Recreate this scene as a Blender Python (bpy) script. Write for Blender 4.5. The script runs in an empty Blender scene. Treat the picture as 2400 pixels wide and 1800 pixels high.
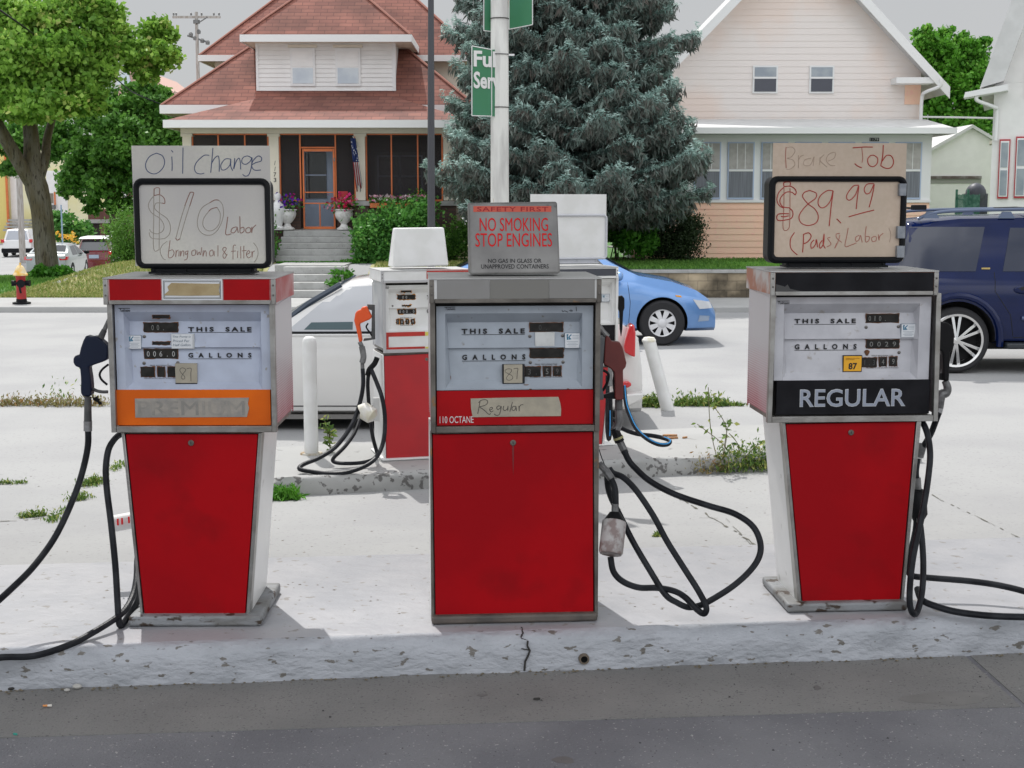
import bpy, bmesh, math, random
import numpy as np
from mathutils import Vector, Matrix
R = math.radians
random.seed(7)
SC = bpy.context.scene
COL = SC.collection

# ---------------------------------------------------------------- camera
F, CXP, CYP, PITCH, HC = 3300.0, 1200.0, 900.0, 7.34, 1.78   # focal in px of the 2400 px wide photo
camd = bpy.data.cameras.new('camera'); cam = bpy.data.objects.new('camera', camd); COL.objects.link(cam)
camd.sensor_width = 36; camd.lens = F/2400*36; camd.clip_end = 1000; camd.clip_start = .05
cam.location = (0, 0, HC); cam.rotation_euler = (R(90-PITCH), 0, 0)
SC.camera = cam
# ---------------------------------------------------------------- light
SUN_EL, SUN_AZ = 57.0, -20.0          # azimuth from +Y (straight ahead) towards +X
sund = bpy.data.lights.new('sun', 'SUN'); sun = bpy.data.objects.new('sun', sund); COL.objects.link(sun)
sund.energy = 3.3; sund.angle = R(.5); sund.color = (1, .97, .93)
sv = Vector((math.sin(R(SUN_AZ))*math.cos(R(SUN_EL)), math.cos(R(SUN_AZ))*math.cos(R(SUN_EL)), math.sin(R(SUN_EL))))
sun.rotation_euler = sv.to_track_quat('Z', 'Y').to_euler(); sun.location = (0, 0, 30)
W = bpy.data.worlds.new("World"); SC.world = W; W.use_nodes = True
wn, wl = W.node_tree.nodes, W.node_tree.links
wn.clear()
sky = wn.new('ShaderNodeTexSky'); sky.sky_type = 'NISHITA'; sky.sun_disc = False
sky.sun_elevation = R(SUN_EL); sky.sun_rotation = R(SUN_AZ)
bs = wn.new('ShaderNodeBackground'); bs.inputs[1].default_value = .06
wl.new(sky.outputs[0], bs.inputs[0])
# thin bright cloud veil over the whole sky, brighter high up
tc = wn.new('ShaderNodeTexCoord'); sp = wn.new('ShaderNodeSeparateXYZ'); wl.new(tc.outputs['Generated'], sp.inputs[0])
rp = wn.new('ShaderNodeValToRGB'); wl.new(sp.outputs['Z'], rp.inputs[0])
rp.color_ramp.elements[0].position = .22; rp.color_ramp.elements[0].color = (.500, .505, .512, 1)
rp.color_ramp.elements[1].position = .75; rp.color_ramp.elements[1].color = (.86, .88, .92, 1)
bc = wn.new('ShaderNodeBackground'); wl.new(rp.outputs[0], bc.inputs[0]); bc.inputs[1].default_value = 1.08
nz = wn.new('ShaderNodeTexNoise'); nz.inputs['Scale'].default_value = 2.2; nz.inputs['Detail'].default_value = 6
wl.new(tc.outputs['Generated'], nz.inputs['Vector'])
# sky brightness added behind the camera, opposite the sun, to fill pump fronts
my = wn.new('ShaderNodeMapRange'); my.inputs[1].default_value = -.75; my.inputs[2].default_value = .25; my.inputs[3].default_value = 2.9; my.inputs[4].default_value = 1.08
wl.new(sp.outputs['Y'], my.inputs[0]); wl.new(my.outputs[0], bc.inputs[1])
mr = wn.new('ShaderNodeMapRange'); mr.inputs[1].default_value = .3; mr.inputs[2].default_value = .7; mr.inputs[3].default_value = .86; mr.inputs[4].default_value = 1.0
wl.new(nz.outputs[0], mr.inputs[0])
m2 = wn.new('ShaderNodeMapRange'); m2.inputs[1].default_value = .46; m2.inputs[2].default_value = .58; m2.inputs[3].default_value = .30; m2.inputs[4].default_value = 1.0; wl.new(nz.outputs[0], m2.inputs[0])
wy = wn.new('ShaderNodeMapRange'); wy.inputs[1].default_value = -.05; wy.inputs[2].default_value = -.35; wl.new(sp.outputs['Y'], wy.inputs[0])
mf = wn.new('ShaderNodeMix'); mf.data_type = 'FLOAT'; wl.new(wy.outputs[0], mf.inputs[0]); wl.new(mr.outputs[0], mf.inputs[2]); wl.new(m2.outputs[0], mf.inputs[3])
mx = wn.new('ShaderNodeMixShader'); wl.new(mf.outputs[0], mx.inputs[0]); wl.new(bs.outputs[0], mx.inputs[1]); wl.new(bc.outputs[0], mx.inputs[2])
wo = wn.new('ShaderNodeOutputWorld'); wl.new(mx.outputs[0], wo.inputs[0])
SC.view_settings.view_transform = 'Standard'; SC.view_settings.look = 'None'
SC.view_settings.exposure = 0.08; SC.view_settings.gamma = 1

# ---------------------------------------------------------------- measuring: photo pixel -> point on a real surface
_c, _s = math.cos(R(PITCH)), math.sin(R(PITCH))
def ray(px, py):
    a, b = (px-CXP)/F, (CYP-py)/F
    return Vector((a, _c + b*_s, -_s + b*_c))
def atY(px, py, Y):
    d = ray(px, py); t = Y/d.y
    return Vector((d.x*t, Y, HC+d.z*t))
def atZ(px, py, z):
    d = ray(px, py); t = (z-HC)/d.z
    return Vector((d.x*t, d.y*t, z))
def atT(px, py, off=0.0):
    """point of the terrain seen at a photo pixel"""
    z = 0.0
    for _ in range(12): p = atZ(px, py, z+off); z = T(p.x, p.y)
    return atZ(px, py, z+off)
class Plane:
    """vertical plane through o turned by th degrees about z; local x along, local y behind, z up from o.z"""
    def __init__(s, o, th):
        s.o = Vector(o); s.th = th
        s.u = Vector((math.cos(R(th)), math.sin(R(th)), 0)); s.n = Vector((-math.sin(R(th)), math.cos(R(th)), 0))
    def L(s, px, py, d=0.0):
        r = ray(px, py); c = Vector((0, 0, HC))
        t = ((s.o + s.n*d - c).dot(s.n))/r.dot(s.n)
        p = c + r*t - s.o
        return p.dot(s.u), p.z

# ---------------------------------------------------------------- objects
def tag(o, label=None, cat=None, group=None, kind=None):
    if label: o['label'] = label
    if cat: o['category'] = cat
    if group: o['group'] = group
    if kind: o['kind'] = kind
    return o
def empty(name, loc=(0, 0, 0), rz=0, label=None, cat=None, group=None):
    o = bpy.data.objects.new(name, None); COL.objects.link(o); o.empty_display_size = .1
    o.location = loc; o.rotation_euler = (0, 0, R(rz)); tag(o, label, cat, group); return o
def copy_tree(o, parent=None):
    c = o.copy(); COL.objects.link(c); c.parent = parent
    for ch in list(o.children): copy_tree(ch, c)
    return c
def ccw(p):
    a = sum(p[i][0]*p[(i+1) % len(p)][1]-p[(i+1) % len(p)][0]*p[i][1] for i in range(len(p)))
    return list(p) if a > 0 else list(p)[::-1]
def rrect(x0, x1, z0, z1, r, n=5):
    o = []
    for cx, cz, a0 in ((x1-r, z1-r, 0), (x0+r, z1-r, 90), (x0+r, z0+r, 180), (x1-r, z0+r, 270)):
        for i in range(n+1):
            a = R(a0+90*i/n); o.append((cx+r*math.cos(a), cz+r*math.sin(a)))
    return o
class MB:
    def __init__(s): s.v = []; s.f = []; s.m = []; s.mi = 0
    def add(s, vs, fs):
        b = len(s.v); s.v += [tuple(x) for x in vs]; s.f += [[i+b for i in f] for f in fs]; s.m += [s.mi]*len(fs); return s
    def box(s, x0, x1, y0, y1, z0, z1):
        return s.add([(x0,y0,z0),(x1,y0,z0),(x1,y1,z0),(x0,y1,z0),(x0,y0,z1),(x1,y0,z1),(x1,y1,z1),(x0,y1,z1)],
                     [(0,3,2,1),(4,5,6,7),(0,1,5,4),(1,2,6,5),(2,3,7,6),(3,0,4,7)])
    def hexa(s, lo, hi):   # two quads of 4 points
        return s.add(list(lo)+list(hi), [(0,3,2,1),(4,5,6,7),(0,1,5,4),(1,2,6,5),(2,3,7,6),(3,0,4,7)])
    def quad(s, *p): return s.add(p, [tuple(range(len(p)))])
    def prism(s, poly, y0, y1):  # poly in (x,z), extruded in y ; ccw seen from -y
        poly = ccw(poly); n = len(poly); vs = [(x, y0, z) for x, z in poly] + [(x, y1, z) for x, z in poly]
        fs = [tuple(range(n)), tuple(range(2*n-1, n-1, -1))] + [(i, i+n, (i+1) % n+n, (i+1) % n) for i in range(n)]
        return s.add(vs, fs)
    def prismz(s, poly, z0, z1):  # poly in (x,y)
        poly = ccw(poly); n = len(poly); vs = [(x, y, z0) for x, y in poly] + [(x, y, z1) for x, y in poly]
        fs = [tuple(range(n-1, -1, -1)), tuple(range(n, 2*n))] + [(i, (i+1) % n, (i+1) % n+n, i+n) for i in range(n)]
        return s.add(vs, fs)
    def prismx(s, poly, x0, x1):  # poly in (y,z)
        n = len(poly); vs = [(x0, y, z) for y, z in poly] + [(x1, y, z) for y, z in poly]
        fs = [tuple(range(n)), tuple(range(2*n-1, n-1, -1))] + [(i, i+n, (i+1) % n+n, (i+1) % n) for i in range(n)]
        return s.add(vs, fs)
    def tube(s, pts, r, n=8, caps=True, ell=1.0):
        pts = [Vector(p) for p in pts]; m = len(pts)
        rr = list(r) if isinstance(r, (list, tuple)) else [r]*m
        if len(rr) != m:
            k_ = len(rr)-1; rr = [rr[min(int(i/(m-1)*k_), k_-1)]*(1-(i/(m-1)*k_-min(int(i/(m-1)*k_), k_-1)))+rr[min(int(i/(m-1)*k_), k_-1)+1]*(i/(m-1)*k_-min(int(i/(m-1)*k_), k_-1)) for i in range(m)]
        b = len(s.v); up = None
        for i, p in enumerate(pts):
            t = (pts[min(i+1, m-1)] - pts[max(i-1, 0)])
            if t.length < 1e-9: t = Vector((0, 0, 1))
            t.normalize()
            if up is None:
                up = Vector((0, 0, 1)) if abs(t.z) < .9 else Vector((1, 0, 0))
            a = t.cross(up)
            if a.length < 1e-6: a = t.cross(Vector((0, 1, 0)))
            a.normalize(); up = a.cross(t).normalized()
            for k in range(n):
                an = 2*math.pi*k/n
                s.v.append(tuple(p + a*(math.cos(an)*rr[i]) + up*(math.sin(an)*rr[i]*ell)))
        for i in range(m-1):
            for k in range(n):
                s.f.append([b+i*n+k, b+i*n+(k+1) % n, b+(i+1)*n+(k+1) % n, b+(i+1)*n+k]); s.m.append(s.mi)
        if caps:
            s.f.append([b+k for k in range(n)][::-1]); s.f.append([b+(m-1)*n+k for k in range(n)]); s.m += [s.mi]*2
        return s
    def cyl(s, p0, p1, r0, r1=None, n=16): return s.tube([p0, p1], [r0, r0 if r1 is None else r1], n)
    def lathe(s, prof, c=(0, 0, 0), n=20, axis='z', caps=True):  # prof: (r,h)
        b = len(s.v); m = len(prof)
        for r, h in prof:
            for k in range(n):
                a = 2*math.pi*k/n; x, y = math.cos(a)*r, math.sin(a)*r
                q = (x, y, h) if axis == 'z' else ((x, h, -y) if axis == 'y' else (h, x, y))
                s.v.append((c[0]+q[0], c[1]+q[1], c[2]+q[2]))
        for i in range(m-1):
            for k in range(n):
                s.f.append([b+i*n+k, b+i*n+(k+1) % n, b+(i+1)*n+(k+1) % n, b+(i+1)*n+k]); s.m.append(s.mi)
        if caps: s.f.append([b+k for k in range(n)][::-1]); s.f.append([b+(m-1)*n+k for k in range(n)]); s.m += [s.mi]*2
        return s
    def ball(s, c, rx, ry=None, rz=None, n=12, m=8):
        ry = rx if ry is None else ry; rz = rx if rz is None else rz; b = len(s.v)
        for i in range(m+1):
            th = math.pi*i/m
            for k in range(n):
                a = 2*math.pi*k/n
                s.v.append((c[0]+rx*math.sin(th)*math.cos(a), c[1]+ry*math.sin(th)*math.sin(a), c[2]-rz*math.cos(th)))
        for i in range(m):
            for k in range(n):
                s.f.append([b+i*n+k, b+i*n+(k+1) % n, b+(i+1)*n+(k+1) % n, b+(i+1)*n+k]); s.m.append(s.mi)
        return s
    def build(s, name, mat, parent=None, smooth=False, bevel=0, seg=2, ang=35):
        me = bpy.data.meshes.new(name); me.from_pydata(s.v, [], s.f)
        mats = mat if isinstance(mat, (list, tuple)) else [mat]
        for q in mats: me.materials.append(q)
        if len(mats) > 1: me.polygons.foreach_set('material_index', s.m)
        me.validate(); me.update()
        o = bpy.data.objects.new(name, me); COL.objects.link(o)
        if parent is not None: o.parent = parent
        if smooth or bevel:
            try: me.shade_smooth()
            except Exception: me.polygons.foreach_set('use_smooth', [True]*len(me.polygons))
            try: me.set_sharp_from_angle(angle=R(ang))
            except Exception: pass
        if bevel:
            b = o.modifiers.new('bevel', 'BEVEL'); b.width = bevel; b.segments = seg; b.limit_method = 'ANGLE'; b.angle_limit = R(30)
        return o
def spline(pts, k=6):
    P = [Vector(p) for p in pts]; out = []
    for i in range(len(P)-1):
        p0 = P[max(i-1, 0)]; p1 = P[i]; p2 = P[i+1]; p3 = P[min(i+2, len(P)-1)]
        for j in range(k):
            t = j/k; t2 = t*t; t3 = t2*t
            out.append(.5*((2*p1) + (-p0+p2)*t + (2*p0-5*p1+4*p2-p3)*t2 + (-p0+3*p1-3*p2+p3)*t3))
    out.append(P[-1]); return out

# ---------------------------------------------------------------- materials
def mat(name, c, rough=.6, metal=0.0, c2=None, scale=4.0, lo=.4, hi=.6, bump=0.0, bscale=None, c3=None, s3=20., lo3=.6, hi3=.7,
        spec=.5, coat=0, detail=6, stretch=(1, 1, 1), trans=0, alpha=1, emit=None, bdist=.01):
    m = bpy.data.materials.new(name); m.use_nodes = True; n, l = m.node_tree.nodes, m.node_tree.links
    p = n['Principled BSDF']; p.inputs['Roughness'].default_value = rough; p.inputs['Metallic'].default_value = metal
    p.inputs['Base Color'].default_value = (*c, 1); p.inputs['Specular IOR Level'].default_value = spec
    p.inputs['Coat Weight'].default_value = coat; p.inputs['Coat Roughness'].default_value = .05
    if trans: p.inputs['Transmission Weight'].default_value = trans
    if alpha < 1: p.inputs['Alpha'].default_value = alpha
    if emit: p.inputs['Emission Color'].default_value = (*emit, 1); p.inputs['Emission Strength'].default_value = 1
    if c2 or c3 or bump:
        t = n.new('ShaderNodeTexCoord'); mp = n.new('ShaderNodeMapping'); mp.inputs['Scale'].default_value = stretch
        oi = n.new('ShaderNodeObjectInfo'); sc0 = n.new('ShaderNodeVectorMath'); sc0.operation = 'MULTIPLY_ADD'; sc0.inputs[1].default_value = (3.7, 2.9, 1.3)
        l.new(oi.outputs['Location'], sc0.inputs[0]); l.new(t.outputs['Object'], sc0.inputs[2]); l.new(sc0.outputs[0], mp.inputs[0])
    col = None
    def layer(base, basecol, cc, sc, a, b):
        z = n.new('ShaderNodeTexNoise'); z.inputs['Scale'].default_value = sc; z.inputs['Detail'].default_value = detail
        l.new(mp.outputs[0], z.inputs['Vector'])
        r = n.new('ShaderNodeMapRange'); r.inputs[1].default_value = a; r.inputs[2].default_value = b; l.new(z.outputs[0], r.inputs[0])
        x = n.new('ShaderNodeMix'); x.data_type = 'RGBA'; l.new(r.outputs[0], x.inputs[0])
        if base is not None: l.new(base, x.inputs[6])
        else: x.inputs[6].default_value = (*basecol, 1)
        x.inputs[7].default_value = (*cc, 1); return x.outputs[2]
    if c2: col = layer(None, c, c2, scale, lo, hi)
    if c3: col = layer(col, c, c3, s3, lo3, hi3)
    if col is not None: l.new(col, p.inputs['Base Color'])
    if bump:
        z = n.new('ShaderNodeTexNoise'); z.inputs['Scale'].default_value = bscale or scale*4; z.inputs['Detail'].default_value = 8
        l.new(mp.outputs[0], z.inputs['Vector'])
        bm = n.new('ShaderNodeBump'); bm.inputs['Strength'].default_value = bump; bm.inputs['Distance'].default_value = bdist
        l.new(z.outputs[0], bm.inputs['Height']); l.new(bm.outputs[0], p.inputs['Normal'])
    return m
def brickmat(name, a, b, mortar, w, h, msize=.02, rough=.8, axes='xz', var=.5, off=.5, c2=None, bump=.3):
    m = bpy.data.materials.new(name); m.use_nodes = True; n, l = m.node_tree.nodes, m.node_tree.links
    p = n['Principled BSDF']; p.inputs['Roughness'].default_value = rough
    t = n.new('ShaderNodeTexCoord'); s = n.new('ShaderNodeSeparateXYZ'); l.new(t.outputs['Object'], s.inputs[0])
    c = n.new('ShaderNodeCombineXYZ')
    if axes[0] == 'a':     # x + y so that side faces get courses too
        ad = n.new('ShaderNodeMath'); l.new(s.outputs['X'], ad.inputs[0]); l.new(s.outputs['Y'], ad.inputs[1]); l.new(ad.outputs[0], c.inputs[0])
    else: l.new(s.outputs[axes[0].upper()], c.inputs[0])
    l.new(s.outputs[axes[1].upper()], c.inputs[1])
    k = n.new('ShaderNodeTexBrick'); l.new(c.outputs[0], k.inputs['Vector']); k.inputs['Scale'].default_value = 1
    k.inputs['Color1'].default_value = (*a, 1); k.inputs['Color2'].default_value = (*b, 1); k.inputs['Mortar'].default_value = (*mortar, 1)
    k.inputs['Brick Width'].default_value = w; k.inputs['Row Height'].default_value = h; k.inputs['Mortar Size'].default_value = msize
    k.offset = off
    z = n.new('ShaderNodeTexNoise'); z.inputs['Scale'].default_value = 1.3; z.inputs['Detail'].default_value = 8; l.new(t.outputs['Object'], z.inputs['Vector'])
    r = n.new('ShaderNodeMapRange'); r.inputs[1].default_value = .35; r.inputs[2].default_value = .65; r.inputs[3].default_value = 1-var*.4; r.inputs[4].default_value = 1+var*.3
    l.new(z.outputs[0], r.inputs[0])
    x = n.new('ShaderNodeVectorMath'); x.operation = 'SCALE'; l.new(k.outputs[0], x.inputs[0]); l.new(r.outputs[0], x.inputs['Scale'])
    l.new(x.outputs[0], p.inputs['Base Color'])
    bm = n.new('ShaderNodeBump'); bm.inputs['Strength'].default_value = bump; bm.inputs['Distance'].default_value = .02; bm.invert = True
    l.new(k.outputs['Fac'], bm.inputs['Height']); l.new(bm.outputs[0], p.inputs['Normal'])
    return m
def leafmat(name, dark, light, rough=.55, tl=.3, hi=None, hipos=.88):
    m = bpy.data.materials.new(name); m.use_nodes = True; n, l = m.node_tree.nodes, m.node_tree.links
    p = n['Principled BSDF']; p.inputs['Roughness'].default_value = rough; p.inputs['Specular IOR Level'].default_value = .3
    a = n.new('ShaderNodeAttribute'); a.attribute_name = 'var'
    r = n.new('ShaderNodeValToRGB'); l.new(a.outputs['Fac'], r.inputs[0])
    e = r.color_ramp.elements; e[0].position = .05; e[0].color = (*dark, 1); e[1].position = .8; e[1].color = (*light, 1)
    if hi: q = e.new(hipos); q.color = (*hi, 1)
    l.new(r.outputs[0], p.inputs['Base Color'])
    t = n.new('ShaderNodeBsdfTranslucent'); l.new(r.outputs[0], t.inputs[0])
    x = n.new('ShaderNodeMixShader'); x.inputs[0].default_value = tl
    l.new(p.outputs[0], x.inputs[1]); l.new(t.outputs[0], x.inputs[2]); l.new(x.outputs[0], n['Material Output'].inputs[0])
    return m
def leaves(name, C, size, mt, parent=None, seed=1, asp=.55, var=None, down=0.0, flat=0.0, dirs=None):
    """one mesh of diamond leaves at centres C (N,3)"""
    g = np.random.default_rng(seed); C = np.asarray(C, float); N = len(C)
    sz = size*(.6+.8*g.random(N)) if np.isscalar(size) else size
    if dirs is None:
        d = g.normal(size=(N, 3)); d[:, 2] -= down
    else: d = dirs + .25*g.normal(size=(N, 3))
    d /= np.linalg.norm(d, axis=1)[:, None]
    q = g.normal(size=(N, 3)); q[:, 2] *= (1-flat)
    s = np.cross(d, q); s /= (np.linalg.norm(s, axis=1)[:, None]+1e-9)
    nn = np.cross(d, s)
    V = np.empty((N, 4, 3))
    V[:, 0] = C - d*sz[:, None]*.5; V[:, 2] = C + d*sz[:, None]*.5
    V[:, 1] = C + s*(sz*asp*.5)[:, None] + nn*(sz*.08)[:, None]; V[:, 3] = C - s*(sz*asp*.5)[:, None] + nn*(sz*.08)[:, None]
    me = bpy.data.meshes.new(name); me.vertices.add(N*4); me.vertices.foreach_set('co', V.reshape(-1))
    me.loops.add(N*4); me.loops.foreach_set('vertex_index', np.arange(N*4)); me.polygons.add(N)
    me.polygons.foreach_set('loop_start', np.arange(0, N*4, 4)); me.polygons.foreach_set('loop_total', np.full(N, 4))
    me.update(calc_edges=True); me.validate()
    at = me.attributes.new('var', 'FLOAT', 'POINT')
    vv = g.random(N) if var is None else var
    at.data.foreach_set('value', np.repeat(vv, 4).astype(np.float32))
    me.materials.append(mt); o = bpy.data.objects.new(name, me); COL.objects.link(o)
    if parent is not None: o.parent = parent
    return o
def clumpy(blobs, n, g, sub=14, spread=.34):
    """blobs: (x,y,z,rx,ry,rz) ; leaves gathered in sub-clumps spread through each blob's volume. returns pts, var"""
    P = []; Vv = []
    vol = np.array([b[3]*b[5] for b in blobs]); cnt = (n*vol/vol.sum()).astype(int)
    for b, c in zip(blobs, cnt):
        k = max(4, int(sub)); u = g.normal(size=(k, 3)); u /= np.linalg.norm(u, axis=1)[:, None]
        u *= (g.random(k)**.35)[:, None]
        cc = np.array(b[:3]) + u*np.array(b[3:6]); tone = g.random(k)
        idx = g.integers(0, k, c)
        off = g.normal(size=(c, 3))*spread*np.array(b[3:6])
        P.append(cc[idx]+off); Vv.append(np.clip(.55*tone[idx] + .45*g.random(c), 0, 1))
    return np.concatenate(P), np.concatenate(Vv)
def text(s, mt, parent, x0, x1, z0, z1, y=-.001, bold=0.0, name='lettering', sp=1.0, shear=0.0, rz=0.0, plane='xz', thick=.0006):
    cu = bpy.data.curves.new('t', 'FONT'); cu.body = s; cu.offset = bold; cu.space_character = sp; cu.shear = shear; cu.extrude = 0.02; cu.resolution_u = 3
    o = bpy.data.objects.new('t', cu); COL.objects.link(o); bpy.context.view_layer.update()
    me = bpy.data.meshes.new_from_object(o.evaluated_get(bpy.context.evaluated_depsgraph_get()))
    bpy.data.objects.remove(o); bpy.data.curves.remove(cu)
    me.name = name
    n = len(me.vertices); co = np.empty(n*3); me.vertices.foreach_get('co', co); co = co.reshape(-1, 3)
    a, b = co.min(0), co.max(0)
    X = (co[:, 0]-a[0])/(b[0]-a[0])*(x1-x0); Z = (co[:, 1]-a[1])/(b[1]-a[1])*(z1-z0)
    T = (co[:, 2]-a[2])/max(b[2]-a[2], 1e-6)*thick
    if rz:
        mx_, mz_ = (x1-x0)/2, (z1-z0)/2; c, s_ = math.cos(R(rz)), math.sin(R(rz))
        X, Z = mx_+(X-mx_)*c-(Z-mz_)*s_, mz_+(X-mx_)*s_+(Z-mz_)*c
    if plane == 'xz': co = np.stack([x0+X, y-T, z0+Z], 1)
    else: co = np.stack([x0+X, z0+Z, y+T], 1)
    me.vertices.foreach_set('co', co.reshape(-1)); me.update(); me.materials.clear(); me.materials.append(mt)
    o = bpy.data.objects.new(name, me); COL.objects.link(o); o.parent = parent
    return o
def strokes(lines, f, r, mt, parent, name='handwriting', k=5):
    """lines of pixel points; f maps (px,py)->local 3d point just proud of the board"""
    b = MB()
    for ln in lines:
        P = [f(*p) for p in ln]
        b.tube(spline(P, k) if len(P) > 2 else P, r, 5)
    return b.build(name, mt, parent)
# ================================================================ shared materials
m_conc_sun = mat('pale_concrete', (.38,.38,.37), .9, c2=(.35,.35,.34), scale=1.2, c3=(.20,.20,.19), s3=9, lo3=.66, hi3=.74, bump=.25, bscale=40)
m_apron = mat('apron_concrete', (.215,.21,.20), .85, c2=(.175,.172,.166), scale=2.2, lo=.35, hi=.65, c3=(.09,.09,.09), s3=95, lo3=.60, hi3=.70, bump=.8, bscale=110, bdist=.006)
m_asph = mat('asphalt', (.185,.185,.195), .85, c2=(.145,.145,.157), scale=1.8, lo=.4, hi=.6, c3=(.42,.41,.39), s3=85, lo3=.66, hi3=.70, bump=1, bscale=120, bdist=.008)
m_road = mat('road_asphalt', (.345,.345,.34), .9, c2=(.31,.31,.31), scale=.8, c3=(.25,.25,.25), s3=40, lo3=.6, hi3=.7, bump=.2, bscale=60)
m_kerbpaint = mat('flaking_white_paint', (.40,.415,.445), .6, c2=(.32,.335,.36), scale=7, lo=.45, hi=.65, c3=(.15,.14,.125), s3=23, lo3=.63, hi3=.66, bump=.8, bscale=34, bdist=.014, stretch=(.7,1,1.4))
m_isle = mat('island_top', (.37,.37,.385), .45, c2=(.31,.315,.335), scale=3, lo=.4, hi=.62, c3=(.24,.225,.21), s3=22, lo3=.65, hi3=.675, bump=.5, bscale=18)
m_dark = mat('dark_crack', (.035,.033,.03), .9)
m_alu = mat('dull_aluminium', (.40,.395,.38), .38, .85, c2=(.24,.225,.205), scale=9, lo=.4, hi=.7, bump=.12, bscale=60)
m_alu_dk = mat('tarnished_aluminium', (.20,.185,.165), .42, .7, c2=(.10,.09,.08), scale=8, lo=.4, hi=.7, c3=(.30,.16,.07), s3=13, lo3=.64, hi3=.70, bump=.15, bscale=60)
m_black = mat('black_plastic', (.009,.010,.012), .40, bump=.06, bscale=90, spec=.14)
m_rubber = mat('black_hose_rubber', (.010,.011,.014), .42, c2=(.022,.024,.028), scale=14, bump=.15, bscale=120, spec=.16)
m_chrome = mat('chrome', (.6,.6,.6), .12, 1)
m_zinc = mat('grey_fitting', (.13,.13,.13), .5, .6, c2=(.22,.22,.22), scale=20, bump=.3, bscale=70)
m_white = mat('white_paint', (.72,.72,.71), .55, c2=(.66,.66,.65), scale=5, bump=.05)
m_ink = mat('black_ink', (.012,.012,.014), .7)
m_glassdk = mat('dark_glass', (.02,.025,.03), .06, spec=.8)
m_tyre = mat('tyre', (.018,.018,.02), .8, bump=.2, bscale=60)
m_grass = mat('lawn_grass', (.075,.19,.04), .9, c2=(.10,.24,.055), scale=3, lo=.35, hi=.65, c3=(.05,.10,.02), s3=30, lo3=.55, hi3=.7, bump=.6, bscale=60, bdist=.04)
m_dry = mat('dry_grass', (.46,.43,.20), .9, c2=(.22,.28,.08), scale=1.6, lo=.45, hi=.6, c3=(.42,.38,.22), s3=12, lo3=.5, hi3=.7, bump=.8, bscale=50, bdist=.05)

# ================================================================ terrain
def interp(x, pts):
    if x <= pts[0][0]: return pts[0][1]
    for (a, va), (b, vb) in zip(pts, pts[1:]):
        if x <= b: return va+(vb-va)*(x-a)/(b-a)
    return pts[-1][1]
def sm(t): t = max(0, min(1, t)); return t*t*(3-2*t)
LOW = [(-60,0),(6.6,0),(9.2,-.18),(13,-.2),(17,-.24),(20.5,-.25),(26.3,-.26),(28.8,-.17),(33,-.2),(41,-.40),(58,-1.27),(68,-1.46),(85,-1.4),(400,-1.4)]
YARD = .42
def T(x, y):
    low = interp(y, LOW)
    if y < 28.8: return low
    s = sm((y-28.9)/2.3) if x < 1.0 else (1 if y > 28.95 else 0)
    q = sm((x+10.9)/2.4)
    return low+(YARD-low)*min(s, q)
def sheet(name, xs, ys, off, mt, kind='structure', rough=0.0):
    g = random.Random(3); b = MB(); nx = len(xs)
    for y in ys:
        for x in xs: b.v.append((x, y, T(x, y)+off+g.uniform(-rough, rough)))
    for j in range(len(ys)-1):
        for i in range(nx-1):
            b.f.append([j*nx+i, j*nx+i+1, (j+1)*nx+i+1, (j+1)*nx+i]); b.m.append(0)
    o = b.build(name, mt, smooth=True); o['kind'] = kind; return o
def rng(a, b, n): return [a+(b-a)*i/n for i in range(n+1)]
YS = sorted(set([-60,-20,0,4,6.6,7.5,8.4,9.2,13,17,20.5,24,26.3,27.5,28.8,28.94,28.96] + rng(29,33,10) + rng(34,60,13) + [64,68,76,85,120,200,400]))
XS = sorted(set([-300,-120,-60,-40,-30,-24,-20,-17,-15,-13] + rng(-12,-8,10) + [-6,-4,-2,-1,0,.99,1.01,2,4,8,12,20,30,60,120,300]))
sheet('ground', XS, YS, 0, m_road)
# lawns, pavement, side street as thin sheets over the ground
ysl = [28.962]+rng(29.05,33,10)+rng(34,60,13)
sheet('lawn', [1.2,4,8,12,20,30,45], ysl, .006, m_grass)
o = sheet('yard_slope', rng(-10.6,-8,8)+[-6,-5.3], [28.84,28.94]+ysl[1:], .006, m_dry)
sheet('front_lawn', [-3.1,-2,-1,0,.9,1.2], [28.84,28.94]+ysl[1:], .006, m_dry)
sheet('verge', [-17,-15,-13,-12,-11.5,-10.6], rng(29.5,60,30), .006, m_grass)
def flat(name, poly, z0, z1, mt, bevel=0):
    o = MB().prismz(poly, z0, z1).build(name, mt, bevel=bevel); o['kind'] = 'structure'; return o
flat('pavement', [(-45,26.3),(45,26.3),(45,28.84),(-45,28.84)], -.4, -.15, m_conc_sun, .02)

# foreground: concrete apron slabs beside the kerb, asphalt nearer
def G(px, py, z=0.0): p = atZ(px, py, z); return (p.x, p.y)
def ext(a, b, t): return (a[0]+(b[0]-a[0])*t, a[1]+(b[1]-a[1])*t)
kA, kB = G(0,1624), G(2400,1536)
nA, nB = G(0,1733), G(2400,1660)
jA, jB = G(2268,1542), G(2408,1668)
K0, K1 = ext(kA,kB,-1.5), ext(kA,kB,2.0); N0, N1 = ext(nA,nB,-1.5), ext(nA,nB,2.0)
def onln(a, b, x): return (x, a[1]+(b[1]-a[1])*(x-a[0])/(b[0]-a[0]))
jk, jn = onln(kA,kB,jA[0]), onln(nA,nB,jB[0])
e = .012
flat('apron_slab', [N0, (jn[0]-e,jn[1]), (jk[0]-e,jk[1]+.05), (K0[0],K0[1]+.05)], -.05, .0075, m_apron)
flat('apron_slab_end', [(jn[0]+e,jn[1]-.0), N1, (K1[0],K1[1]+.05), (jk[0]+e,jk[1]+.05)], -.05, .0065, m_apron)
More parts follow.
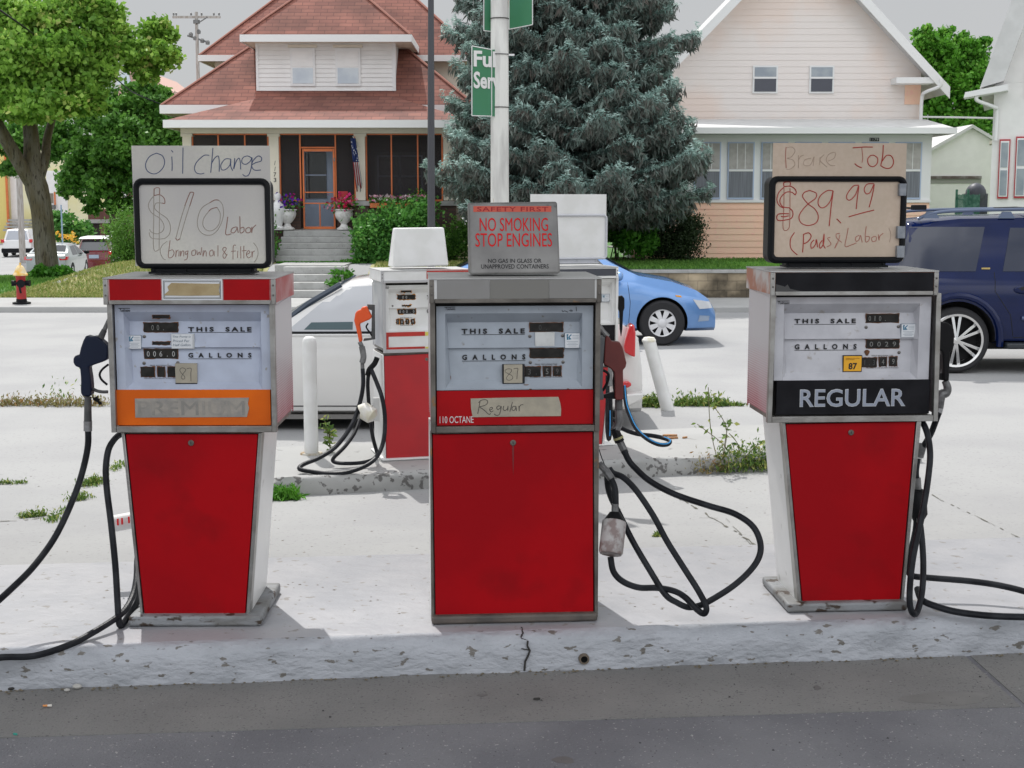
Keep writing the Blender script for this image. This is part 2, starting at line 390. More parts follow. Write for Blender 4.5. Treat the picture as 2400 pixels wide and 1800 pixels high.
flat('forecourt_asphalt', [(-9,-8),(9,-8),(9,N1[1]+.6),(-9,N0[1]+1.0)], -.06, .004, m_asph)

# ================================================================ kerbed islands
def island(name, A, B, depth, z0, z1, mt_side, mt_top, seed, jag=.006, n=160):
    A = Vector((A[0],A[1],0)); B = Vector((B[0],B[1],0)); u = (B-A).normalized(); nn = Vector((-u.y,u.x,0)); L = (B-A).length
    g = random.Random(seed); H = z1-z0
    prof = [(0,0),(.002,.30),(.004,.62),(.010,.80),(.022,.92),(.045,.985),(.075,1.0),(.16,1.0)]
    b = MB(); ph = [g.uniform(0,6.28) for _ in range(12)]
    def wob(t, k): return jag*(math.sin(t*5.3+ph[k%12])+.6*math.sin(t*13.7+ph[(k+3)%12])+.35*math.sin(t*31+ph[(k+5)%12]))
    P = []
    for i in range(n+1):
        t = L*i/n; row = []
        for k, (d, h) in enumerate(prof):
            w = wob(t, k)*(1 if k < 6 else .25) + (g.uniform(-jag,jag)*.35 if k < 6 else 0)
            q = A+u*t+nn*(d+w); row.append((q.x, q.y, z0+H*h+(wob(t,k+2)*.3 if 3 < k < 6 else 0)))
        P.append(row)
    m = len(prof)
    for row in P: b.v += row
    for i in range(n):
        for k in range(m-1):
            b.f.append([i*m+k,(i+1)*m+k,(i+1)*m+k+1,i*m+k+1]); b.m.append(0 if k < 6 else 1)
    # top and back
    q = len(b.v)
    for i in range(n+1):
        p = A+u*(L*i/n)+nn*depth; b.v.append((p.x,p.y,z1)); b.v.append((p.x,p.y,z0-.1))
    for i in range(n):
        b.f.append([i*m+m-1,(i+1)*m+m-1,q+2*(i+1),q+2*i]); b.m.append(1)
        b.f.append([q+2*i,q+2*(i+1),q+2*(i+1)+1,q+2*i+1]); b.m.append(0)
    b.f.append([k for k in range(m)]+[q,q+1]); b.m.append(0)
    b.f.append([n*m+k for k in range(m)][::-1]+[q+2*n+1,q+2*n]); b.m.append(0)
    o = b.build(name, [mt_side, mt_top], smooth=True, ang=60); o['kind'] = 'structure'
    return o, A, u, nn
isl, IA, IU, IN = island('pump_island', ext(kA,kB,-.55), ext(kA,kB,1.55), 1.3, -.02, .15, m_kerbpaint, m_isle, 4, jag=.007, n=420)
fA, fB = G(628,1166,-.18), G(1800,1101,-.18)
isl2, _, FU, FN = island('far_pump_island', fA, ext(fA,fB,1.35), 1.25, -.2, -.056, mat('far_kerb',(.40,.40,.39),.9,c2=(.36,.36,.35),scale=4,c3=(.14,.135,.13),s3=22,lo3=.56,hi3=.62,bump=.3), m_conc_sun, 9, jag=.008)
# cracks and joints as thin dark strips, drain hole as a black disc
def crack(name, pts, z, w, mt=m_dark, jit=.006, k=6, seed=1, broken=0.0):
    g = random.Random(seed); P = [Vector((*G(px,py,z), z+.0025)) if z else atT(px,py,.005) for px, py in pts]; Q = []
    for a, b in zip(P, P[1:]):
        for i in range(k): Q.append(a.lerp(b, i/k)+Vector((g.uniform(-jit,jit), g.uniform(-jit,jit), 0)))
    Q.append(P[-1]); b_ = MB()
    for a, b in zip(Q, Q[1:]):
        if g.random() < broken: continue
        d = (b-a).normalized().cross(Vector((0,0,1)))*w*g.uniform(.3,1.2)
        if not z:
            b_.quad(*[Vector((q.x, q.y, T(q.x, q.y)+.004)) for q in (a-d, b-d, b+d, a+d)])
        else: b_.quad(a-d, b-d, b+d, a+d)
    o = b_.build(name, mt); o['kind'] = 'structure'; return o
crack('joint_crack', [(1590,1165),(1700,1230),(1790,1290),(1850,1345)], 0, .008, m_conc_dk := mat('joint_dirt',(.13,.125,.10),.95), .012, 14, 2, .25)
crack('slab_joint', [(2185,1158),(2290,1210),(2420,1275)], 0, .004, m_conc_dk, .004, 14, 3, .3)
crack('slab_joint', [(1640,1212),(1700,1214),(1780,1296)], 0, .003, m_conc_dk, .006, 8, 4, .4)
crack('slab_joint', [(-20,1222),(60,1218),(115,1210)], 0, .008, m_conc_dk, .006, 8, 5, .2)
crack('slab_joint', [(1500,1113),(1650,1106),(1800,1099)], -.178, .02, m_conc_dk, .02, 20, 6, .3)
crack('kerb_crack', [(1222,1470),(1228,1484),(1219,1496),(1236,1502)], .15, .004, m_dark, .004, 5, 7)
# crack down the kerb face and the drain hole
def kface(px, py, off=-.004):
    pl = Plane((kA[0],kA[1],0), math.degrees(math.atan2(kB[1]-kA[1], kB[0]-kA[0]))); x, z = pl.L(px, py, off)
    return pl.o+pl.u*x+pl.n*off+Vector((0,0,z))
b_ = MB(); P = [kface(*p) for p in ((1237,1502),(1236,1514),(1242,1524),(1238,1536),(1231,1550),(1229,1572))]
b_.tube(P, .004, 5); b_.tube([P[2], kface(1222,1520)], .002, 4)
o = b_.build('kerb_crack', m_dark); o['kind'] = 'structure'
dr = MB(); c0 = kface(1369,1545,-.012); dr.cyl(c0, c0-Vector(IN)*-.05+Vector(IN)*0, .017, .017, 18)
o = MB().lathe([(.013,-.004),(.020,-.004),(.021,.01),(.013,.01)], (0,0,0), 20, 'y', False).build('drain_pipe', mat('rusty_pipe',(.16,.13,.10),.8,.3)); 
o.location = kface(1369,1545,-.008); o.rotation_euler = (0,0,math.atan2(IU.y,IU.x)); tag(o, 'rusty rimmed drain pipe mouth in the face of the white kerb', 'drain pipe')
o2 = MB().lathe([(.0001,0),(.0135,0)], (0,0,0), 20, 'y').build('black_disc', mat('hole',(.004,.004,.004),1), o)  # black disc, the dark inside of the hole put into colour
o2.location = (0,-.002,0)
# stains on the apron: oil patches are thin sheets
def stain(pts, z, mt, name='oil_stain'):
    b = MB(); b.prismz([G(*p) for p in pts], z, z+.0012); o = b.build(name, mt); o['kind'] = 'structure'; return o
m_oil = mat('oil_stain', (.11,.107,.104), .6, c2=(.165,.16,.155), scale=7, lo=.5, hi=.75)
g = random.Random(5)
def blobpts(cx, cy, rx, ry, n=22):
    ph = [g.uniform(0,6.28) for _ in range(4)]
    return [(cx+rx*math.cos(a)*(1+.16*math.sin(2*a+ph[0])+.1*math.sin(5*a+ph[1])), cy+ry*math.sin(a)*(1+.16*math.sin(3*a+ph[2])+.1*math.sin(6*a+ph[3]))) for a in rng(0,2*math.pi,n)[:-1]]
stain(blobpts(2215,1642,110,15), .0076, mat('damp_patch',(.15,.146,.138),.7,c2=(.19,.185,.175),scale=6,lo=.4,hi=.7))
for (x, y, rx, ry) in ((1475,1571,14,4),(1320,1785,26,8),(1130,1634,12,3),(1915,1617,9,5)): stain(blobpts(x,y,rx,ry), .0076 if y < 1690 else .004, m_oil)
# ================================================================ near fuel pumps
m_red = mat('red_door_paint', (.38,.002,.006), .55, c2=(.31,.002,.006), scale=2.2, c3=(.25,.003,.006), s3=4.2, lo3=.56, hi3=.76, bump=.08, bscale=9, spec=.12)
m_redband = mat('red_panel', (.38,.003,.006), .5, c2=(.32,.003,.006), scale=5, spec=.15)
m_orange = mat('orange_panel', (.74,.14,.006), .5, c2=(.62,.11,.006), scale=4, spec=.2)
m_blackpanel = mat('black_panel', (.008,.008,.010), .45, c2=(.014,.014,.017), scale=8, spec=.12)
m_enamel = mat('white_enamel', (.46,.51,.62), .5, c2=(.41,.45,.55), scale=9, c3=(.30,.28,.25), s3=34, lo3=.66, hi3=.74, bump=.05)
m_enamel2 = mat('dusty_white_enamel', (.54,.54,.57), .5, c2=(.46,.46,.49), scale=9, c3=(.34,.31,.28), s3=30, lo3=.64, hi3=.74, bump=.05)
m_greyglass = mat('grey_panel', (.26,.255,.25), .35, c2=(.22,.215,.205), scale=3)
m_greyglass2 = mat('darker_grey_panel', (.185,.18,.165), .4)
m_counter = mat('counter_black', (.018,.017,.016), .55, c2=(.03,.028,.026), scale=30, spec=.15)
m_digit = mat('digit_grey', (.20,.20,.19), .7); m_digit2 = mat('digit_light', (.42,.42,.42), .7)
m_rust = mat('rust', (.19,.075,.03), .9, c2=(.10,.045,.02), scale=60)
m_tape = mat('masking_tape', (.40,.36,.28), .75, c2=(.34,.31,.245), scale=16, bump=.25, bscale=50)
m_tapegrey = mat('greyed_tape', (.34,.31,.27), .75, c2=(.27,.255,.235), scale=20, bump=.35, bscale=45)
m_tan = mat('tan_tape', (.35,.26,.13), .7, c2=(.42,.33,.18), scale=12, bump=.2)
m_ribred = mat('faded_glare_red_side', (.42,.04,.07), .45, c2=(.58,.42,.46), scale=1.6, lo=.40, hi=.60, coat=.2)
def fade_glare(m, z0, z1, top):
    # faded red with reflection glare put into the colour, paler by height
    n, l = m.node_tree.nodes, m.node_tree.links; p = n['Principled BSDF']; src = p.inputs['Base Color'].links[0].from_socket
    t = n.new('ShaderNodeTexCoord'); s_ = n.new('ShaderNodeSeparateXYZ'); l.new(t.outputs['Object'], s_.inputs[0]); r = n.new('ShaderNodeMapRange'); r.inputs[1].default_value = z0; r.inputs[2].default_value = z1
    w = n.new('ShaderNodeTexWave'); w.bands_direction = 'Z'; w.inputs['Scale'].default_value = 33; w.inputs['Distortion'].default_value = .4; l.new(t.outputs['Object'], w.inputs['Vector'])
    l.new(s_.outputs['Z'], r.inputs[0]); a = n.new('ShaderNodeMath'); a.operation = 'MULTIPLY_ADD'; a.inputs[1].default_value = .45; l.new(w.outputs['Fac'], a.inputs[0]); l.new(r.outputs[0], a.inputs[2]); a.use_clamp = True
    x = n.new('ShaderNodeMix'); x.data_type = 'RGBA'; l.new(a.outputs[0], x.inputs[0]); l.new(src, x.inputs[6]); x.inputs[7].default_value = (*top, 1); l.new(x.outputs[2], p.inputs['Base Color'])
fade_glare(m_ribred, .80, 1.10, (.66,.63,.65))
m_pinkpaint = mat('faded_pink_paint', (.48,.10,.10), .5, c2=(.60,.36,.36), scale=6)
m_sticker = mat('paper_label', (.68,.70,.72), .6); m_teal = mat('teal_ink', (.03,.16,.26), .6); m_paleink = mat('pale_ink', (.20,.25,.30), .7)
m_screw = mat('screw', (.16,.15,.14), .4, .8)
m_pencil = mat('pencil', (.07,.065,.06), .7)
m_plinth = mat('plinth_paint', (.16,.16,.155), .6, c2=(.24,.25,.26), scale=7, lo=.4, hi=.6, c3=(.045,.03,.02), s3=17, lo3=.58, hi3=.64, bump=.4, bscale=40, stretch=(1,1,2.2))
m_plinth2 = mat('dark_plinth', (.07,.062,.055), .6, c2=(.12,.10,.085), scale=9, bump=.3)
D = .43

def pump(label, o, th, s):
    """s: measured pixel spec of the front face"""
    pl = Plane(o, th); L = pl.L; D = s.get('D', .43)
    root = empty('fuel_pump', o, th, label, 'fuel pump', s.get('group', 'fuel pumps on the near island'))
    def bx(a, b, y0, y1, name, mt, parent=root, bev=.002, inset=0):   # a=(px,py) top-left, b=bottom-right on depth y0
        x0, z1 = L(*a, y0); x1, z0 = L(*b, y0)
        return MB().box(x0+inset, x1-inset, y0, y1, z0+inset, z1-inset).build(name, mt, parent, bevel=bev)
    def bz(bb, a, b, y0, y1):
        x0, z1 = L(*a, y0); x1, z0 = L(*b, y0); bb.box(x0, x1, y0, y1, z0, z1)
    # --- hood band
    (hx0, hy0), (hx1, hy1) = s['hood']; HF = -.028
    x0, z1 = L(hx0, hy0, HF); x1, z0 = L(hx1, hy1, HF); HZ = (z0, z1)
    h = MB(); h.box(x0, x1, HF+.004, D+.02, z0+.006, z1-.004)
    hood = h.build('hood', s.get('hoodside', m_alu), root, bevel=.002)
    t = MB(); t.box(x0-.002, x1+.002, HF-.001, D+.022, z1-.004, z1+.001)       # lid
    t.build('lid', m_lid, hood, bevel=.001)
    ew = .017; k_ = s.get('metal', m_alu)
    for a_, b_ in ((x0-.001, x0+ew), (x1-ew, x1+.001)): MB().box(a_, b_, HF-.002, HF+.01, z0, z1-.005).build('corner_trim', k_, hood, bevel=.002)
    MB().box(x0+ew+.001, x1-ew-.001, HF-.001, HF+.01, z0+.001, z0+.017).build('lower_trim', k_, hood, bevel=.002)
    for xx in (x0+.008, x1-.008):
        for zz in (z0+.035, z1-.028): MB().ball((xx, HF-.003, zz), .0042, .003, .0042, 8, 5).build('screw', m_screw, hood, smooth=True)
    for (a, b, mt, nm) in s['hoodpanels']: bx(a, b, HF+.001, HF+.01, nm, mt, hood, .001)
    # --- head cabinet
    (ax, ay), (bx_, by) = s['head']; x0, zt = L(ax, ay, 0); x1, zb = L(bx_, by, 0); zt = HZ[0]+.006
    flare = s.get('flare', 0)
    c = MB(); c.box(x0+.006, x1-.006, .075, D-.01, zb+.01, zt)
    cab = c.build('cabinet', m_alu_dk, root)
    for sgn, xx in ((-1, x0), (1, x1)):
        r = MB(); n_ = 64; y0, y1 = .018, D
        r.box(xx-.002 if sgn > 0 else xx+.0, xx+.0 if sgn > 0 else xx+.002, y0, y1, zb+.03, zt)
        for i in range(n_):
            za = zb+.035+(zt-zb-.05)*i/n_
            r.prismx([(y0+.008, za), (y0+.008, za+.0075), (y1-.012, za+.0075+.012), (y1-.012, za+.012)], *((xx-.001, xx+.0022) if sgn > 0 else (xx-.0022, xx+.001)))
        r.box(*((xx-.001, xx+.003) if sgn > 0 else (xx-.003, xx+.001)), y1-.012, y1, zb+.02, zt)
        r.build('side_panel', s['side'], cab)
    fw = s.get('fw', .017); mk_ = s.get('metal', m_alu)
    MB().hexa([(x0-.002-flare,-.004,zb),(x0+fw-flare,-.004,zb),(x0+fw-flare,.02,zb),(x0-.002-flare,.02,zb)], [(x0-.002,-.004,zt),(x0+fw,-.004,zt),(x0+fw,.02,zt),(x0-.002,.02,zt)]).build('frame_post', mk_, cab, bevel=.0015)
    MB().hexa([(x1-fw+flare,-.004,zb),(x1+.002+flare,-.004,zb),(x1+.002+flare,.02,zb),(x1-fw+flare,.02,zb)], [(x1-fw,-.004,zt),(x1+.002,-.004,zt),(x1+.002,.02,zt),(x1-fw,.02,zt)]).build('frame_post', mk_, cab, bevel=.0015)
    MB().box(x0+fw+.0005-flare, x1-fw-.0005+flare, -.003, .03, zb, zb+.024).build('frame_rail', mk_, cab, bevel=.0015)
    # dark reveal behind the face panel
    MB().box(x0+fw-.004, x1-fw+.004, .066, .070, zb+.02, zt).build('reveal', m_dark, cab)
    # --- dial face with its stepped recess
    FD = .020
    f0, f1, fz = s['face']       # (px,py) top-left, bottom-right, and list of (py, depth) for the recess
    X0, ZT = L(*f0, FD); X1, ZB = L(*f1, FD)
    ox0, ozt = L(*s['rec'][0], FD); ox1, ozb = L(*s['rec'][1], FD)
    ix0, izt = L(*s['reci'][0], FD); ix1, izb = L(*s['reci'][1], FD)
    lz = L((s['rec'][0][0]+s['rec'][1][0])/2, s['ledge'], FD)[1]
    prof = [(ozt, 0), (izt, .040), (lz+.003, .022), (lz, .036), (izb, .024), (ozb, 0)]
    def dep(z):
        for (za, da), (zb_, db) in zip(prof, prof[1:]):
            if za >= z >= zb_: return da+(db-da)*(za-z)/max(za-zb_, 1e-6)
        return 0
    q = MB()
    q.box(X0, ox0, FD, FD+.004, ZB, ZT); q.box(ox1, X1, FD, FD+.004, ZB, ZT)
    q.box(ox0, ox1, FD, FD+.004, ozt, ZT); q.box(ox0, ox1, FD, FD+.004, ZB, ozb)
    li = [(ox0, *prof[0])]; 
    def ex(side, z):   # x of the recess floor edge
        a, b = (ox0, ix0) if side == 0 else (ox1, ix1)
        if z > izt: return a+(b-a)*(ozt-z)/(ozt-izt)
        if z < izb: return b+(a-b)*(izb-z)/(izb-ozb)
        return b+(1 if side == 0 else -1)*.012*(izt-z)/(izt-izb)
    rows = [(ex(0, z), ex(1, z), z, FD+d) for z, d in prof]
    for (a0, a1, z, d), (b0, b1, zz, dd) in zip(rows, rows[1:]):
        q.quad((a0, d, z), (b0, dd, zz), (b1, dd, zz), (a1, d, z))
        q.quad((ox0, FD, z), (ox0, FD, zz), (b0, dd, zz), (a0, d, z)); q.quad((a1, d, z), (b1, dd, zz), (ox1, FD, zz), (ox1, FD, z))
    face = q.build('dial_face', s['enamel'], cab)
    def fp(px, py, off=.0008):   # pixel -> local point on the (recessed) face
        x, z = L(px, py, FD); d = dep(z) if ox0 < x < ox1 else 0
        for _ in range(3):
            x, z = L(px, py, FD+d); d = dep(z) if ox0 < x < ox1 else 0
        return (x, FD+d-off, z)
    def plate(a, b, mt, name, th_=.0022, rim=None, jag=0, seed=0, parent=face, ymax=9):
        p0 = fp(*a); p1 = fp(*b); y = min([ymax]+[fp(a[0]+(b[0]-a[0])*u, a[1]+(b[1]-a[1])*v/12)[1] for v in range(13) for u in (0, .5, 1)])
        if rim:
            g_ = random.Random(seed); pts = []
            for (u, v) in [(i/8, 0) for i in range(8)]+[(1, i/4) for i in range(4)]+[(1-i/8, 1) for i in range(8)]+[(0, 1-i/4) for i in range(4)]:
                pts.append((p0[0]-.002+(p1[0]-p0[0]+.004)*u+g_.uniform(-jag, jag), p0[2]+.002-(p0[2]-p1[2]+.004)*v+g_.uniform(-jag, jag)))
            MB().prism(pts, y-.0006, y+.012).build('rust_edge', rim, parent)
        return MB().box(p0[0], p1[0], y-th_, y+.012, p1[2], p0[2]).build(name, mt, parent, bevel=.0012), y-th_
    for i, (a, b, digits, dm) in enumerate(s['windows']):
        w, y = plate(a, b, m_counter, 'counter_window', rim=s.get('rust', m_rust), jag=s.get('jag', .0016), seed=i)
        if digits.strip():
            p0 = fp(*a); p1 = fp(*b); n_ = len(digits); wd = (p1[0]-p0[0])/(n_+.3)
            for k, ch in enumerate(digits):
                if ch in ' ': continue
                cx = p0[0]+wd*(k+.65); hh = (p0[2]-p1[2]); w_ = wd*.36 if ch not in '1' else wd*.12
                if ch == '.': text('.', dm, w, cx-.001, cx+.002, p1[2]+hh*.2, p1[2]+hh*.3, y-.0004, 0, 'digit')
                else: text(ch, dm, w, cx-w_/2*1.2, cx+w_/2*1.2, p1[2]+hh*.2, p1[2]+hh*.78, y-.0004, 0, 'digit')
    for (str_, a, b, ul) in s['texts']:
        p0 = fp(*a); p1 = fp(*b); y = min(p0[1], p1[1])
        text(str_, m_ink, face, p0[0], p1[0], p1[2], p0[2], y-.0012, .04, 'lettering', 1.5)
        u0 = fp(a[0], ul); MB().box(p0[0], p1[0], y-.0014, y-.0004, u0[2]-.0018, u0[2]).build('underline', m_ink, face)
    p0 = fp(*s['logo'][0]); p1 = fp(*s['logo'][1])
    text('Tokheim', m_ink, face, p0[0]+.004, p1[0], p1[2], p0[2]-.003, FD-.0006, .012, 'maker_mark', 1, .25)
    MB().box(p0[0], p1[0], FD-.0012, FD, p0[2]-.0022, p0[2]).build('maker_mark_bar', m_ink, face)
    a, b = s['fine'][0]; pa = fp(*a); pb = fp(*b); text('PRICE INCLUDING TAX', m_pencil, face, pa[0], pb[0], pb[2], pa[2], pa[1]-.0006, .0, 'fine_print', 1.2)
    a, b = s['fine'][1]; pa = fp(*a); pb = fp(*b); text('REQUIRED BY ANY DELIVERY IN PROGRESS', m_pencil, face, pa[0], pb[0], pb[2], pa[2], pb[1]-.0006, .0, 'fine_print', 1.1)
    for (px, py) in s['screws']:
        p = fp(px, py); b_ = MB().lathe([(.0065,0),(.0065,-.0015),(.0038,-.003),(.0,-.003)], p, 12, 'y'); b_.build('screw', m_screw, face, smooth=True)
    # inspection sticker
    a, b = s['seal']; plate((a[0]-.8,a[1]-.8), (b[0]+.8,b[1]+.8), m_paleink, 'sticker_edge', .0006); st, y = plate(a, b, m_sticker, 'inspection_sticker', .0022)
    pa, pb = fp(*a), fp(*b); w_, h_ = pb[0]-pa[0], pa[2]-pb[2]
    MB().prism([(pa[0]+w_*.10, pa[2]-h_*.06), (pa[0]+w_*.24, pa[2]-h_*.06), (pa[0]+w_*.18, pa[2]-h_*.22), (pa[0]+w_*.25, pa[2]-h_*.44), (pa[0]+w_*.12, pa[2]-h_*.44)], y-.0006, y).build('emblem', m_teal, st)
    MB().prism([(pa[0]+w_*.40, pa[2]-h_*.06), (pa[0]+w_*.46, pa[2]-h_*.10), (pa[0]+w_*.30, pa[2]-h_*.26), (pa[0]+w_*.44, pa[2]-h_*.40), (pa[0]+w_*.28, pa[2]-h_*.44), (pa[0]+w_*.21, pa[2]-h_*.25)], y-.0006, y).build('emblem', m_teal, st)
    ln = MB()
    for i in range(3): ln.box(pa[0]+w_*.5, pa[0]+w_*.92, y-.0005, y, pa[2]-h_*(.14+.11*i)-.0012, pa[2]-h_*(.14+.11*i))
    for i in range(4): ln.box(pa[0]+w_*(.12+.1*(i % 2)), pa[0]+w_*(.88-.1*(i % 2)), y-.0005, y, pa[2]-h_*(.56+.1*i)-.0012, pa[2]-h_*(.56+.1*i))
    ln.build('fine_print', m_paleink, st)
    # --- lower coloured band of the face
    a, b = s['band']; x0_, z1_ = L(*a, FD); x1_, z0_ = L(*b, FD)
    band = MB().box(x0_, x1_, FD-.004, FD+.01, z0_, z1_).build('price_band', s['bandmat'], cab, bevel=.001)
    def bp(px, py, off=.0005): x, z = L(px, py, FD-.004); return (x, FD-.004-off, z)
    # --- lower cabinet
    dY = .012; tl, tr_, br, bl = [L(*p, dY) for p in s['door']]
    MB().prism([tl, tr_, br, bl], dY, dY+.02).build('door', m_red, root, bevel=.002)
    el, er, fr_, fl = [L(*p, dY) for p in s['lower']]
    lc = MB(); lc.prism([(el[0]+.012, el[1]+.01), (er[0]-.012, er[1]+.01), (fr_[0]-.012, fr_[1]-.01), (fl[0]+.012, fl[1]-.01)], dY+.028, D-.03)
    low = lc.build('base_cabinet', m_alu_dk, root)
    k = .004
    for pp in ([el, (tl[0]-k, el[1]), (bl[0]-k, fl[1]), fl], [(tr_[0]+k, er[1]), er, fr_, (br[0]+k, fr_[1])]):
        MB().prism(pp, dY-.004, dY+.05).build('corner_post', s.get('metal2', m_alu), low, bevel=.002)
    # side skins
    for (a, b) in ((el, fl), (er, fr_)):
        sg = 1 if a is er else -1; sk = MB()
        sk.hexa([(b[0]-sg*.008, dY+.05, b[1]), (b[0], dY+.05, b[1]), (b[0], D-.03, b[1]), (b[0]-sg*.008, D-.03, b[1])] if sg > 0 else [(b[0], dY+.05, b[1]), (b[0]+.008, dY+.05, b[1]), (b[0]+.008, D-.03, b[1]), (b[0], D-.03, b[1])],
                [(a[0]-sg*.008, dY+.05, a[1]), (a[0], dY+.05, a[1]), (a[0], D-.03, a[1]), (a[0]-sg*.008, D-.03, a[1])] if sg > 0 else [(a[0], dY+.05, a[1]), (a[0]+.008, dY+.05, a[1]), (a[0]+.008, D-.03, a[1]), (a[0], D-.03, a[1])])
        sk.build('base_side', m_isteel, low)
    lx, lzz = L(*s['lock'], dY)
    lk = MB().lathe([(.0115,0),(.0115,-.003),(.009,-.005),(.0,-.005)], (lx, dY, lzz), 18, 'y').build('lock', m_alu_dk, root, smooth=True)
    MB().box(lx-.0012, lx+.0012, dY-.0062, dY-.0052, lzz-.005, lzz+.005).build('keyhole', m_ink, lk)
    # drip stain under the lock is real dirt with its own shape
    if s.get('drip'):
        MB().prism([(lx-.004, lzz-.012), (lx+.004, lzz-.012), (lx+.003, lzz-.07), (lx+.0008, lzz-.13), (lx-.002, lzz-.07)], dY-.0008, dY+.001).build('drip_stain', mat('drip', (.17,.01,.012), .5), root)
    px0, px1, pt, pd = s['plinth']; a = L(px0, pt, -.03+.0); b = L(px1, pt, -.03)
    MB().box(a[0], b[0], -.03+pd, D+.03, .002, a[1]).build('plinth', s.get('plinthmat', m_plinth), root, bevel=.010, seg=3)
    return dict(root=root, pl=pl, L=L, fp=fp, bp=bp, band=band, face=face, plate=plate, hood=hood, HF=HF, bx=bx, cab=cab)
m_lid = mat('lid_paint', (.50,.50,.49), .45, c2=(.42,.42,.41), scale=6)
m_isteel = mat('white_sheet_steel', (.80,.80,.79), .3, 0, c2=(.74,.74,.73), scale=4, c3=(.35,.33,.30), s3=9, lo3=.66, hi3=.72)

# --------------------------- left pump (orange band)
o1 = atZ(450, 1470, .15); o1 = (o1.x, o1.y+.03, .15)
P1 = pump('pump with an orange lower band under the Oil change sign', o1, .5, dict(
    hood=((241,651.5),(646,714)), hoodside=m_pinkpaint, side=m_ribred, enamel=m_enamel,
    hoodpanels=[((255.5,655),(377.5,705), m_redband, 'hood_panel'), ((523,655),(631.5,705), m_redband, 'hood_panel')],
    head=((252,714),(648,1013)), face=((268,715),(636,913), 0), rec=((289,731),(615,912)), reci=((297,755),(611,897)), ledge=817,
    windows=[((357.8,738.5),(398.5,745.3),'',None), ((338,756.4),(417,777.9),' 00.  ', m_digit), ((357.8,801),(398.5,807.7),'',None),
             ((338.5,818),(417,839.7),'006.0', m_digit2), ((331,860),(362.4,883),'',None), ((369.7,860),(386.8,883),'',None), ((393.6,860),(411.8,883),'',None)],
    texts=[('THIS  SALE',(441.6,766),(589.7,777),778.5), ('G A L L O N S',(441.6,826.7),(589.7,838),840.3)],
    logo=((277.8,722),(305,731)), fine=(((352,855),(402,858)), ((338,885.3),(412,887.5))),
    screws=[(338.5,788.7),(338,851.1),(417,850)], seal=((300.8,786),(333.2,816.6)),
    band=((268.5,913.5),(635.5,996)), bandmat=m_orange, door=[(294.6,1018),(604,1018),(574.5,1440),(338.5,1440)],
    lower=[(285,1014),(615,1014),(586,1441),(330,1441)], lock=(448,1038), plinth=(300,612,1445,0), plinthmat=m_plinth))
hp = MB(); L = P1['L']; HF = P1['HF']
def hframe(a, b, y, t=.0015):
    x0, z1 = L(*a, HF); x1, z0 = L(*b, HF); return x0, x1, z0, z1
x0, x1, z0, z1 = hframe((378.7,654.2),(522,703.6), HF)
pl_ = MB().box(x0, x1, HF-.001, HF+.008, z0, z1).build('hood_label', m_sticker, P1['hood'], bevel=.001)
rim = MB()
for (e_, w_) in ((.006,.0014),(.0095,.001)):
    rim.box(x0+e_, x1-e_, HF-.002, HF, z1-e_-w_, z1-e_); rim.box(x0+e_, x1-e_, HF-.002, HF, z0+e_, z0+e_+w_)
    rim.box(x0+e_, x0+e_+w_, HF-.002, HF, z0+e_+w_+.0003, z1-e_-w_-.0003); rim.box(x1-e_-w_, x1-e_, HF-.002, HF, z0+e_+w_+.0003, z1-e_-w_-.0003)
rim.build('label_border', m_ink, pl_)
def poly(P, pts, d, y0, y1, name, mt, parent, bev=0):
    return MB().prism([P['L'](*p, d) for p in pts], y0, y1).build(name, mt, parent, bevel=bev)
poly(P1, [(402,663),(470,664.5),(516,665),(513,680),(516,692),(440,693),(384,692),(396,681),(393,672)], HF, HF-.0035, HF-.001, 'torn_tape', m_tan, pl_)
# tape with ghost lettering, handwritten octane tape, half-gallon note
tp = poly(P1, [(316.3,934),(450,933),(583.6,932),(581,946),(584,956),(579,977),(450,977.8),(317.5,978.5)], .016, .0135, .0165, 'tape_strip', m_tapegrey, P1['band'])
a, b = P1['bp'](324,940), P1['bp'](574,973); text('PREMIUM', mat('ghost_letter',(.235,.225,.205),.7,c2=(.30,.28,.25),scale=22), tp, a[0], b[0], b[2], a[2], .0130, 0, 'ghost_lettering', 1)
def oct_tape(P, a, b, name_mt=m_tape, frame=None):
    ym = 9
    if frame: _, ym = P['plate'](frame[0], frame[1], m_ink, 'black_backing', .0016)
    o_, y = P['plate'](a, b, name_mt, 'octane_tape', .004, ymax=ym); return o_, y
t1, y = oct_tape(P1, (412,851),(462.8,897.6))
p0 = P1['fp'](412,897.6); p1 = P1['fp'](462.8,898.2); MB().box(p0[0], p1[0], y-.0005, y+.004, p0[2]-.003, p0[2]).build('lower_edge', m_ink, t1)
def zt_(ox, oy, sc): return lambda pts: [(ox+x/sc, oy+y_/sc) for x, y_ in pts]
Z2 = zt_(140, 620, 3.6867)
def wr(P, Z, lines, y, r, mt, parent, name='handwriting'):
    def f(px, py): x, z = P['L'](px, py, y); return (x, y, z)
    return strokes([Z(l) for l in lines], f, r, mt, parent, name)
wr(P1, Z2, [[(1088,905),(1060,892),(1038,908),(1048,935),(1075,962),(1080,985),(1062,990),(1050,972),(1068,940),(1088,915),(1088,903)], [(1098,900),(1135,897),(1133,940),(1134,1010)]], y, .0011, m_pencil, t1)
nt, y = P1['plate']((403,782.7),(454,815.8), m_sticker, 'handwritten_note', .002)
P1['plate']((402,782),(458,816.8), mat('clear_tape',(.47,.49,.50),.3), 'clear_tape', .0008)
for i, (tx, w_) in enumerate((('This Pump is', .88), ('Priced Per', .82), ('Half Gallon', .86))):
    a = P1['fp'](406,786+i*9.5); b = P1['fp'](406+48*w_,792+i*9.5); text(tx, m_paleink, nt, a[0], b[0], b[2], a[2], y-.0004, .0, 'handwriting', 1, .2)

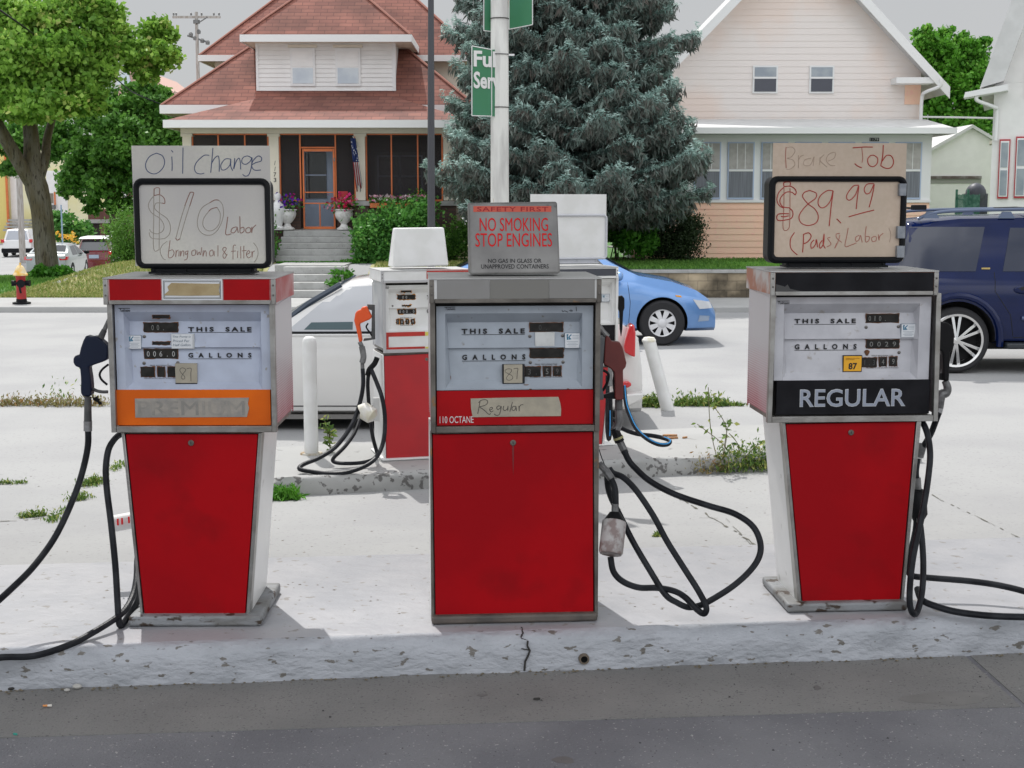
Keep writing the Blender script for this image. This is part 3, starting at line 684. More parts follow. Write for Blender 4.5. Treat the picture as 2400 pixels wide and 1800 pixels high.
# --------------------------- centre pump (grey hood, red band)
o2 = atZ(1205, 1464, .15); o2 = (o2.x, o2.y+.03, .15)
P2 = pump('middle pump with a grey hood and Regular handwritten on tape', o2, 4.2, dict(
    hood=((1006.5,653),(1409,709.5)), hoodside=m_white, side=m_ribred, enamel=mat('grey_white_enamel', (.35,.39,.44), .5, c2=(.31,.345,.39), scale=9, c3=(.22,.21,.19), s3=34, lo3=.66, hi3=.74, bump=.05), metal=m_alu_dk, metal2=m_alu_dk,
    hoodpanels=[((1024,656.5),(1148,702), m_greyglass, 'hood_panel'), ((1148.5,656),(1286.5,701), m_greyglass2, 'hood_panel_middle'), ((1287,653),(1394,699), m_greyglass, 'hood_panel')],
    head=((1009,716),(1404,1010)), face=((1022.5,718),(1389,911.5), 0), rec=((1043,735),(1364,908)), reci=((1049,758),(1360,891)), ledge=818,
    windows=[((1241.3,756.8),(1319,776.8),' 0.  ', mat('digit_faint',(.05,.05,.05),.7)), ((1242,817),(1320,838),'',None), ((1230,859.5),(1266.6,882),'3.', mat('digit_dim',(.08,.08,.08),.7)), ((1273,858.7),(1291,881),'5', m_digit), ((1296.5,858.5),(1314.8,880.5),'9', mat('digit_dim2',(.10,.09,.09),.7))],
    texts=[('THIS  SALE',(1081.7,770),(1229.8,781.5),784), ('G A L L O N S',(1083,831),(1231.5,842.5),845.7)],
    logo=((1041.5,719.3),(1067,727)), fine=(((1254,852),(1306,855.3)), ((1243,882.6),(1318,884.8))),
    screws=[(1241.7,788),(1318.4,786.7),(1242.9,849.2),(1319.5,848.5)], seal=((1323.6,780.6),(1357.8,814.5)),
    band=((1023.5,916.5),(1389.5,993)), bandmat=m_redband, door=[(1014,1019),(1389,1012.5),(1391,1443.5),(1021,1453)],
    lower=[(1008,1014),(1404,1009),(1401,1446),(1011,1456)], lock=(1202.4,1037.7), drip=1, plinth=(1012,1402,1448,.012), plinthmat=m_plinth2))
P2['plate']((1253.5,778.3),(1299.8,811), mat('blank_sticker',(.62,.63,.62),.6,c2=(.55,.56,.55),scale=30), 'blank_sticker', .0012)
t2, y = oct_tape(P2, (1180,853),(1224,897), m_tape, ((1176.7,852.9),(1229.8,899)))
Z7 = zt_(980, 680, 4.424)
wr(P2, Z7, [[(968,820),(935,815),(905,828),(905,850),(938,868),(975,890),(980,915),(955,933),(925,930),(915,910),(935,880),(965,845),(968,820)], [(990,815),(1033,812),(1028,860),(1024,922)]], y, .0011, m_pencil, t2)
tp = poly(P2, [(1103,934),(1200,931.5),(1308.5,930),(1313,945),(1315,958),(1314.3,974.8),(1200,976),(1108,977.5),(1104,958)], .016, .0125, .0165, 'tape_strip', m_tape, P2['band'])
wr(P2, Z7, [[(640,1155),(632,1210),(618,1282)], [(625,1165),(660,1140),(705,1138),(722,1160),(700,1190),(655,1205),(640,1212),(680,1240),(735,1288),(750,1275)],
   [(742,1245),(765,1235),(770,1218),(752,1216),(742,1240),(755,1262),(780,1250)], [(860,1205),(830,1200),(815,1220),(828,1238),(852,1222),(862,1205),(855,1250),(840,1290),(810,1298),(788,1282)],
   [(888,1200),(882,1235),(900,1248),(925,1230),(932,1200),(930,1250)], [(978,1160),(965,1210),(952,1258)], [(1010,1205),(985,1205),(972,1232),(990,1250),(1010,1230),(1014,1205),(1020,1252)], [(1045,1200),(1048,1255),(1050,1215),(1068,1190),(1090,1188)]], .0120, .0013, m_pencil, tp)
a, b = P2['bp'](1030.5,976), P2['bp'](1110,991); text('110 OCTANE', mat('white_letter',(.62,.62,.62),.6), P2['band'], a[0], b[0], b[2], a[2], a[1]+.0002, .0, 'lettering')
wr(P2, Z7, [[(1492,205),(1500,222),(1520,215),(1545,225),(1555,228)], [(1568,215),(1585,205),(1600,218),(1575,218)], [(1638,172),(1642,218)]], .0198, .0012, m_ink, P2['face'], 'scribble')
# rust specks on the face
for i, (px, py, rx, ry) in enumerate(((1233,902,6,1.6),(1243,912,3,1.5),(1331,911,2.5,1),(1056,885,1,6),(1321,818.5,2,2.5))):
    p = P2['fp'](px, py); q_ = P2['fp'](px+rx, py); w_ = abs(q_[0]-p[0]); hh = abs(P2['fp'](px, py+ry)[2]-p[2])
    MB().prism([(p[0]+w_*math.cos(a)*(1+.3*math.sin(3*a+i)), p[2]+hh*math.sin(a)*(1+.3*math.cos(2*a))) for a in rng(0, 6.283, 11)[:-1]], p[1]-.0010, p[1]+.001).build('rust_spot', m_rust, P2['face'])

# --------------------------- right pump (black hood and band)
o3 = atZ(1990, 1435, .15); o3 = (o3.x, o3.y+.03, .15)
P3 = pump('pump with black hood and black band lettered REGULAR, below the Brake Job sign', o3, 3.6, dict(D=.37,
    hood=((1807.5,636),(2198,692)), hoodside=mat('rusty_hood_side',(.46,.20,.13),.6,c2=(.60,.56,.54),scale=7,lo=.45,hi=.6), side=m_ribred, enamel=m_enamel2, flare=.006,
    hoodpanels=[((1818.5,639.5),(2187.5,683.5), m_blackpanel, 'hood_panel')],
    head=((1809,698),(2193,987)), face=((1818,697),(2176,889), 0), rec=((1838,712.5),(2149.5,889)), reci=((1843,736),(2144,873)), ledge=797,
    windows=[((2029.4,736),(2105.6,755.5),'010.  ', m_digit), ((2029.7,796.5),(2106.7,815.5),'0029', m_digit), ((2019,838.5),(2054,860),'1.3', mat('digit_dim3',(.07,.07,.07),.7)), ((2060,837),(2077.2,858),'4', m_digit), ((2084,836),(2101.3,857.5),'9', m_digit)],
    texts=[('THIS  SALE',(1861.2,747),(2005.3,757.3),760), ('G A L L O N S',(1862,806.5),(2007.2,818),820.4)],
    logo=((1821.5,705),(1850,713)), fine=(((2043,832),(2093,834.6)), ((2030.5,861),(2105.6,863.3))),
    screws=[(2029.7,767),(2105.6,765.5),(2107,826)], seal=((2111,759.5),(2144,790.3)),
    band=((1820,892),(2176.5,969)), bandmat=m_blackpanel, door=[(1842,994.5),(2145.7,988.6),(2109,1405.5),(1881,1412)],
    lower=[(1833,990),(2159,985),(2117.6,1407),(1870,1414)], lock=(1994.4,1013.7), plinth=(1846,2128,1416,0), plinthmat=m_plinth))
a, b = P3['bp'](1875.6,913), P3['bp'](2121,951.5)
text('REGULAR', mat('letter_outline',(.62,.64,.66),.4), P3['band'], a[0]-.001, b[0]+.001, b[2]-.001, a[2]+.001, a[1]+.0002, .018, 'lettering_outline', 1, thick=.0004)
text('REGULAR', mat('silver_letter',(.30,.33,.40),.35), P3['band'], a[0]+.001, b[0]-.001, b[2]+.001, a[2]-.001, a[1]-.0008, .006, 'lettering', 1)
m_yel = mat('yellow_sticker', (.80,.40,.015), .5)
_, ym = P3['plate']((1974.6,832.3),(2019.6,871.5), m_ink, 'black_backing', .001)
t3, y = P3['plate']((1976.4,834.2),(2017.8,869.6), m_yel, 'octane_sticker', .0024, ymax=ym)
a, b = P3['fp'](1987.5,850), P3['fp'](2007.5,865.5); text('87', m_ink, t3, a[0], b[0], b[2], a[2], y-.0004, .03, 'lettering')
a, b = P3['fp'](1981,838.5), P3['fp'](2013,843.5); text('MINIMUM OCTANE RATING\n(R+M)/2 METHOD', mat('brown_print',(.35,.16,.01),.6), t3, a[0], b[0], b[2], a[2], y-.0004, 0, 'fine_print')
p = P3['fp'](2031.5,826.5); MB().prism([(p[0]+.010*math.cos(a)*(1+.25*math.sin(3*a)), p[2]+.012*math.sin(a)) for a in rng(0, 6.283, 14)[:-1]], p[1]-.002, p[1]+.002).build('rust_spot', m_rust, P3['face'])
poly(P3, [(1818.7,666),(1830,669),(1840,672),(1846,667),(1852,677),(1880,683),(1900,683.3),(1818.7,683.3)], P3['HF'], P3['HF']-.0002, P3['HF']+.0008, 'peeled_patch', mat('peeled',(.05,.05,.05),.5), P3['hood'])

# ================================================================ topper signs
m_boardgrey = mat('grey_board', (.60,.585,.52), .7, c2=(.66,.64,.57), scale=90, detail=2, lo=.35, hi=.65, c3=(.53,.51,.49), s3=3, lo3=.4, hi3=.7)
m_boardtan = mat('tan_board', (.58,.46,.355), .7, c2=(.62,.50,.40), scale=60, detail=2, lo=.35, hi=.65, c3=(.52,.43,.335), s3=3, lo3=.4, hi3=.7)
def topper(label, P, board, frame, inner, base, mt, bd=.16, fmat=None, group='framed price signs on the pump tops'):
    pl = P['pl']; L = P['L']; root = empty('topper_sign', P['root'].location, pl.th, label, 'sign', group)
    y0, y1 = bd, bd+.09
    x0, z1 = L(*frame[0], y0); x1, z0 = L(*frame[1], y0); ix0, iz1 = L(*inner[0], y0); ix1, iz0 = L(*inner[1], y0)
    n = 6; O = rrect(x0, x1, z0, z1, .035, n); I = rrect(ix0, ix1, iz0, iz1, .016, n); m_ = len(O)
    b = MB()
    def ring(a, ya, c, yc):
        s0 = len(b.v); b.v += [(p[0], ya, p[1]) for p in a]+[(p[0], yc, p[1]) for p in c]
        for i in range(m_): b.f.append([s0+i, s0+(i+1) % m_, s0+m_+(i+1) % m_, s0+m_+i]); b.m.append(0)
    def mixr(t, e=0): return [(o_[0]*(1-t)+i_[0]*t, o_[1]*(1-t)+i_[1]*t) for o_, i_ in zip(O, I)]
    ring(O, y1, O, y0+.012); ring(O, y0+.012, mixr(.18), y0+.003); ring(mixr(.18), y0+.003, mixr(.5), y0-.001); ring(mixr(.5), y0-.001, mixr(.85), y0+.004); ring(mixr(.85), y0+.004, I, y0+.012); ring(I, y0+.012, I, y1); ring(I, y1, O, y1)
    b.build('frame', fmat or m_black, root, smooth=True, ang=60)
    bx0, bz1 = L(*board[0], y0+.02); bx1, _ = L(*board[1], y0+.02)
    bd_ = MB().box(bx0, bx1, y0+.016, y0+.021, z0+.01, bz1).build('card', mt, root)
    bx0, bz1 = L(*base[0], y0); bx1, bz0 = L(*base[1], y0); zl = P['hood'].dimensions.z
    bb = MB(); bb.box(bx0+.004, bx1-.004, y0+.012, y1-.01, bz0+.004, z0+.004); bb.box(bx0, bx1, y0-.01, y1+.01, bz0-.001, bz0+.007)
    for i in range(4): xx = bx0+.015+(bx1-bx0-.034)*i/3; bb.box(xx, xx+.004, y0+.004, y0+.012, bz0+.008, z0+.002)
    bb.build('foot', fmat or m_black, root, bevel=.001)
    def wr_(Z, lines, r, mk, ys=None, nm='handwriting'):
        yy = y0+.0155
        def f(px, py): x, z = L(px, py, yy); return (x, yy, z)
        return strokes([Z(l) for l in lines], f, r, mk, bd_, nm)
    return root, bd_, wr_
m_blue = mat('blue_marker', (.035,.065,.17), .6); m_brownm = mat('faded_marker', (.30,.17,.14), .7); m_faint = mat('faint_marker', (.36,.32,.27), .7)
m_redm = mat('red_marker', (.40,.035,.025), .6); m_redf = mat('faded_red_marker', (.42,.16,.12), .65); m_redff = mat('very_faded_marker', (.42,.31,.24), .7)
m_faintg = mat('grey_ghost', (.29,.25,.22), .7)
_, cd, w = topper('black framed sign handwritten Oil change in blue above a faded price', P1, ((308.5,341.5),(632,344)), ((309,417.5),(636,630)), ((323,433),(622,618)), ((349,629),(597,641)), m_boardgrey)
Z1 = zt_(200, 300, 4.2538)
w(Z1, [[(710,250),(640,285),(600,360),(620,430),(690,458),(755,420),(790,350),(770,280),(710,250)], [(858,222),(874,242)], [(862,285),(866,360),(864,428)], [(974,195),(972,320),(970,455)],
  [(1235,272),(1180,275),(1110,340),(1088,400),(1105,445),(1150,458),(1185,450)], [(1272,198),(1262,320),(1250,445)], [(1255,360),(1290,300),(1325,280),(1335,340),(1335,435)],
  [(1450,310),(1395,310),(1352,365),(1360,415),(1400,412),(1440,370),(1450,310),(1450,380),(1470,425)], [(1490,300),(1485,360),(1480,410),(1500,340),(1530,300),(1545,340),(1548,412)],
  [(1660,300),(1615,278),(1568,300),(1562,345),(1600,362),(1645,330),(1662,295),(1655,390),(1630,465),(1595,480),(1568,462)],
  [(1655,370),(1700,345),(1750,330),(1755,295),(1720,280),(1670,330),(1660,385),(1690,420),(1750,418)]], .0016, m_blue)
w(Z1, [[(685,670),(690,605),(737,600),(738,665)], [(685,675),(740,665),(785,700),(792,750),(765,748)], [(1045,640),(1080,645),(1068,690),(1040,780)], [(1045,642),(1020,700),(990,780)], [(1240,745),(1290,718),(1330,720)], [(1230,830),(1260,805),(1312,792)],
  [(900,1095),(915,1118),(942,1105)], [(1420,885),(1410,960),(1400,1060),(1455,1055)], [(1505,985),(1465,1000),(1452,1035),(1480,1045),(1508,1010),(1512,985),(1525,1045)], [(1540,880),(1542,970),(1545,1045),(1580,1030),(1578,990),(1545,1000)], [(1625,990),(1600,1010),(1605,1042),(1640,1040),(1648,1005),(1625,990)], [(1660,985),(1658,1045),(1668,1000),(1702,965)]], .0017, m_brownm)
w(Z1, [[(685,675),(640,730),(630,790),(665,850),(740,900),(780,960),(775,1020),(720,1055),(660,1040),(640,1010)], [(765,748),(705,750),(690,800),(740,850),(810,900),(845,970),(840,1050),(790,1100),(700,1105),(650,1090),(635,1040)], [(682,605),(682,900),(682,1205),(735,1212)], [(740,665),(738,900),(735,1212)],
  [(1020,700),(960,880),(905,1090)], [(1068,690),(1000,900),(942,1105)], [(1330,720),(1368,770),(1375,880),(1330,1000),(1260,1065),(1180,1060),(1125,1000),(1120,900),(1160,800),(1240,745)], [(1230,830),(1180,900),(1172,970),(1210,1020),(1270,1020),(1330,960),(1345,860),(1312,792)]], .0013, m_faint)
w(Z1, [[(845,1120),(835,1200),(828,1285),(860,1290),(885,1250),(870,1215),(838,1225)], [(905,1220),(900,1285),(908,1235),(928,1215)], [(935,1225),(932,1280)], [(950,1225),(948,1280),(962,1232),(980,1230),(980,1280)], [(1020,1225),(998,1235),(1000,1262),(1020,1245),(1022,1225),(1015,1300),(985,1318)],
  [(1090,1215),(1062,1230),(1065,1270),(1095,1262),(1098,1222),(1090,1215)], [(1112,1220),(1118,1265),(1135,1235),(1148,1265),(1160,1190)], [(1175,1220),(1172,1280),(1190,1225),(1205,1240),(1205,1280)], [(1262,1215),(1238,1235),(1245,1275),(1272,1265),(1272,1225),(1262,1215)], [(1285,1225),(1285,1278)], [(1322,1170),(1322,1280)],
  [(1410,1270),(1370,1215),(1385,1190),(1405,1205),(1372,1265),(1385,1300),(1415,1260)], [(1500,1170),(1475,1180),(1472,1310)], [(1455,1230),(1500,1225)], [(1520,1225),(1518,1295)], [(1548,1180),(1550,1300)], [(1580,1175),(1580,1300)], [(1562,1225),(1605,1220)], [(1610,1260),(1640,1240),(1625,1222),(1605,1260),(1625,1295),(1650,1280)], [(1660,1230),(1662,1290),(1668,1240),(1690,1225)]], .0014, m_brownm)
w(Z1, [[(815,1130),(765,1170),(745,1230),(770,1295),(800,1315)], [(1675,1145),(1710,1190),(1722,1250),(1705,1310),(1680,1340)]], .0012, m_faint)
_, cd3, w = topper('black framed sign handwritten Brake Job $89.99 in red, edge patched with tape', P3, ((1812,335),(2125,332.5)), ((1804.6,412.5),(2122.5,617)), ((1820,426),(2109,602)), ((1842,615.5),(2080,625.6)), m_boardtan)
Z3 = zt_(1720, 300, 4.2538)
w(Z3, [[(1185,198),(1290,190),(1385,190)], [(1205,355),(1235,380),(1275,396)], [(1365,272),(1335,310),(1345,365),(1390,385),(1430,350),(1432,300),(1395,272),(1360,275)], [(1490,170),(1483,280),(1465,370)], [(1460,372),(1510,400),(1565,395),(1592,340),(1570,280),(1520,275),(1480,330)],
  [(500,580),(500,545),(560,540),(560,580)], [(500,585),(560,580),(605,605),(622,640),(612,668)], [(500,590),(450,640),(430,710),(450,770),(500,800)], [(612,668),(575,640),(520,642),(470,690),(460,740),(490,785),(550,795)], [(550,795),(585,830),(585,880),(550,910),(440,920),(442,860),(548,855)], [(470,880),(500,885),(545,875)],
  [(755,622),(700,645),(688,690),(740,755),(810,810),(842,880),(820,945),(740,972),(670,945),(650,880),(690,810),(750,750),(815,700),(820,650),(755,622)],
  [(985,625),(930,625),(860,680),(840,750),(870,795),(920,780),(965,720),(990,625),(970,780),(950,980)], [(1025,905),(1068,948)], [(1245,570),(1190,580),(1130,660),(1130,710),(1165,715),(1215,660),(1245,575),(1230,700),(1220,808)], [(1395,555),(1330,560),(1300,610),(1320,655),(1360,640),(1398,560),(1380,670),(1348,790)], [(1145,885),(1270,850),(1398,818)],
  [(605,1042),(565,1110),(570,1200),(632,1265)], [(695,1060),(692,1150),(685,1240)], [(695,1060),(745,1045),(770,1080),(740,1130),(695,1155)], [(800,1115),(770,1150),(775,1200),(812,1165),(822,1110),(835,1190)], [(880,1120),(855,1160),(862,1200),(895,1150),(900,1055),(890,1150),(912,1200)]], .0021, m_redm)
w(Z3, [[(962,1090),(935,1100),(955,1130),(968,1160),(930,1185)], [(1055,1050),(1020,1060),(1030,1100),(1075,1140)], [(1058,1065),(1040,1130),(1005,1200),(1025,1150)], [(1140,995),(1125,1080),(1110,1180),(1185,1160),(1220,1145)], [(1250,1070),(1215,1090),(1220,1130),(1250,1110),(1262,1070),(1280,1140)], [(1320,980),(1310,1060),(1315,1135),(1345,1120),(1350,1085),(1318,1080)], [(1405,1080),(1375,1095),(1382,1130),(1415,1125),(1422,1090),(1405,1080)], [(1440,1060),(1448,1120),(1455,1080),(1490,1050)], [(520,190),(515,280),(522,400)], [(1275,196),(1285,290),(1278,345)], [(500,600),(498,800),(492,1002),(548,1000),(558,860),(560,600)]], .0016, m_redf)
w(Z3, [[(525,195),(580,190),(610,230),(570,290),(530,300),(590,320),(608,370),(560,410),(525,410)], [(642,270),(645,330),(642,400)], [(645,320),(665,285),(700,270)], [(770,300),(705,320),(700,370),(760,370),(790,310),(800,290),(790,380)], [(860,290),(855,370)], [(900,265),(860,320),(930,390)], [(940,330),(1000,300),(1010,245),(950,260),(920,320),(960,370),(1010,375)], [(1545,995),(1565,1060),(1550,1140)]], .0012, m_redff)
# grey tape patches wrapped round the right frame edge
tpm = mat('duct_tape', (.20,.22,.25), .35, .3, c2=(.28,.30,.33), scale=30)
Lr = P3['L']
for (a, b) in (((2108.5,430),(2123.5,459)), ((2104,530),(2120.5,559)), ((2103,576),(2119,604))):
    x0, z1 = Lr(*a, .155); x1, z0 = Lr(*b, .155); MB().box(x0, x1+.002, .1555, .255, z0, z1).build('tape_patch', tpm, cd3.parent, bevel=.002)

# metal no-smoking sign on the centre pump
pl = P2['pl']; L = P2['L']; ry = .10
root = empty('no_smoking_sign', P2['root'].location, pl.th, 'grey metal box sign reading NO SMOKING STOP ENGINES on the middle pump', 'sign')
m_sgn = mat('sign_metal', (.29,.285,.275), .5, .2, c2=(.20,.195,.19), scale=5, c3=(.10,.10,.10), s3=14, lo3=.66, hi3=.72, bump=.08)
def q4(p, d): x, z = L(*p, d); return (x, d, z)
tl, tr_, br, bl = q4((1098.5,475.5),ry+.05), q4((1306.5,472.5),ry+.05), q4((1313.2,641.5),ry), q4((1101,644),ry)
b_ = MB(); dd = .10
b_.hexa([bl, br, (br[0], br[1]+dd+.05, br[2]), (bl[0], bl[1]+dd+.05, bl[2])], [tl, tr_, (tr_[0]-.004, tr_[1]+dd-.05, tr_[2]), (tl[0]-.004, tl[1]+dd-.05, tl[2])])
sb = b_.build('panel', m_sgn, root, bevel=.009, seg=3)
def sp_(px, py, off=.001):
    t = max(0, min(1, (py-474)/(643-474))); d = ry+.05-.05*t; x, z = L(px, py, d); return (x, d-off, z)
def stext(s_, a, b, mt_, bold, name='lettering', sp=1):
    p0, p1 = sp_(*a), sp_(*b); o_ = text(s_, mt_, sb, p0[0], p1[0], p1[2], p0[2], 0, bold, name, sp)
    me = o_.data; n_ = len(me.vertices); co = np.empty(n_*3); me.vertices.foreach_get('co', co); co = co.reshape(-1, 3)
    t = (co[:, 2]-p1[2])/(p0[2]-p1[2]); co[:, 1] += p1[1]+(p0[1]-p1[1])*t; me.vertices.foreach_set('co', co.reshape(-1)); me.update(); return o_
m_sred = mat('sign_red', (.66,.008,.012), .5, spec=.2); m_sred2 = mat('sign_red_dark', (.34,.010,.015), .6)
p0, p1 = sp_(1109.5,483), sp_(1292,496.5)
MB().hexa([(p0[0],p1[1],p1[2]),(p1[0],p1[1],p1[2]),(p1[0],p1[1]+.003,p1[2]),(p0[0],p1[1]+.003,p1[2])], [(p0[0],p0[1],p0[2]),(p1[0],p0[1],p0[2]),(p1[0],p0[1]+.003,p0[2]),(p0[0],p0[1]+.003,p0[2])]).build('red_stripe', mat('stripe',(.60,.09,.05),.5), sb)
stext('SAFETY FIRST', (1118,484.8),(1285,495.5), m_sred2, .012, sp=1.1)
stext('NO SMOKING', (1124,510.5),(1284.5,541.5), m_sred, 0)
stext('STOP ENGINES', (1114,546.5),(1294,578), m_sred, 0)
stext('NO GAS IN GLASS OR', (1144,606.5),(1269,615.8), m_ink, .006)
stext('UNAPPROVED CONTAINERS', (1127.5,619.5),(1286,629.3), m_ink, .006)
# ================================================================ hoses and nozzles
def adopt(o, root):
    M_ = Matrix.Translation(root.location) @ Matrix.Rotation(root.rotation_euler.z, 4, 'Z')
    o.parent = root; o.matrix_parent_inverse = M_.inverted(); return o
def hose(root, pts, r=.0125, name='hose', mt=None, k=7, n=10, parent=None):
    P = spline([atY(*p) for p in pts], k); o = MB().tube(P, r, n).build(name, mt or m_rubber, smooth=True)
    return adopt(o, root) if root else o
def subp(o, par):   # make o (parented to root space) a child of par while keeping its place
    o.parent = par; return o
def tubeL(P, pts, r, name, mt, parent, n=10, k=5):
    Q = []
    for px, py, d in pts: x, z = P['L'](px, py, d); Q.append((x, d, z))
    return MB().tube(spline(Q, k) if len(Q) > 2 else Q, r, n).build(name, mt, parent, smooth=True)
def outl(P, pts, d, t, name, mt, parent, bev=.008):
    return MB().prism([P['L'](x, y, d) for x, y in pts], d, d+t).build(name, mt, parent, bevel=bev, seg=3)
m_navy = mat('navy_nozzle_rubber', (.007,.013,.034), .4, bump=.05, spec=.25); m_maroon = mat('maroon_nozzle_rubber', (.13,.018,.014), .5, c2=(.10,.012,.010), scale=10)
m_nozblack = mat('black_nozzle_rubber', (.008,.008,.009), .45, spec=.15); m_noz_or = mat('orange_nozzle_rubber', (.72,.085,.012), .5)
m_nozgrey = mat('grey_sleeve', (.055,.058,.06), .6, c2=(.09,.09,.09), scale=20)

# left pump: navy nozzle
Za = zt_(160, 740, 7.54); d = .16
nz_ = outl(P1, Za([(310,350),(400,372),(480,360),(560,410),(640,480),(690,540),(700,640),(690,770),(600,820),(450,870),(360,905),(375,1010),(390,1100),(402,1230),(405,1380),(385,1430),(250,1430),(218,1370),(213,1290),(218,1180),(215,1080),(200,925),(120,895),(82,830),(84,750),(130,697),(185,710),(215,570),(260,440)]), d, .05, 'nozzle', m_navy, P1['root'], .013)
tubeL(P1, [(*Za([(560,420)])[0], d+.025), (*Za([(640,250)])[0], d+.025)], [.014,.0105], 'collar', m_nozgrey, nz_); tubeL(P1, [(*Za([(640,250)])[0], d+.025), (*Za([(720,60)])[0], d+.03)], [.009,.007], 'spout', m_zinc, nz_)
tubeL(P1, [(*q, d+.025) for q in Za([(395,1270),(500,1325),(600,1345),(700,1345)])], .0065, 'guard', m_nozgrey, nz_)
tubeL(P1, [(*q, d+.025) for q in Za([(710,860),(600,950),(555,1040),(590,1130),(690,1220)])], .0045, 'lever', m_black, nz_)
outl(P1, Za([(405,1385),(450,1450),(470,1440),(520,1410),(520,1460),(550,1465),(545,1510),(590,1530),(590,1565),(550,1580),(510,1530),(440,1490)]), d+.02, .006, 'latch', m_black, nz_, .001)
h1 = hose(P1['root'], [(206,996,5.47),(206,1045,5.47),(192,1110,5.45),(169,1175,5.4),(130,1257,5.32),(81,1325,5.22),(32,1375,5.12),(-30,1430,5.0),(-120,1500,4.9),(-170,1545,4.88),(-100,1556,4.9),(0,1541,4.93),(81,1537,4.97),(163,1511,5.05),(217,1483,5.14),(270,1450,5.25),(295,1427,5.33),(312,1393,5.42),(320,1354,5.5),(322,1310,5.6),(330,1270,5.68)])
adopt(MB().tube([atY(206,930,5.47),atY(206,990,5.47)], [.0135,.0155], 12).build('sleeve', m_nozgrey, smooth=True), P1['root'])
adopt(MB().tube([atY(206,987,5.47),atY(206,1010,5.47)], .0168, 12).build('coupling', mat('zinc_coupling',(.30,.30,.31),.45,.6,c2=(.22,.22,.22),scale=40), smooth=True, ang=50), P1['root'])
hose(P1['root'], [(300,1016,5.52),(283,1018,5.5),(268,1030,5.46),(254,1055,5.43),(248,1100,5.4),(251,1152,5.38),(260,1224,5.34),(270,1322,5.31),(275,1403,5.29),(278,1452,5.27),(282,1466,5.27),(290,1460,5.3),(303,1440,5.36),(320,1414,5.42),(326,1385,5.5),(328,1340,5.58)])
# white wrapped pipe behind the left pump
pp = MB().tube([atY(262,1228,5.9),atY(345,1212,5.95)], .036, 16).build('vapour_canister', m_white, smooth=True, ang=50); adopt(pp, P1['root'])
for u in (276,286,302): 
    a = atY(u,1226-.19*(u-262),5.861); o = MB().box(a.x-.003,a.x+.004,a.y-.003,a.y+.001,a.z-.014,a.z+.014).build('red_print', m_sred, smooth=False); adopt(o, P1['root'])

# middle pump: maroon nozzle in a dark holder
Zb = zt_(1400, 740, 4.88); d = .10
bt = outl(P2, Zb([(12,238),(92,242),(84,400),(72,520),(60,840),(78,905),(75,962),(14,965)]), d, .06, 'nozzle_holder', mat('holder_grey',(.10,.105,.11),.4,.3), P2['root'], .004)
nz_ = outl(P2, Zb([(115,225),(140,250),(165,295),(255,302),(285,350),(300,400),(335,540),(325,590),(295,622),(298,800),(300,950),(285,965),(212,965),(203,930),(200,700),(195,645),(150,600),(78,555),(85,400),(95,250)]), d-.005, .05, 'nozzle', m_maroon, P2['root'], .013)
tubeL(P2, [(*q, d+.02) for q in Zb([(0,95),(40,150),(70,185),(118,240)])], [.010,.012,.010,.012], 'spout', m_zinc, nz_)
tubeL(P2, [(*q, d+.02) for q in Zb([(66,622),(112,650),(128,690),(110,770),(62,860)])], .0055, 'lever', m_black, nz_)
outl(P2, Zb([(76,905),(150,882),(205,872),(206,955),(78,948)]), d+.01, .02, 'guard', m_black, nz_, .003)
tubeL(P2, [(*q, d+.02) for q in Zb([(75,560),(150,590),(190,650),(185,760),(195,880)])], .004, 'trigger', m_black, nz_)
tubeL(P2, [(*q, d+.02) for q in Zb([(245,960),(245,1070)])], .0155, 'swivel', m_nozgrey, P2['root'])
tubeL(P2, [(*q, d+.02) for q in Zb([(245,1075),(250,1150),(250,1220),(225,1275),(195,1310)])], .0165, 'elbow', m_zinc, P2['root'])
tubeL(P2, [(*q, d+.02) for q in Zb([(190,1285),(255,1440)])], [.017,.020], 'breakaway', m_nozblack, P2['root']); tubeL(P2, [(*q, d+.02) for q in Zb([(234,1385),(243,1408)])], .0212, 'yellow_band', mat('dull_yellow_band',(.30,.28,.13),.6), P2['root'])
tubeL(P2, [(*q, d+.02) for q in Zb([(255,1435),(320,1570)])], [.0155,.015], 'coupling', m_zinc, P2['root'])
hose(P2['root'], [(1463,1056,5.42),(1472,1076,5.42),(1486,1094,5.42),(1524,1128,5.44),(1583,1159,5.46),(1660,1185,5.48),(1719,1203,5.47),(1761,1230,5.45),(1780,1264,5.42),(1781,1299,5.4),(1761,1334,5.37),(1719,1373,5.33),(1664,1408,5.31),(1637,1420,5.31),(1612,1423,5.31),(1586,1412,5.33),(1559,1393,5.36),(1524,1338,5.40),(1485,1272,5.46),(1454,1210,5.5),(1430,1160,5.52),(1423,1122,5.52),(1428,1100,5.52)])
hose(P2['root'], [(1428,1098,5.50),(1437,1109,5.49),(1462,1120,5.48),(1493,1152,5.46),(1532,1210,5.42),(1563,1268,5.38),(1602,1330,5.33),(1637,1385,5.28),(1655,1422,5.25),(1650,1438,5.25),(1633,1428,5.27),(1606,1400,5.31),(1579,1385,5.35),(1540,1378,5.38),(1497,1377,5.38),(1460,1363,5.38),(1438,1340,5.39),(1431,1305,5.4)])
hose(P2['root'], [(1404,1087,5.46),(1415,1098,5.45),(1422,1107,5.45)], .014, 'pipe_elbow', m_zinc); hose(P2['root'], [(1418,1100,5.45),(1433,1122,5.44)], .0155, 'coupling', m_zinc)
hose(P2['root'], [(1430,1118,5.44),(1441,1145,5.44),(1443,1183,5.43)], .013, 'short_hose'); hose(P2['root'], [(1442,1180,5.43),(1441,1205,5.43)], .0145, 'coupling', m_zinc)
cnp = [atY(1441,1200,5.43), atY(1440,1222,5.42), atY(1431,1300,5.36)]
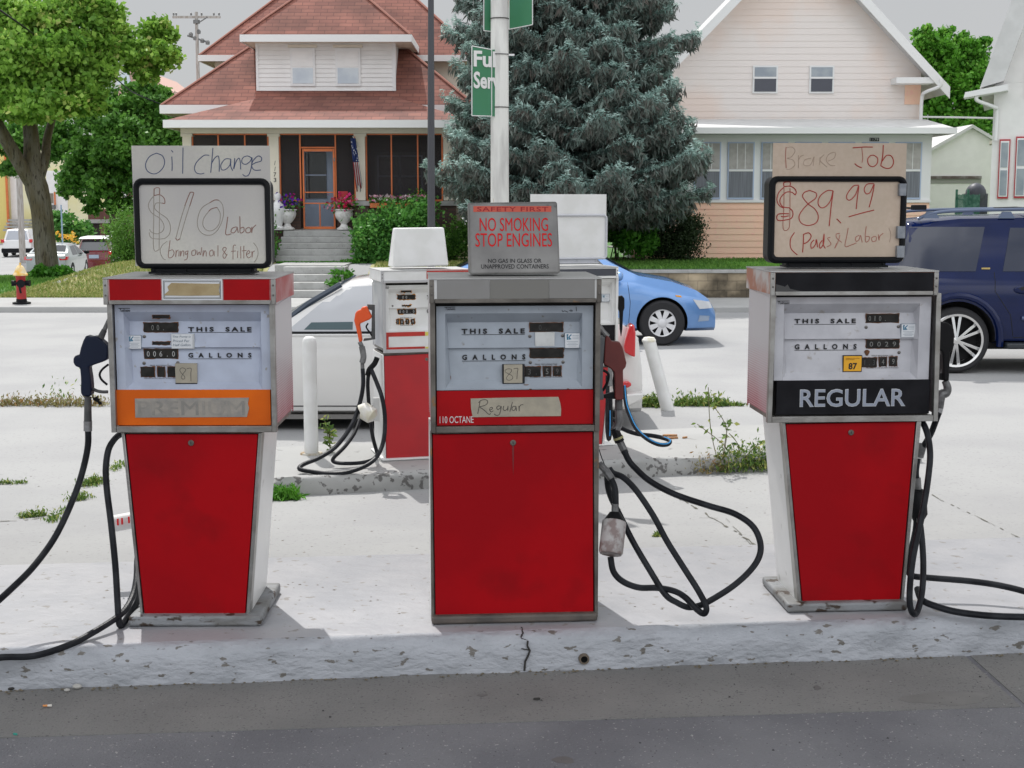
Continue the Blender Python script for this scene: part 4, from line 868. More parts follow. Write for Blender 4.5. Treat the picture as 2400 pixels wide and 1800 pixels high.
adopt(MB().tube([cnp[0], cnp[1]], [.02,.046], 18).build('filter_head', m_nozblack, smooth=True, ang=50), P2['root'])
v = (cnp[2]-cnp[1]).normalized()
fl_ = MB().tube([cnp[1], cnp[1]+v*.006, cnp[2]-v*.01, cnp[2]-v*.002], [.045,.0475,.0475,.043], 22).build('filter_canister', mat('worn_canister',(.42,.40,.39),.6,c2=(.22,.17,.16),scale=26,lo=.45,hi=.6,bump=.2), smooth=True, ang=40)
adopt(fl_, P2['root'])
for c_ in ((1402,1078),(1424,1108)):
    pass
hose(P2['root'], [(1404,1053,5.5),(1410,1072,5.5),(1418,1092,5.5)], .002, 'cable')

# right pump: black nozzle
Zc = zt_(2120, 720, 2.8603); d = .12
nz_ = outl(P3, Zc([(205,65),(222,80),(235,95),(290,105),(318,122),(333,148),(336,200),(330,285),(308,300),(300,495),(262,495),(258,310),(240,287),(200,285)]), d, .05, 'nozzle', m_nozblack, P3['root'], .012)
outl(P3, Zc([(210,452),(262,442),(262,492),(214,484)]), d+.01, .025, 'guard', m_nozblack, nz_, .003)
tubeL(P3, [(*q, d+.025) for q in Zc([(236,290),(252,330),(252,400),(245,445)])], .0035, 'lever', mat('grey_lever',(.25,.25,.25),.4,.6), nz_)
tubeL(P3, [(*q, d+.02) for q in Zc([(272,495),(288,540),(278,575),(245,590),(238,680)])], [.014,.016,.018,.020,.013], 'swivel', m_zinc, P3['root'])
tubeL(P3, [(*q, d+.02) for q in Zc([(238,676),(228,715)])], .0135, 'coupling', mat('bright_coupling',(.42,.42,.42),.4,.6), P3['root'])
hose(P3['root'], [(2200,968,5.62),(2192,990,5.63),(2181,1018,5.66),(2163,1048,5.7)])
hose(P3['root'], [(2164,1040,5.7),(2155,1072,5.7)], .016, 'coupling', m_zinc); hose(P3['root'], [(2152,1075,5.7),(2148,1105,5.7),(2150,1130,5.7)], .0105, 'short_hose'); hose(P3['root'], [(2150,1120,5.7),(2152,1148,5.7)], .014, 'coupling', m_zinc)
fb = MB().tube([atY(2152,1146,5.7),atY(2152,1156,5.7),atY(2153,1205,5.68),atY(2152,1222,5.68)], [.018,.033,.036,.02], 14).build('filter_canister', m_nozblack, smooth=True, ang=40); adopt(fb, P3['root'])
hose(P3['root'], [(2150,984,5.62),(2162,990,5.58),(2174,1019,5.54),(2180,1064,5.5),(2176,1115,5.47),(2167,1176,5.44),(2155,1236,5.42),(2142,1296,5.4),(2134,1356,5.39),(2132,1410,5.38),(2139,1437,5.38),(2150,1433,5.42),(2161,1387,5.48),(2164,1326,5.52),(2161,1266,5.56),(2155,1215,5.62)])
hose(P3['root'], [(2149,1210,5.7),(2146,1245,5.7),(2136,1290,5.7),(2128,1330,5.7),(2138,1349,5.68),(2176,1354,5.66),(2272,1362,5.64),(2347,1373,5.6),(2420,1392,5.55),(2490,1420,5.48),(2470,1444,5.40),(2400,1446,5.36),(2317,1443,5.36),(2242,1434,5.38),(2194,1421,5.42),(2161,1406,5.48),(2150,1380,5.56)], .0135)

# ================================================================ far island: two pumps
m_rustor = mat('orange_rust', (.55,.24,.04), .9, c2=(.30,.12,.03), scale=50)
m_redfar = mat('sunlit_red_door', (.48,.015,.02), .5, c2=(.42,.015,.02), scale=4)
m_whitep = mat('chalky_white', (.74,.74,.73), .6, c2=(.68,.68,.66), scale=7)
m_redold = mat('weathered_red_trim', (.50,.03,.02), .6, c2=(.42,.03,.02), scale=10); m_yelold = mat('yellow_tape', (.68,.62,.12), .6)
FTH = math.degrees(math.atan2(FU.y, FU.x))
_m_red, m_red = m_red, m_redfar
o4 = atZ(1000, 1077, -.056); o4 = (o4.x, o4.y+.03, -.056)
P4 = pump('rusty white pump on the far island with an orange nozzle on its left side', o4, FTH, dict(group='fuel pumps on the far island', rust=m_rustor, jag=.006,
    hood=((893,634.5),(1106,660)), hoodside=m_whitep, side=mat('sheet_side',(.40,.42,.46),.35,.5,c2=(.55,.56,.58),scale=5), enamel=m_whitep, metal=mat('bright_alu',(.52,.52,.53),.35,.7), metal2=m_whitep,
    hoodpanels=[((900,638.5),(999,662),m_whitep,'hood_panel'), ((1000,632),(1100,652),m_redold,'hood_panel')],
    head=((898,668),(1104,822)), face=((903,669),(1098,774),0), rec=((910,677),(1090,771)), reci=((913,687),(1087,763)), ledge=722,
    windows=[((940,681),(962.7,684.5),'',None), ((931,691.3),(973,701.5),' 00. ',m_digit2), ((941.7,715),(963.4,718),'',None), ((932,725),(974.5,735),'000.0',m_digit2),
             ((928.6,748.3),(935,760),'2',m_digit2), ((937.3,748.3),(946,760),'8',m_digit2), ((950.2,748),(958.6,759.6),'7',m_digit2), ((963,747.7),(971.7,759.3),'9',m_digit2)],
    texts=[('THIS  SALE',(1000,692),(1070,699),700.5), ('G A L L O N S',(1000,725),(1070,731),733)], logo=((898.5,672),(911.5,676.5)), fine=(((938,744),(966,746)),((938,761.5),(968,763))),
    screws=[(920,717),(1078,715)], seal=((1072,704),(1086,720)), band=((903,779),(1098,815)), bandmat=m_whitep,
    door=[(900.5,835),(1094,824.5),(1092,1062),(906,1076.5)], lower=[(896,832),(1099,821),(1097,1063),(901,1079)], lock=(1000,842), plinth=(897,1100,1077,0), plinthmat=m_whitep))
o5 = atZ(1345, 1049, -.056); o5 = (o5.x, o5.y+.03, -.056)
P5 = pump('white pump with a black hood on the far island behind the middle pump', o5, FTH, dict(group='fuel pumps on the far island',
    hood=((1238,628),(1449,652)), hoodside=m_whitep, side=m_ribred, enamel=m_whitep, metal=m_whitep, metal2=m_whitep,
    hoodpanels=[((1246,632),(1444,646),mat('slate_panel',(.05,.055,.07),.5),'hood_panel')],
    head=((1243,656),(1447,857)), face=((1248,656),(1442,762),0), rec=((1256,664),(1434,757)), reci=((1259,674),(1431,750)), ledge=706,
    windows=[((1360,676),(1402,686),'',None), ((1360,708),(1402,718),'',None)],
    texts=[], logo=((1250,658),(1263,663)), fine=(((1360,725),(1385,727)),((1360,740),(1385,742))),
    screws=[(1350,695)], seal=((1410,690),(1426,706)), band=((1248,766),(1442,842)), bandmat=m_blackpanel,
    door=[(1262,872),(1428,861),(1410,1041),(1282,1049)], lower=[(1254,868),(1434,858),(1416,1042),(1274,1052)], lock=(1345,880), plinth=(1262,1440,1050,0), plinthmat=m_whitep))
m_red = _m_red
# red frame with yellow ends round the blank strip on the rusty pump
for (a, b, mt_, nm) in (((903,779.5),(996,787),m_redold,'red_trim'),((903,814.5),(996,821.5),m_redold,'red_trim'),((903,788.5),(911,814),m_redold,'red_trim'),((996.5,778),(1020,786),m_yelold,'yellow_trim'),((997,813),(1020,820),m_yelold,'yellow_trim')):
    x0, z1 = P4['L'](*a, .015); x1, z0 = P4['L'](*b, .015)
    MB().box(x0, x1, .0135, .018, min(z0,z1), max(z0,z1)).build(nm, mt_, P4['band'])
# toppers
pl = P4['pl']; L = P4['L']; root = empty('topper_sign', P4['root'].location, pl.th, 'blank white tapered box sign on top of the rusty far pump', 'sign', 'blank signs on the far pumps')
def q5(px, py, d): x, z = L(px, py, d); return (x, d, z)
bl, br, tr_, tl = q5(921,627.5,.10), q5(1052,622.5,.10), q5(1041,533,.14), q5(925,534.5,.14)
MB().hexa([bl,br,(br[0],br[1]+.20,br[2]),(bl[0],bl[1]+.20,bl[2])],[tl,tr_,(tr_[0],tr_[1]+.08,tr_[2]),(tl[0],tl[1]+.08,tl[2])]).build('panel', m_whitep, root, bevel=.012, seg=3)
topper('blank light framed sign on the far pump behind the NO SMOKING sign', P5, ((1243,455),(1421,453)), ((1240,502),(1424.5,608)), ((1246,508),(1419,602.5)), ((1262,606),(1402,616)), m_whitep, .14, mat('pale_frame',(.50,.51,.54),.5), 'blank signs on the far pumps')
# orange nozzle and hoses of the rusty pump
Zd = zt_(640, 700, 3.4555); d = .2
def outY(pts, Y, t, name, mt_, parent, bev=.006):
    P_ = [atY(x, y, Y) for x, y in pts]; o = MB().prism([(p.x, p.z) for p in P_], Y, Y+t).build(name, mt_, bevel=bev, seg=2); return adopt(o, parent)
R4 = P4['root']; Yn = 9.95
outY(Zd([(715,70),(755,62),(798,145),(790,165),(700,205),(712,280),(722,345),(695,355),(685,300),(665,215),(655,180),(665,120),(680,98),(712,90)]), Yn, .055, 'nozzle', m_noz_or, R4, .013)
outY(Zd([(760,45),(822,50),(822,90),(825,330),(730,345),(735,322),(795,318),(800,95),(770,85)]), Yn+.03, .03, 'nozzle_holder', m_nozgrey, R4, .003)
hose(R4, [(*q, Yn) for q in Zd([(770,200),(755,230),(780,270),(800,300)])], .006, 'lever', m_black)
hose(R4, [(843,801,Yn+.02),(848,812,Yn+.02)], .016, 'swivel', m_zinc); hose(R4, [(848,812,Yn),(852,835,Yn),(849,850,Yn)], .022, 'elbow', m_zinc); hose(R4, [(849,848,Yn),(850,868,Yn)], .014, 'coupling', m_zinc)
hose(R4, [(850,864,9.95),(851,903,9.93),(843,946,9.9),(825,995,9.8),(790,1044,9.68),(750,1072,9.58),(712,1088,9.5),(702,1099,9.45),(727,1105,9.44),(770,1110,9.44),(814,1107,9.45),(860,1090,9.5),(886,1066,9.6),(900,1027,9.7),(902,975,9.78),(895,931,9.82),(883,897,9.9),(870,866,9.96)], .0155)
hose(R4, [(864,875,10.0),(862,900,10),(864,940,10),(868,985,10),(874,1025,10),(884,1062,10.02)], .014)
hose(R4, [(843,984,9.95),(831,1015,9.85),(808,1047,9.75),(783,1072,9.68),(782,1082,9.66),(802,1086,9.65),(843,1085,9.66),(872,1078,9.7),(886,1064,9.8)], .0135)
hose(R4, [(884,838,9.98),(878,852,9.98),(866,866,9.97),(862,880,9.97)], .02, 'elbow', m_nozblack)
adopt(MB().tube([atY(846,965,9.86),atY(852,962,9.86),atY(872,975,9.84),atY(879,980,9.84)], [.05,.062,.058,.03], 18).build('filter_canister', mat('yellowed_canister',(.62,.58,.45),.6,c2=(.72,.71,.68),scale=8), smooth=True, ang=45), R4)
a = atY(884,932,10.12); adopt(MB().box(a.x-.03,a.x+.02,10.1,10.12,a.z-.17,a.z).build('side_label', m_white, bevel=.001), R4)
# nozzle and blue-striped hoses of the black-hooded far pump
R5 = P5['root']; m_bstripe = mat('blue_stripe', (.03,.28,.62), .5)
outY([(1450,694),(1459,693),(1464,700),(1464,722),(1461,730),(1459,772),(1456,790),(1453,772),(1452,730),(1449,726)], 10.2, .05, 'nozzle', m_nozblack, R5, .006)
hp1 = [(1430,905,10.2),(1431,940,10.18),(1463,905,10.1),(1466,940,10.05),(1473,966,10.0),(1490,1003,9.9),(1514,1027,9.8),(1541,1041,9.75),(1563,1042,9.74),(1570,1034,9.76),(1556,1027,9.82),(1527,1021,9.9),(1493,1017,10.0),(1460,1005,10.1),(1440,985,10.2)][2:]
h_ = hose(R5, hp1, .0155)
st = [(x+1.5, y-2.5, Y-.014) for x, y, Y in hp1[:9]]; st = hose(R5, st, .0045, 'hose_stripe', m_bstripe, n=6)
hose(R5, [(1424,880,10.15),(1424,950,10.1),(1423,1000,10.08),(1427,1030,10.06),(1431,1000,10.08),(1431,930,10.12)], .0155); hose(R5, [(1430,962,10.08),(1430,1000,10.04),(1429,1022,10.03)], .004, 'hose_stripe', m_bstripe, n=6)
hose(R5, [(1430,860,10.15),(1430,905,10.12)], .018, 'coupling', m_zinc)

# ================================================================ posts, canopy
can = MB(); cA = Vector((ext(kA,kB,.5)[0], ext(kA,kB,.5)[1], 0)); 
def cpt(u, v): q = cA+IU*u+IN*v; return (q.x, q.y)
SHX = 0
can.prismz([cpt(-7,-1.1), cpt(7,-1.1), cpt(7,2.02), cpt(-7,2.02)], 3.25, 3.42)  # unseen slab, its depth shaped for the shade and bounced light
cn = can.build('shade_canopy', mat('canopy_paint',(.6,.6,.58),.7)); tag(cn, 'flat canopy roof over the near side of the pumps, out of view and sized for its shade', 'canopy')
pr = empty('sign_post', atZ(1172,1066,-.056), 0, 'tall white steel post with rust streaks carrying green signs on the far island', 'post')
b0 = pr.location; hp_ = 3.4
m_post = mat('rusty_white_post', (.72,.72,.68), .55, c2=(.50,.49,.47), scale=2.2, lo=.45, hi=.6, c3=(.36,.17,.05), s3=5, lo3=.67, hi3=.71, stretch=(4,4,.7), bump=.08)
MB().tube([(0,0,0),(0,0,1.6),(0,0,hp_)], [.067,.066,.062], 12).build('post', m_post, pr, smooth=True, ang=25)
def onpost(px, py): p = atY(px, py, b0.y-.0); return p.x-b0.x, p.z-b0.z
for (py, r_) in ((44,.068),(128,.069),(252,.068)):
    _, z = onpost(1172, py); MB().tube([(0,0,z-.003),(0,0,z+.003)], r_, 14).build('strap', m_dark if py != 128 else m_zinc, pr)
x, z = onpost(1195,129); MB().box(.05, .105, -.02, .0, z-.006, z+.006).build('bracket', m_isteel, pr)
m_sgreen = mat('sign_green', (.035,.19,.085), .5, c2=(.05,.22,.14), scale=2, lo=.3, hi=.7)
def psign(pts, Y, label, twist, lines=None):
    P_ = [atY(px, py, Y) for px, py in pts]; c = P_[0]
    r_ = empty('hanging_sign', (0,0,0), 0, label, 'sign')
    # the right/left edge swings away from the camera by twist
    q = [(p.x, Y+twist*(abs(p.x-P_[tw_].x)), p.z) for p in P_ for tw_ in (0,)]
    q = []
    for p in P_: q.append((p.x, Y+twist*abs(p.x-P_[0].x), p.z))
    q2 = [(x, y+.012, z) for x, y, z in q]
    pn = MB().add(q+q2, [(0,1,2,3),(7,6,5,4),(0,4,5,1),(1,5,6,2),(2,6,7,3),(3,7,4,0)]).build('panel', m_sgreen, r_)
    e_ = MB()
    for i in range(4):
        a, b = Vector(q[i]), Vector(q[(i+1) % 4]); off = Vector((0,-.002,0)); e_.tube([a+off, b+off], .0035, 4)
    e_.build('edge', m_white, pn)
    return pn, q
m_signwhite = mat('sign_white', (.70,.70,.68), .6)
pn, q = psign([(1106,108),(1152,114),(1152,271),(1106,271)], 10.05, 'green hanging sign reading Full Serve, half behind the white post', .5)
for tx, py0, py1, wpx in (('Full',118,156,62),('Serve',167,207,76)):
    a = atY(1110, py0, 10.05); b = atY(1110+wpx, py1, 10.05); o = text(tx, m_signwhite, pn, a.x, b.x, b.z, a.z, 10.045, .03)
    me = o.data; n_ = len(me.vertices); co = np.empty(n_*3); me.vertices.foreach_get('co', co); co = co.reshape(-1,3); co[:,1] += .5*np.abs(co[:,0]-q[0][0]); 
    # letters stop at the panel's end
    me.vertices.foreach_set('co', co.reshape(-1)); me.update()
# widen the panel so it carries the whole words behind the post
a = atY(1152,114,10.05); b = atY(1152,271,10.05); xr = atY(1189,114,10.1).x
pn2 = MB(); y_ = 10.05+.5*abs(a.x-q[0][0]); y2 = 10.05+.5*abs(xr-q[0][0])
pn2.add([(a.x,y_,a.z),(xr,y2,a.z+.01),(xr,y2,b.z),(b.x,y_,b.z),(a.x,y_+.012,a.z),(xr,y2+.012,a.z+.01),(xr,y2+.012,b.z),(b.x,y_+.012,b.z)], [(0,1,2,3),(7,6,5,4),(0,4,5,1),(1,5,6,2),(2,6,7,3),(3,7,4,0)])
pn2.build('panel_end', m_sgreen, pn.parent)
psign([(1248,58),(1193,66),(1193,-60),(1248,-64)], 10.25, 'green hanging sign to the right of the top of the white post', .4)
psign([(1134,72),(1152,73),(1152,-60),(1134,-60)], 10.2, 'narrow green hanging sign left of the top of the white post', .4)

p = atY(1014,540,13); z0 = T(p.x, 13)
lp = empty('lamp_pole', (p.x, 13, z0), 0, 'thin dark grey pole standing behind the far pumps, left of the spruce', 'pole')
MB().tube([(-.02,0,0),(-.01,0,2.2),(0,0,3.9)], [.040,.034,.026], 8).build('shaft', mat('dark_grey_pole',(.06,.062,.07),.5,.3), lp, smooth=True); MB().box(-.13,.09,-.11,.11,0,.02).build('base_plate', m_zinc, lp)
p = atZ(730,1064,-.056); bo = empty('bollard', (p.x,p.y,-.056), 0, 'upright white bollard at the left end of the far island', 'bollard')
MB().lathe([(.052,0),(.052,.82),(.047,.85),(.03,.868),(.0,.872)], (0,0,0), 20).build('post', m_whitep, bo, smooth=True, ang=40); MB().lathe([(.085,0),(.08,.012),(.0,.012)], (0,0,0), 16).build('base', mat('rusty_flange',(.30,.22,.13),.8,c2=(.5,.48,.42),scale=20), bo)
p = atZ(1567,960,-.2); q = atY(1521,798,p.y); zb = T(p.x,p.y); bl_ = empty('bollard', (p.x,p.y,zb), 0, 'leaning white bollard in the weed strip in front of the blue sedan', 'bollard')
MB().tube([(0,0,-.03),(q.x-p.x,0,q.z-zb)], .062, 18).build('post', m_whitep, bl_, smooth=True, ang=40)
MB().lathe([(.066,-.012),(.068,.004),(.05,.03),(.0,.038)], (q.x-p.x,0,q.z-zb), 16).build('cap', mat('yellowed_cap',(.66,.62,.45),.6,c2=(.72,.71,.68),scale=7), bl_, smooth=True)
# ================================================================ vehicles
def paint(name, c, c2=None, rough=.3, metal=.0, coat=1.0): return mat(name, c, rough, metal, c2=c2, scale=2, coat=coat)
m_arch = mat('wheel_arch_dark', (.006,.006,.007), .9)
m_seam = mat('panel_seam', (.01,.01,.012), .8)
m_carglass = mat('car_glass', (.015,.02,.025), .04, spec=.9)
m_redlens = mat('red_lens', (.55,.006,.012), .15, coat=1)
m_alloy = mat('alloy_rim', (.62,.62,.63), .3, .4); m_hubwhite = mat('pale_wheel_cover', (.68,.68,.69), .35, .1)
m_plate = mat('number_plate', (.35,.42,.52), .5)
m_interior = mat('interior', (.03,.03,.035), .8)
class Car:
    def __init__(s, name, label, cat, loc, rz, L, W, top, belt, zb=.20, group=None, planp=4.0, plana=.16, tum=.24):
        s.root = empty(name, loc, rz, label, cat, group); s.L, s.W, s.top, s.belt, s.zb = L, W, top, belt, zb; s.pp, s.pa, s.tum = planp, plana, tum
    def zt(s, x): return interp(x, s.top)
    def zbelt(s, x): return interp(x, s.belt) if isinstance(s.belt, list) else s.belt
    def hw(s, x): t = min(1, abs(2*x/s.L)); return s.W/2*(1-s.pa*t**s.pp)
    def sec(s, x):
        w, top = s.hw(x), s.zt(x); sh = min(s.zbelt(x), top-.03); h = max(top-sh, .03); wg = w*(.95-s.tum*min(1, h/.5)) if h > .06 else w*.9
        g = lambda t: .95*w+(wg-.95*w)*t
        zl = s.zb
        return [(0,zl),(.82*w,zl),(.96*w,zl+.05),(w,zl+.40*(sh-zl)),(.995*w,zl+.72*(sh-zl)),(.975*w,sh-.03),(.95*w,sh),(g(.5/.9),sh+.5*h),(g(1),sh+.86*h),(wg*.94,top-.035*min(1,h*4)),(wg*.80,top-.012),(wg*.4,top),(0,top+.006)]
    def side(s, x, z, off=.004):   # y of the side skin at height z (right hand side, y<0)
        c = s.sec(x)
        for (a, za), (b, zb_) in zip(c[2:], c[3:]):
            if za <= z <= zb_: return -(a+(b-a)*(z-za)/max(zb_-za, 1e-6))-off
        return -c[3][0]-off
    def body(s, mt, wheels, arch=1.14, n=60, name='body'):
        b = MB(); xs = rng(-s.L/2, s.L/2, n); xs = sorted(set(xs+[x for x, _ in s.top if abs(x) < s.L/2]))
        m = 13; R_ = []
        for x in xs:
            c = s.sec(x); row = [(x, -y, z) for y, z in c]+[(x, y, z) for y, z in c[-2:0:-1]]; R_.append(row); b.v += row
        k = len(R_[0])
        for i in range(len(xs)-1):
            for j in range(k): b.f.append([i*k+j, (i+1)*k+j, (i+1)*k+(j+1) % k, i*k+(j+1) % k]); b.m.append(0)
        b.f.append(list(range(k))); b.f.append([(len(xs)-1)*k+j for j in range(k)][::-1]); b.m += [0, 0]
        o = b.build(name, mt, s.root, smooth=True, ang=40)
        cu = []
        def outw(q):
            bm_ = bmesh.new(); bm_.from_mesh(q.data); bmesh.ops.remove_doubles(bm_, verts=bm_.verts, dist=1e-5); bmesh.ops.recalc_face_normals(bm_, faces=bm_.faces); bm_.to_mesh(q.data); bm_.free()
        outw(o)
        for (wx, r) in wheels:
            for sy in (-1, 1):
                c = MB().cyl((wx, sy*(s.W/2-.27), r), (wx, sy*(s.W/2+.1), r), r*arch, n=36).build('cut', m_arch); cu.append(c); outw(c)
                md = o.modifiers.new('b', 'BOOLEAN'); md.object = c; md.operation = 'DIFFERENCE'; md.solver = 'EXACT'; md.material_mode = 'TRANSFER'
        o.parent = None; bpy.context.view_layer.update()
        me = bpy.data.meshes.new_from_object(o.evaluated_get(bpy.context.evaluated_depsgraph_get()))
        o.modifiers.clear(); o.data = me; me.name = name; o.parent = s.root
        try: me.set_sharp_from_angle(angle=R(40))
        except Exception: pass
        for c in cu: bpy.data.objects.remove(c)
        for (wx, r) in wheels:
            for sy in (-1, 1):
                MB().lathe([(r*arch-.002,0),(r*arch-.002,.255),(0,.256)] if False else [(r*arch-.003,-.02),(r*arch-.003,.24),(.001,.245)], (wx, sy*(s.W/2-.262) if sy > 0 else sy*(s.W/2-.262), r), 30, 'y').build('wheel_well', m_arch, o) if False else None
        s.bodyo = o; return o
    def wheel(s, wx, r, mt, style='cover', rr=.62, wid=.2, sides=(-1, 1)):
        for sy in sides:
            y = sy*(s.W/2-.02)
            pr = [(rr*r*.98,.0),(rr*r,-.012),(r*.90,-.018),(r*.98,.005),(r,.035),(r,wid-.03),(r*.97,wid),(rr*r,wid)]
            t = MB().lathe([(a, b if sy < 0 else -b) for a, b in pr], (wx, y, r), 40, 'y', False).build('wheel', m_tyre, s.root, smooth=True, ang=40)
            rb = MB(); f = lambda d: y+sy*-d if sy > 0 else y+d
            R0 = rr*r
            if style == 'cover':
                rb.lathe([(R0,.004*1),(R0*.95,-.006),(R0*.90,.0),(R0*.88,.012)] if sy < 0 else [(R0,-.004),(R0*.95,.006),(R0*.90,0),(R0*.88,-.012)], (wx, y, r), 36, 'y', False)
                rim = rb.build('rim', mt, t, smooth=True, ang=40)
                for k in range(8):
                    a = 2*math.pi*(k+.5)/8; c, s_ = math.cos(a), math.sin(a); w0, w1 = R0*.11, R0*.20
                    def P_(u, v, d): return (wx+c*u-s_*v, f(d), r+s_*u+c*v)
                    MB().hexa([P_(.1*R0,-w0,.004),P_(.93*R0,-w1,.004),P_(.93*R0,-w1,.02),P_(.1*R0,-w0,.02)], [P_(.1*R0,w0,.004),P_(.93*R0,w1,.004),P_(.93*R0,w1,.02),P_(.1*R0,w0,.02)]).build('spoke', mt, rim)
                MB().lathe([(R0*.30,-.002),(R0*.26,-.008),(.0,-.010)] if sy < 0 else [(R0*.30,.002),(R0*.26,.008),(.0,.010)], (wx, y, r), 20, 'y').build('hub', mt, rim, smooth=True)
                MB().lathe([(R0*.9,.04),(0,.041)] if sy < 0 else [(R0*.9,-.04),(0,-.041)], (wx, y, r), 24, 'y').build('brake_side', m_arch, rim)
            elif style == 'chrome':
                rim = rb.lathe([(R0*1.03,-.012),(R0*1.0,-.022),(R0*.92,-.018),(R0*.88,.03),(R0*.86,.09)], (wx, y, r), 44, 'y', False).build('rim', mt, t, smooth=True, ang=50)
                for k in range(6):
                    for dv in (-.5, .5):
                        a = 2*math.pi*(k+.5)/6+dv*.32; c, s_ = math.cos(a), math.sin(a); w0, w1 = R0*.045, R0*.06
                        def P_(u, v, d): return (wx+c*u-s_*v, f(d), r+s_*u+c*v)
                        MB().hexa([P_(.08*R0,-w0,.00),P_(.90*R0,-w1,.025),P_(.90*R0,-w1,.06),P_(.08*R0,-w0,.05)], [P_(.08*R0,w0,.0),P_(.90*R0,w1,.025),P_(.90*R0,w1,.06),P_(.08*R0,w0,.05)]).build('spoke', mt, rim, bevel=.004)
                MB().lathe([(R0*.16,.01),(R0*.14,-.01),(.0,-.014)], (wx, y, r), 20, 'y').build('hub', mt, rim, smooth=True)
                MB().lathe([(R0*.86,.10),(0,.101)], (wx, y, r), 24, 'y').build('brake_side', m_arch, rim)
            else:
                rim = rb.lathe([(R0,.0),(R0*.85,-.005),(R0*.5,.012),(.0,.0)] if sy < 0 else [(R0,0),(R0*.85,.005),(R0*.5,-.012),(.0,0)], (wx, y, r), 24, 'y').build('rim', mt, t, smooth=True)
    def pane(s, poly, name='side_window', mt=None, off=.004, sides=(-1,), rimw=0, parent=None):
        """poly in (x,z) convex-ish quad given as bottom list and top list: [(xb0,zb0),(xb1,zb1),(xt1,zt1),(xt0,zt0)]"""
        (x0,z0),(x1,z1),(x2,z2),(x3,z3) = poly; n = 10; m_ = 5
        for sy in sides:
            b = MB()
            for j in range(m_+1):
                v = j/m_
                for i in range(n+1):
                    u = i/n; x = (x0+(x1-x0)*u)*(1-v)+(x3+(x2-x3)*u)*v; z = (z0+(z1-z0)*u)*(1-v)+(z3+(z2-z3)*u)*v
                    y = s.side(x, z, off); b.v.append((x, y*(1 if sy < 0 else -1), z))
            for j in range(m_):
                for i in range(n):
                    q = j*(n+1)+i; b.f.append([q,q+1,q+n+2,q+n+1] if sy < 0 else [q,q+n+1,q+n+2,q+1]); b.m.append(0)
            b.build(name, mt or m_carglass, parent or s.bodyo, smooth=True)
    def screen(s, xa, xb, inset=.10, name='windscreen', mt=None, off=.006, n=8):
        """glass over the sloping top between stations xa and xb"""
        b = MB(); k = 10
        for i in range(n+1):
            x = xa+(xb-xa)*i/n; c = s.sec(x); wg = c[8][0] if True else 0; w = max(.2, c[9][0]-inset*.5); z = s.zt(x)
            dz = (s.zt(x+.02)-s.zt(x-.02))/.04; l = math.hypot(1, dz); nx, nz_ = -dz/l, 1/l
            for j in range(k+1):
                u = -1+2*j/k; y = w*u; zz = z-.02*abs(u)**6
                b.v.append((x+nx*off, y, zz+nz_*off+.004))
        for i in range(n):
            for j in range(k): q = i*(k+1)+j; b.f.append([q,q+1,q+k+2,q+k+1]); b.m.append(0)
        b.build(name, mt or m_carglass, s.bodyo, smooth=True)
    def line(s, pts, r=.004, name='door_seam', mt=None, sides=(-1,)):
        for sy in sides:
            P_ = []
            for (x0,z0),(x1,z1) in zip(pts, pts[1:]):
                for i in range(8): t = i/8; x = x0+(x1-x0)*t; z = z0+(z1-z0)*t; P_.append((x, s.side(x,z,0)*(1 if sy < 0 else -1), z))
            P_.append((pts[-1][0], s.side(*pts[-1],0)*(1 if sy < 0 else -1), pts[-1][1]))
            MB().tube(P_, r, 5).build(name, mt or m_seam, s.bodyo)
    def blob(s, c, r3, name, mt): MB().ball((0,0,0), *r3, 14, 8).build(name, mt, s.bodyo, smooth=True).location = c

# --- blue sedan across the forecourt, front to the right
xw = atY(1552.5, 757, 20).x; zg = T(xw, 20)
c = Car('parked_car', 'blue sedan with pale alloy wheels in the street behind the far pumps', 'car', (xw+.78-2.24, 20+.87, zg), 0, 4.48, 1.74,
        [(-2.24,.62),(-2.20,.90),(-2.05,1.02),(-1.55,1.07),(-.95,1.36),(-.55,1.44),(0,1.455),(.35,1.42),(1.02,1.06),(1.12,1.01),(1.6,.93),(1.95,.80),(2.14,.66),(2.24,.50)], [(-2.24,.92),(-1,.94),(1.1,.91),(2.24,.62)], .20, planp=6, plana=.22)
m_bluep = paint('blue_metallic', (.15,.31,.62), (.13,.28,.57), .36, .45)
c.body(m_bluep, [(1.46,.325),(-1.25,.325)])
for wx in (1.46, -1.25): c.wheel(wx, .325, m_hubwhite, 'cover')
c.screen(.42, 1.0, name='windscreen'); c.screen(-1.5, -1.0, name='rear_window')
c.pane([(-.10,.96),(.86,.94),(.42,1.33),(-.10,1.37)], sides=(-1,1)); c.pane([(-1.15,.98),(-.18,.965),(-.18,1.37),(-.72,1.31)], sides=(-1,1))
c.line([(.98,.30),(1.0,.62),(.96,.90)]); c.line([(-.14,.28),(-.14,.93)]); c.line([(-.95,.45),(-1.05,.93)]); c.line([(.98,.30),(-.14,.28),(-.8,.30)])
c.pane([(2.0,.52),(2.19,.53),(2.16,.62),(1.90,.66)], 'headlight', mat('lamp_lens',(.62,.64,.66),.1,coat=1), .006, (-1,1)); c.pane([(1.66,.70),(1.74,.69),(1.72,.715),(1.64,.725)], 'side_marker', mat('amber_lens',(.80,.35,.02),.3), .006)
c.pane([(1.98,.34),(2.14,.35),(2.15,.42),(2.0,.43)], 'fog_lamp', mat('fog_lens',(.30,.38,.5),.2,coat=1), .006)
MB().tube([(.80,-.84,.955),(.84,-.93,.985)], .02, 6).build('mirror_arm', m_bluep, c.bodyo); c.blob((.83,-.99,1.0),(.06,.11,.07),'mirror',m_bluep)
MB().box(.95,1.12,-.6,.2,.985,1.0).build('wiper', m_black, c.bodyo)
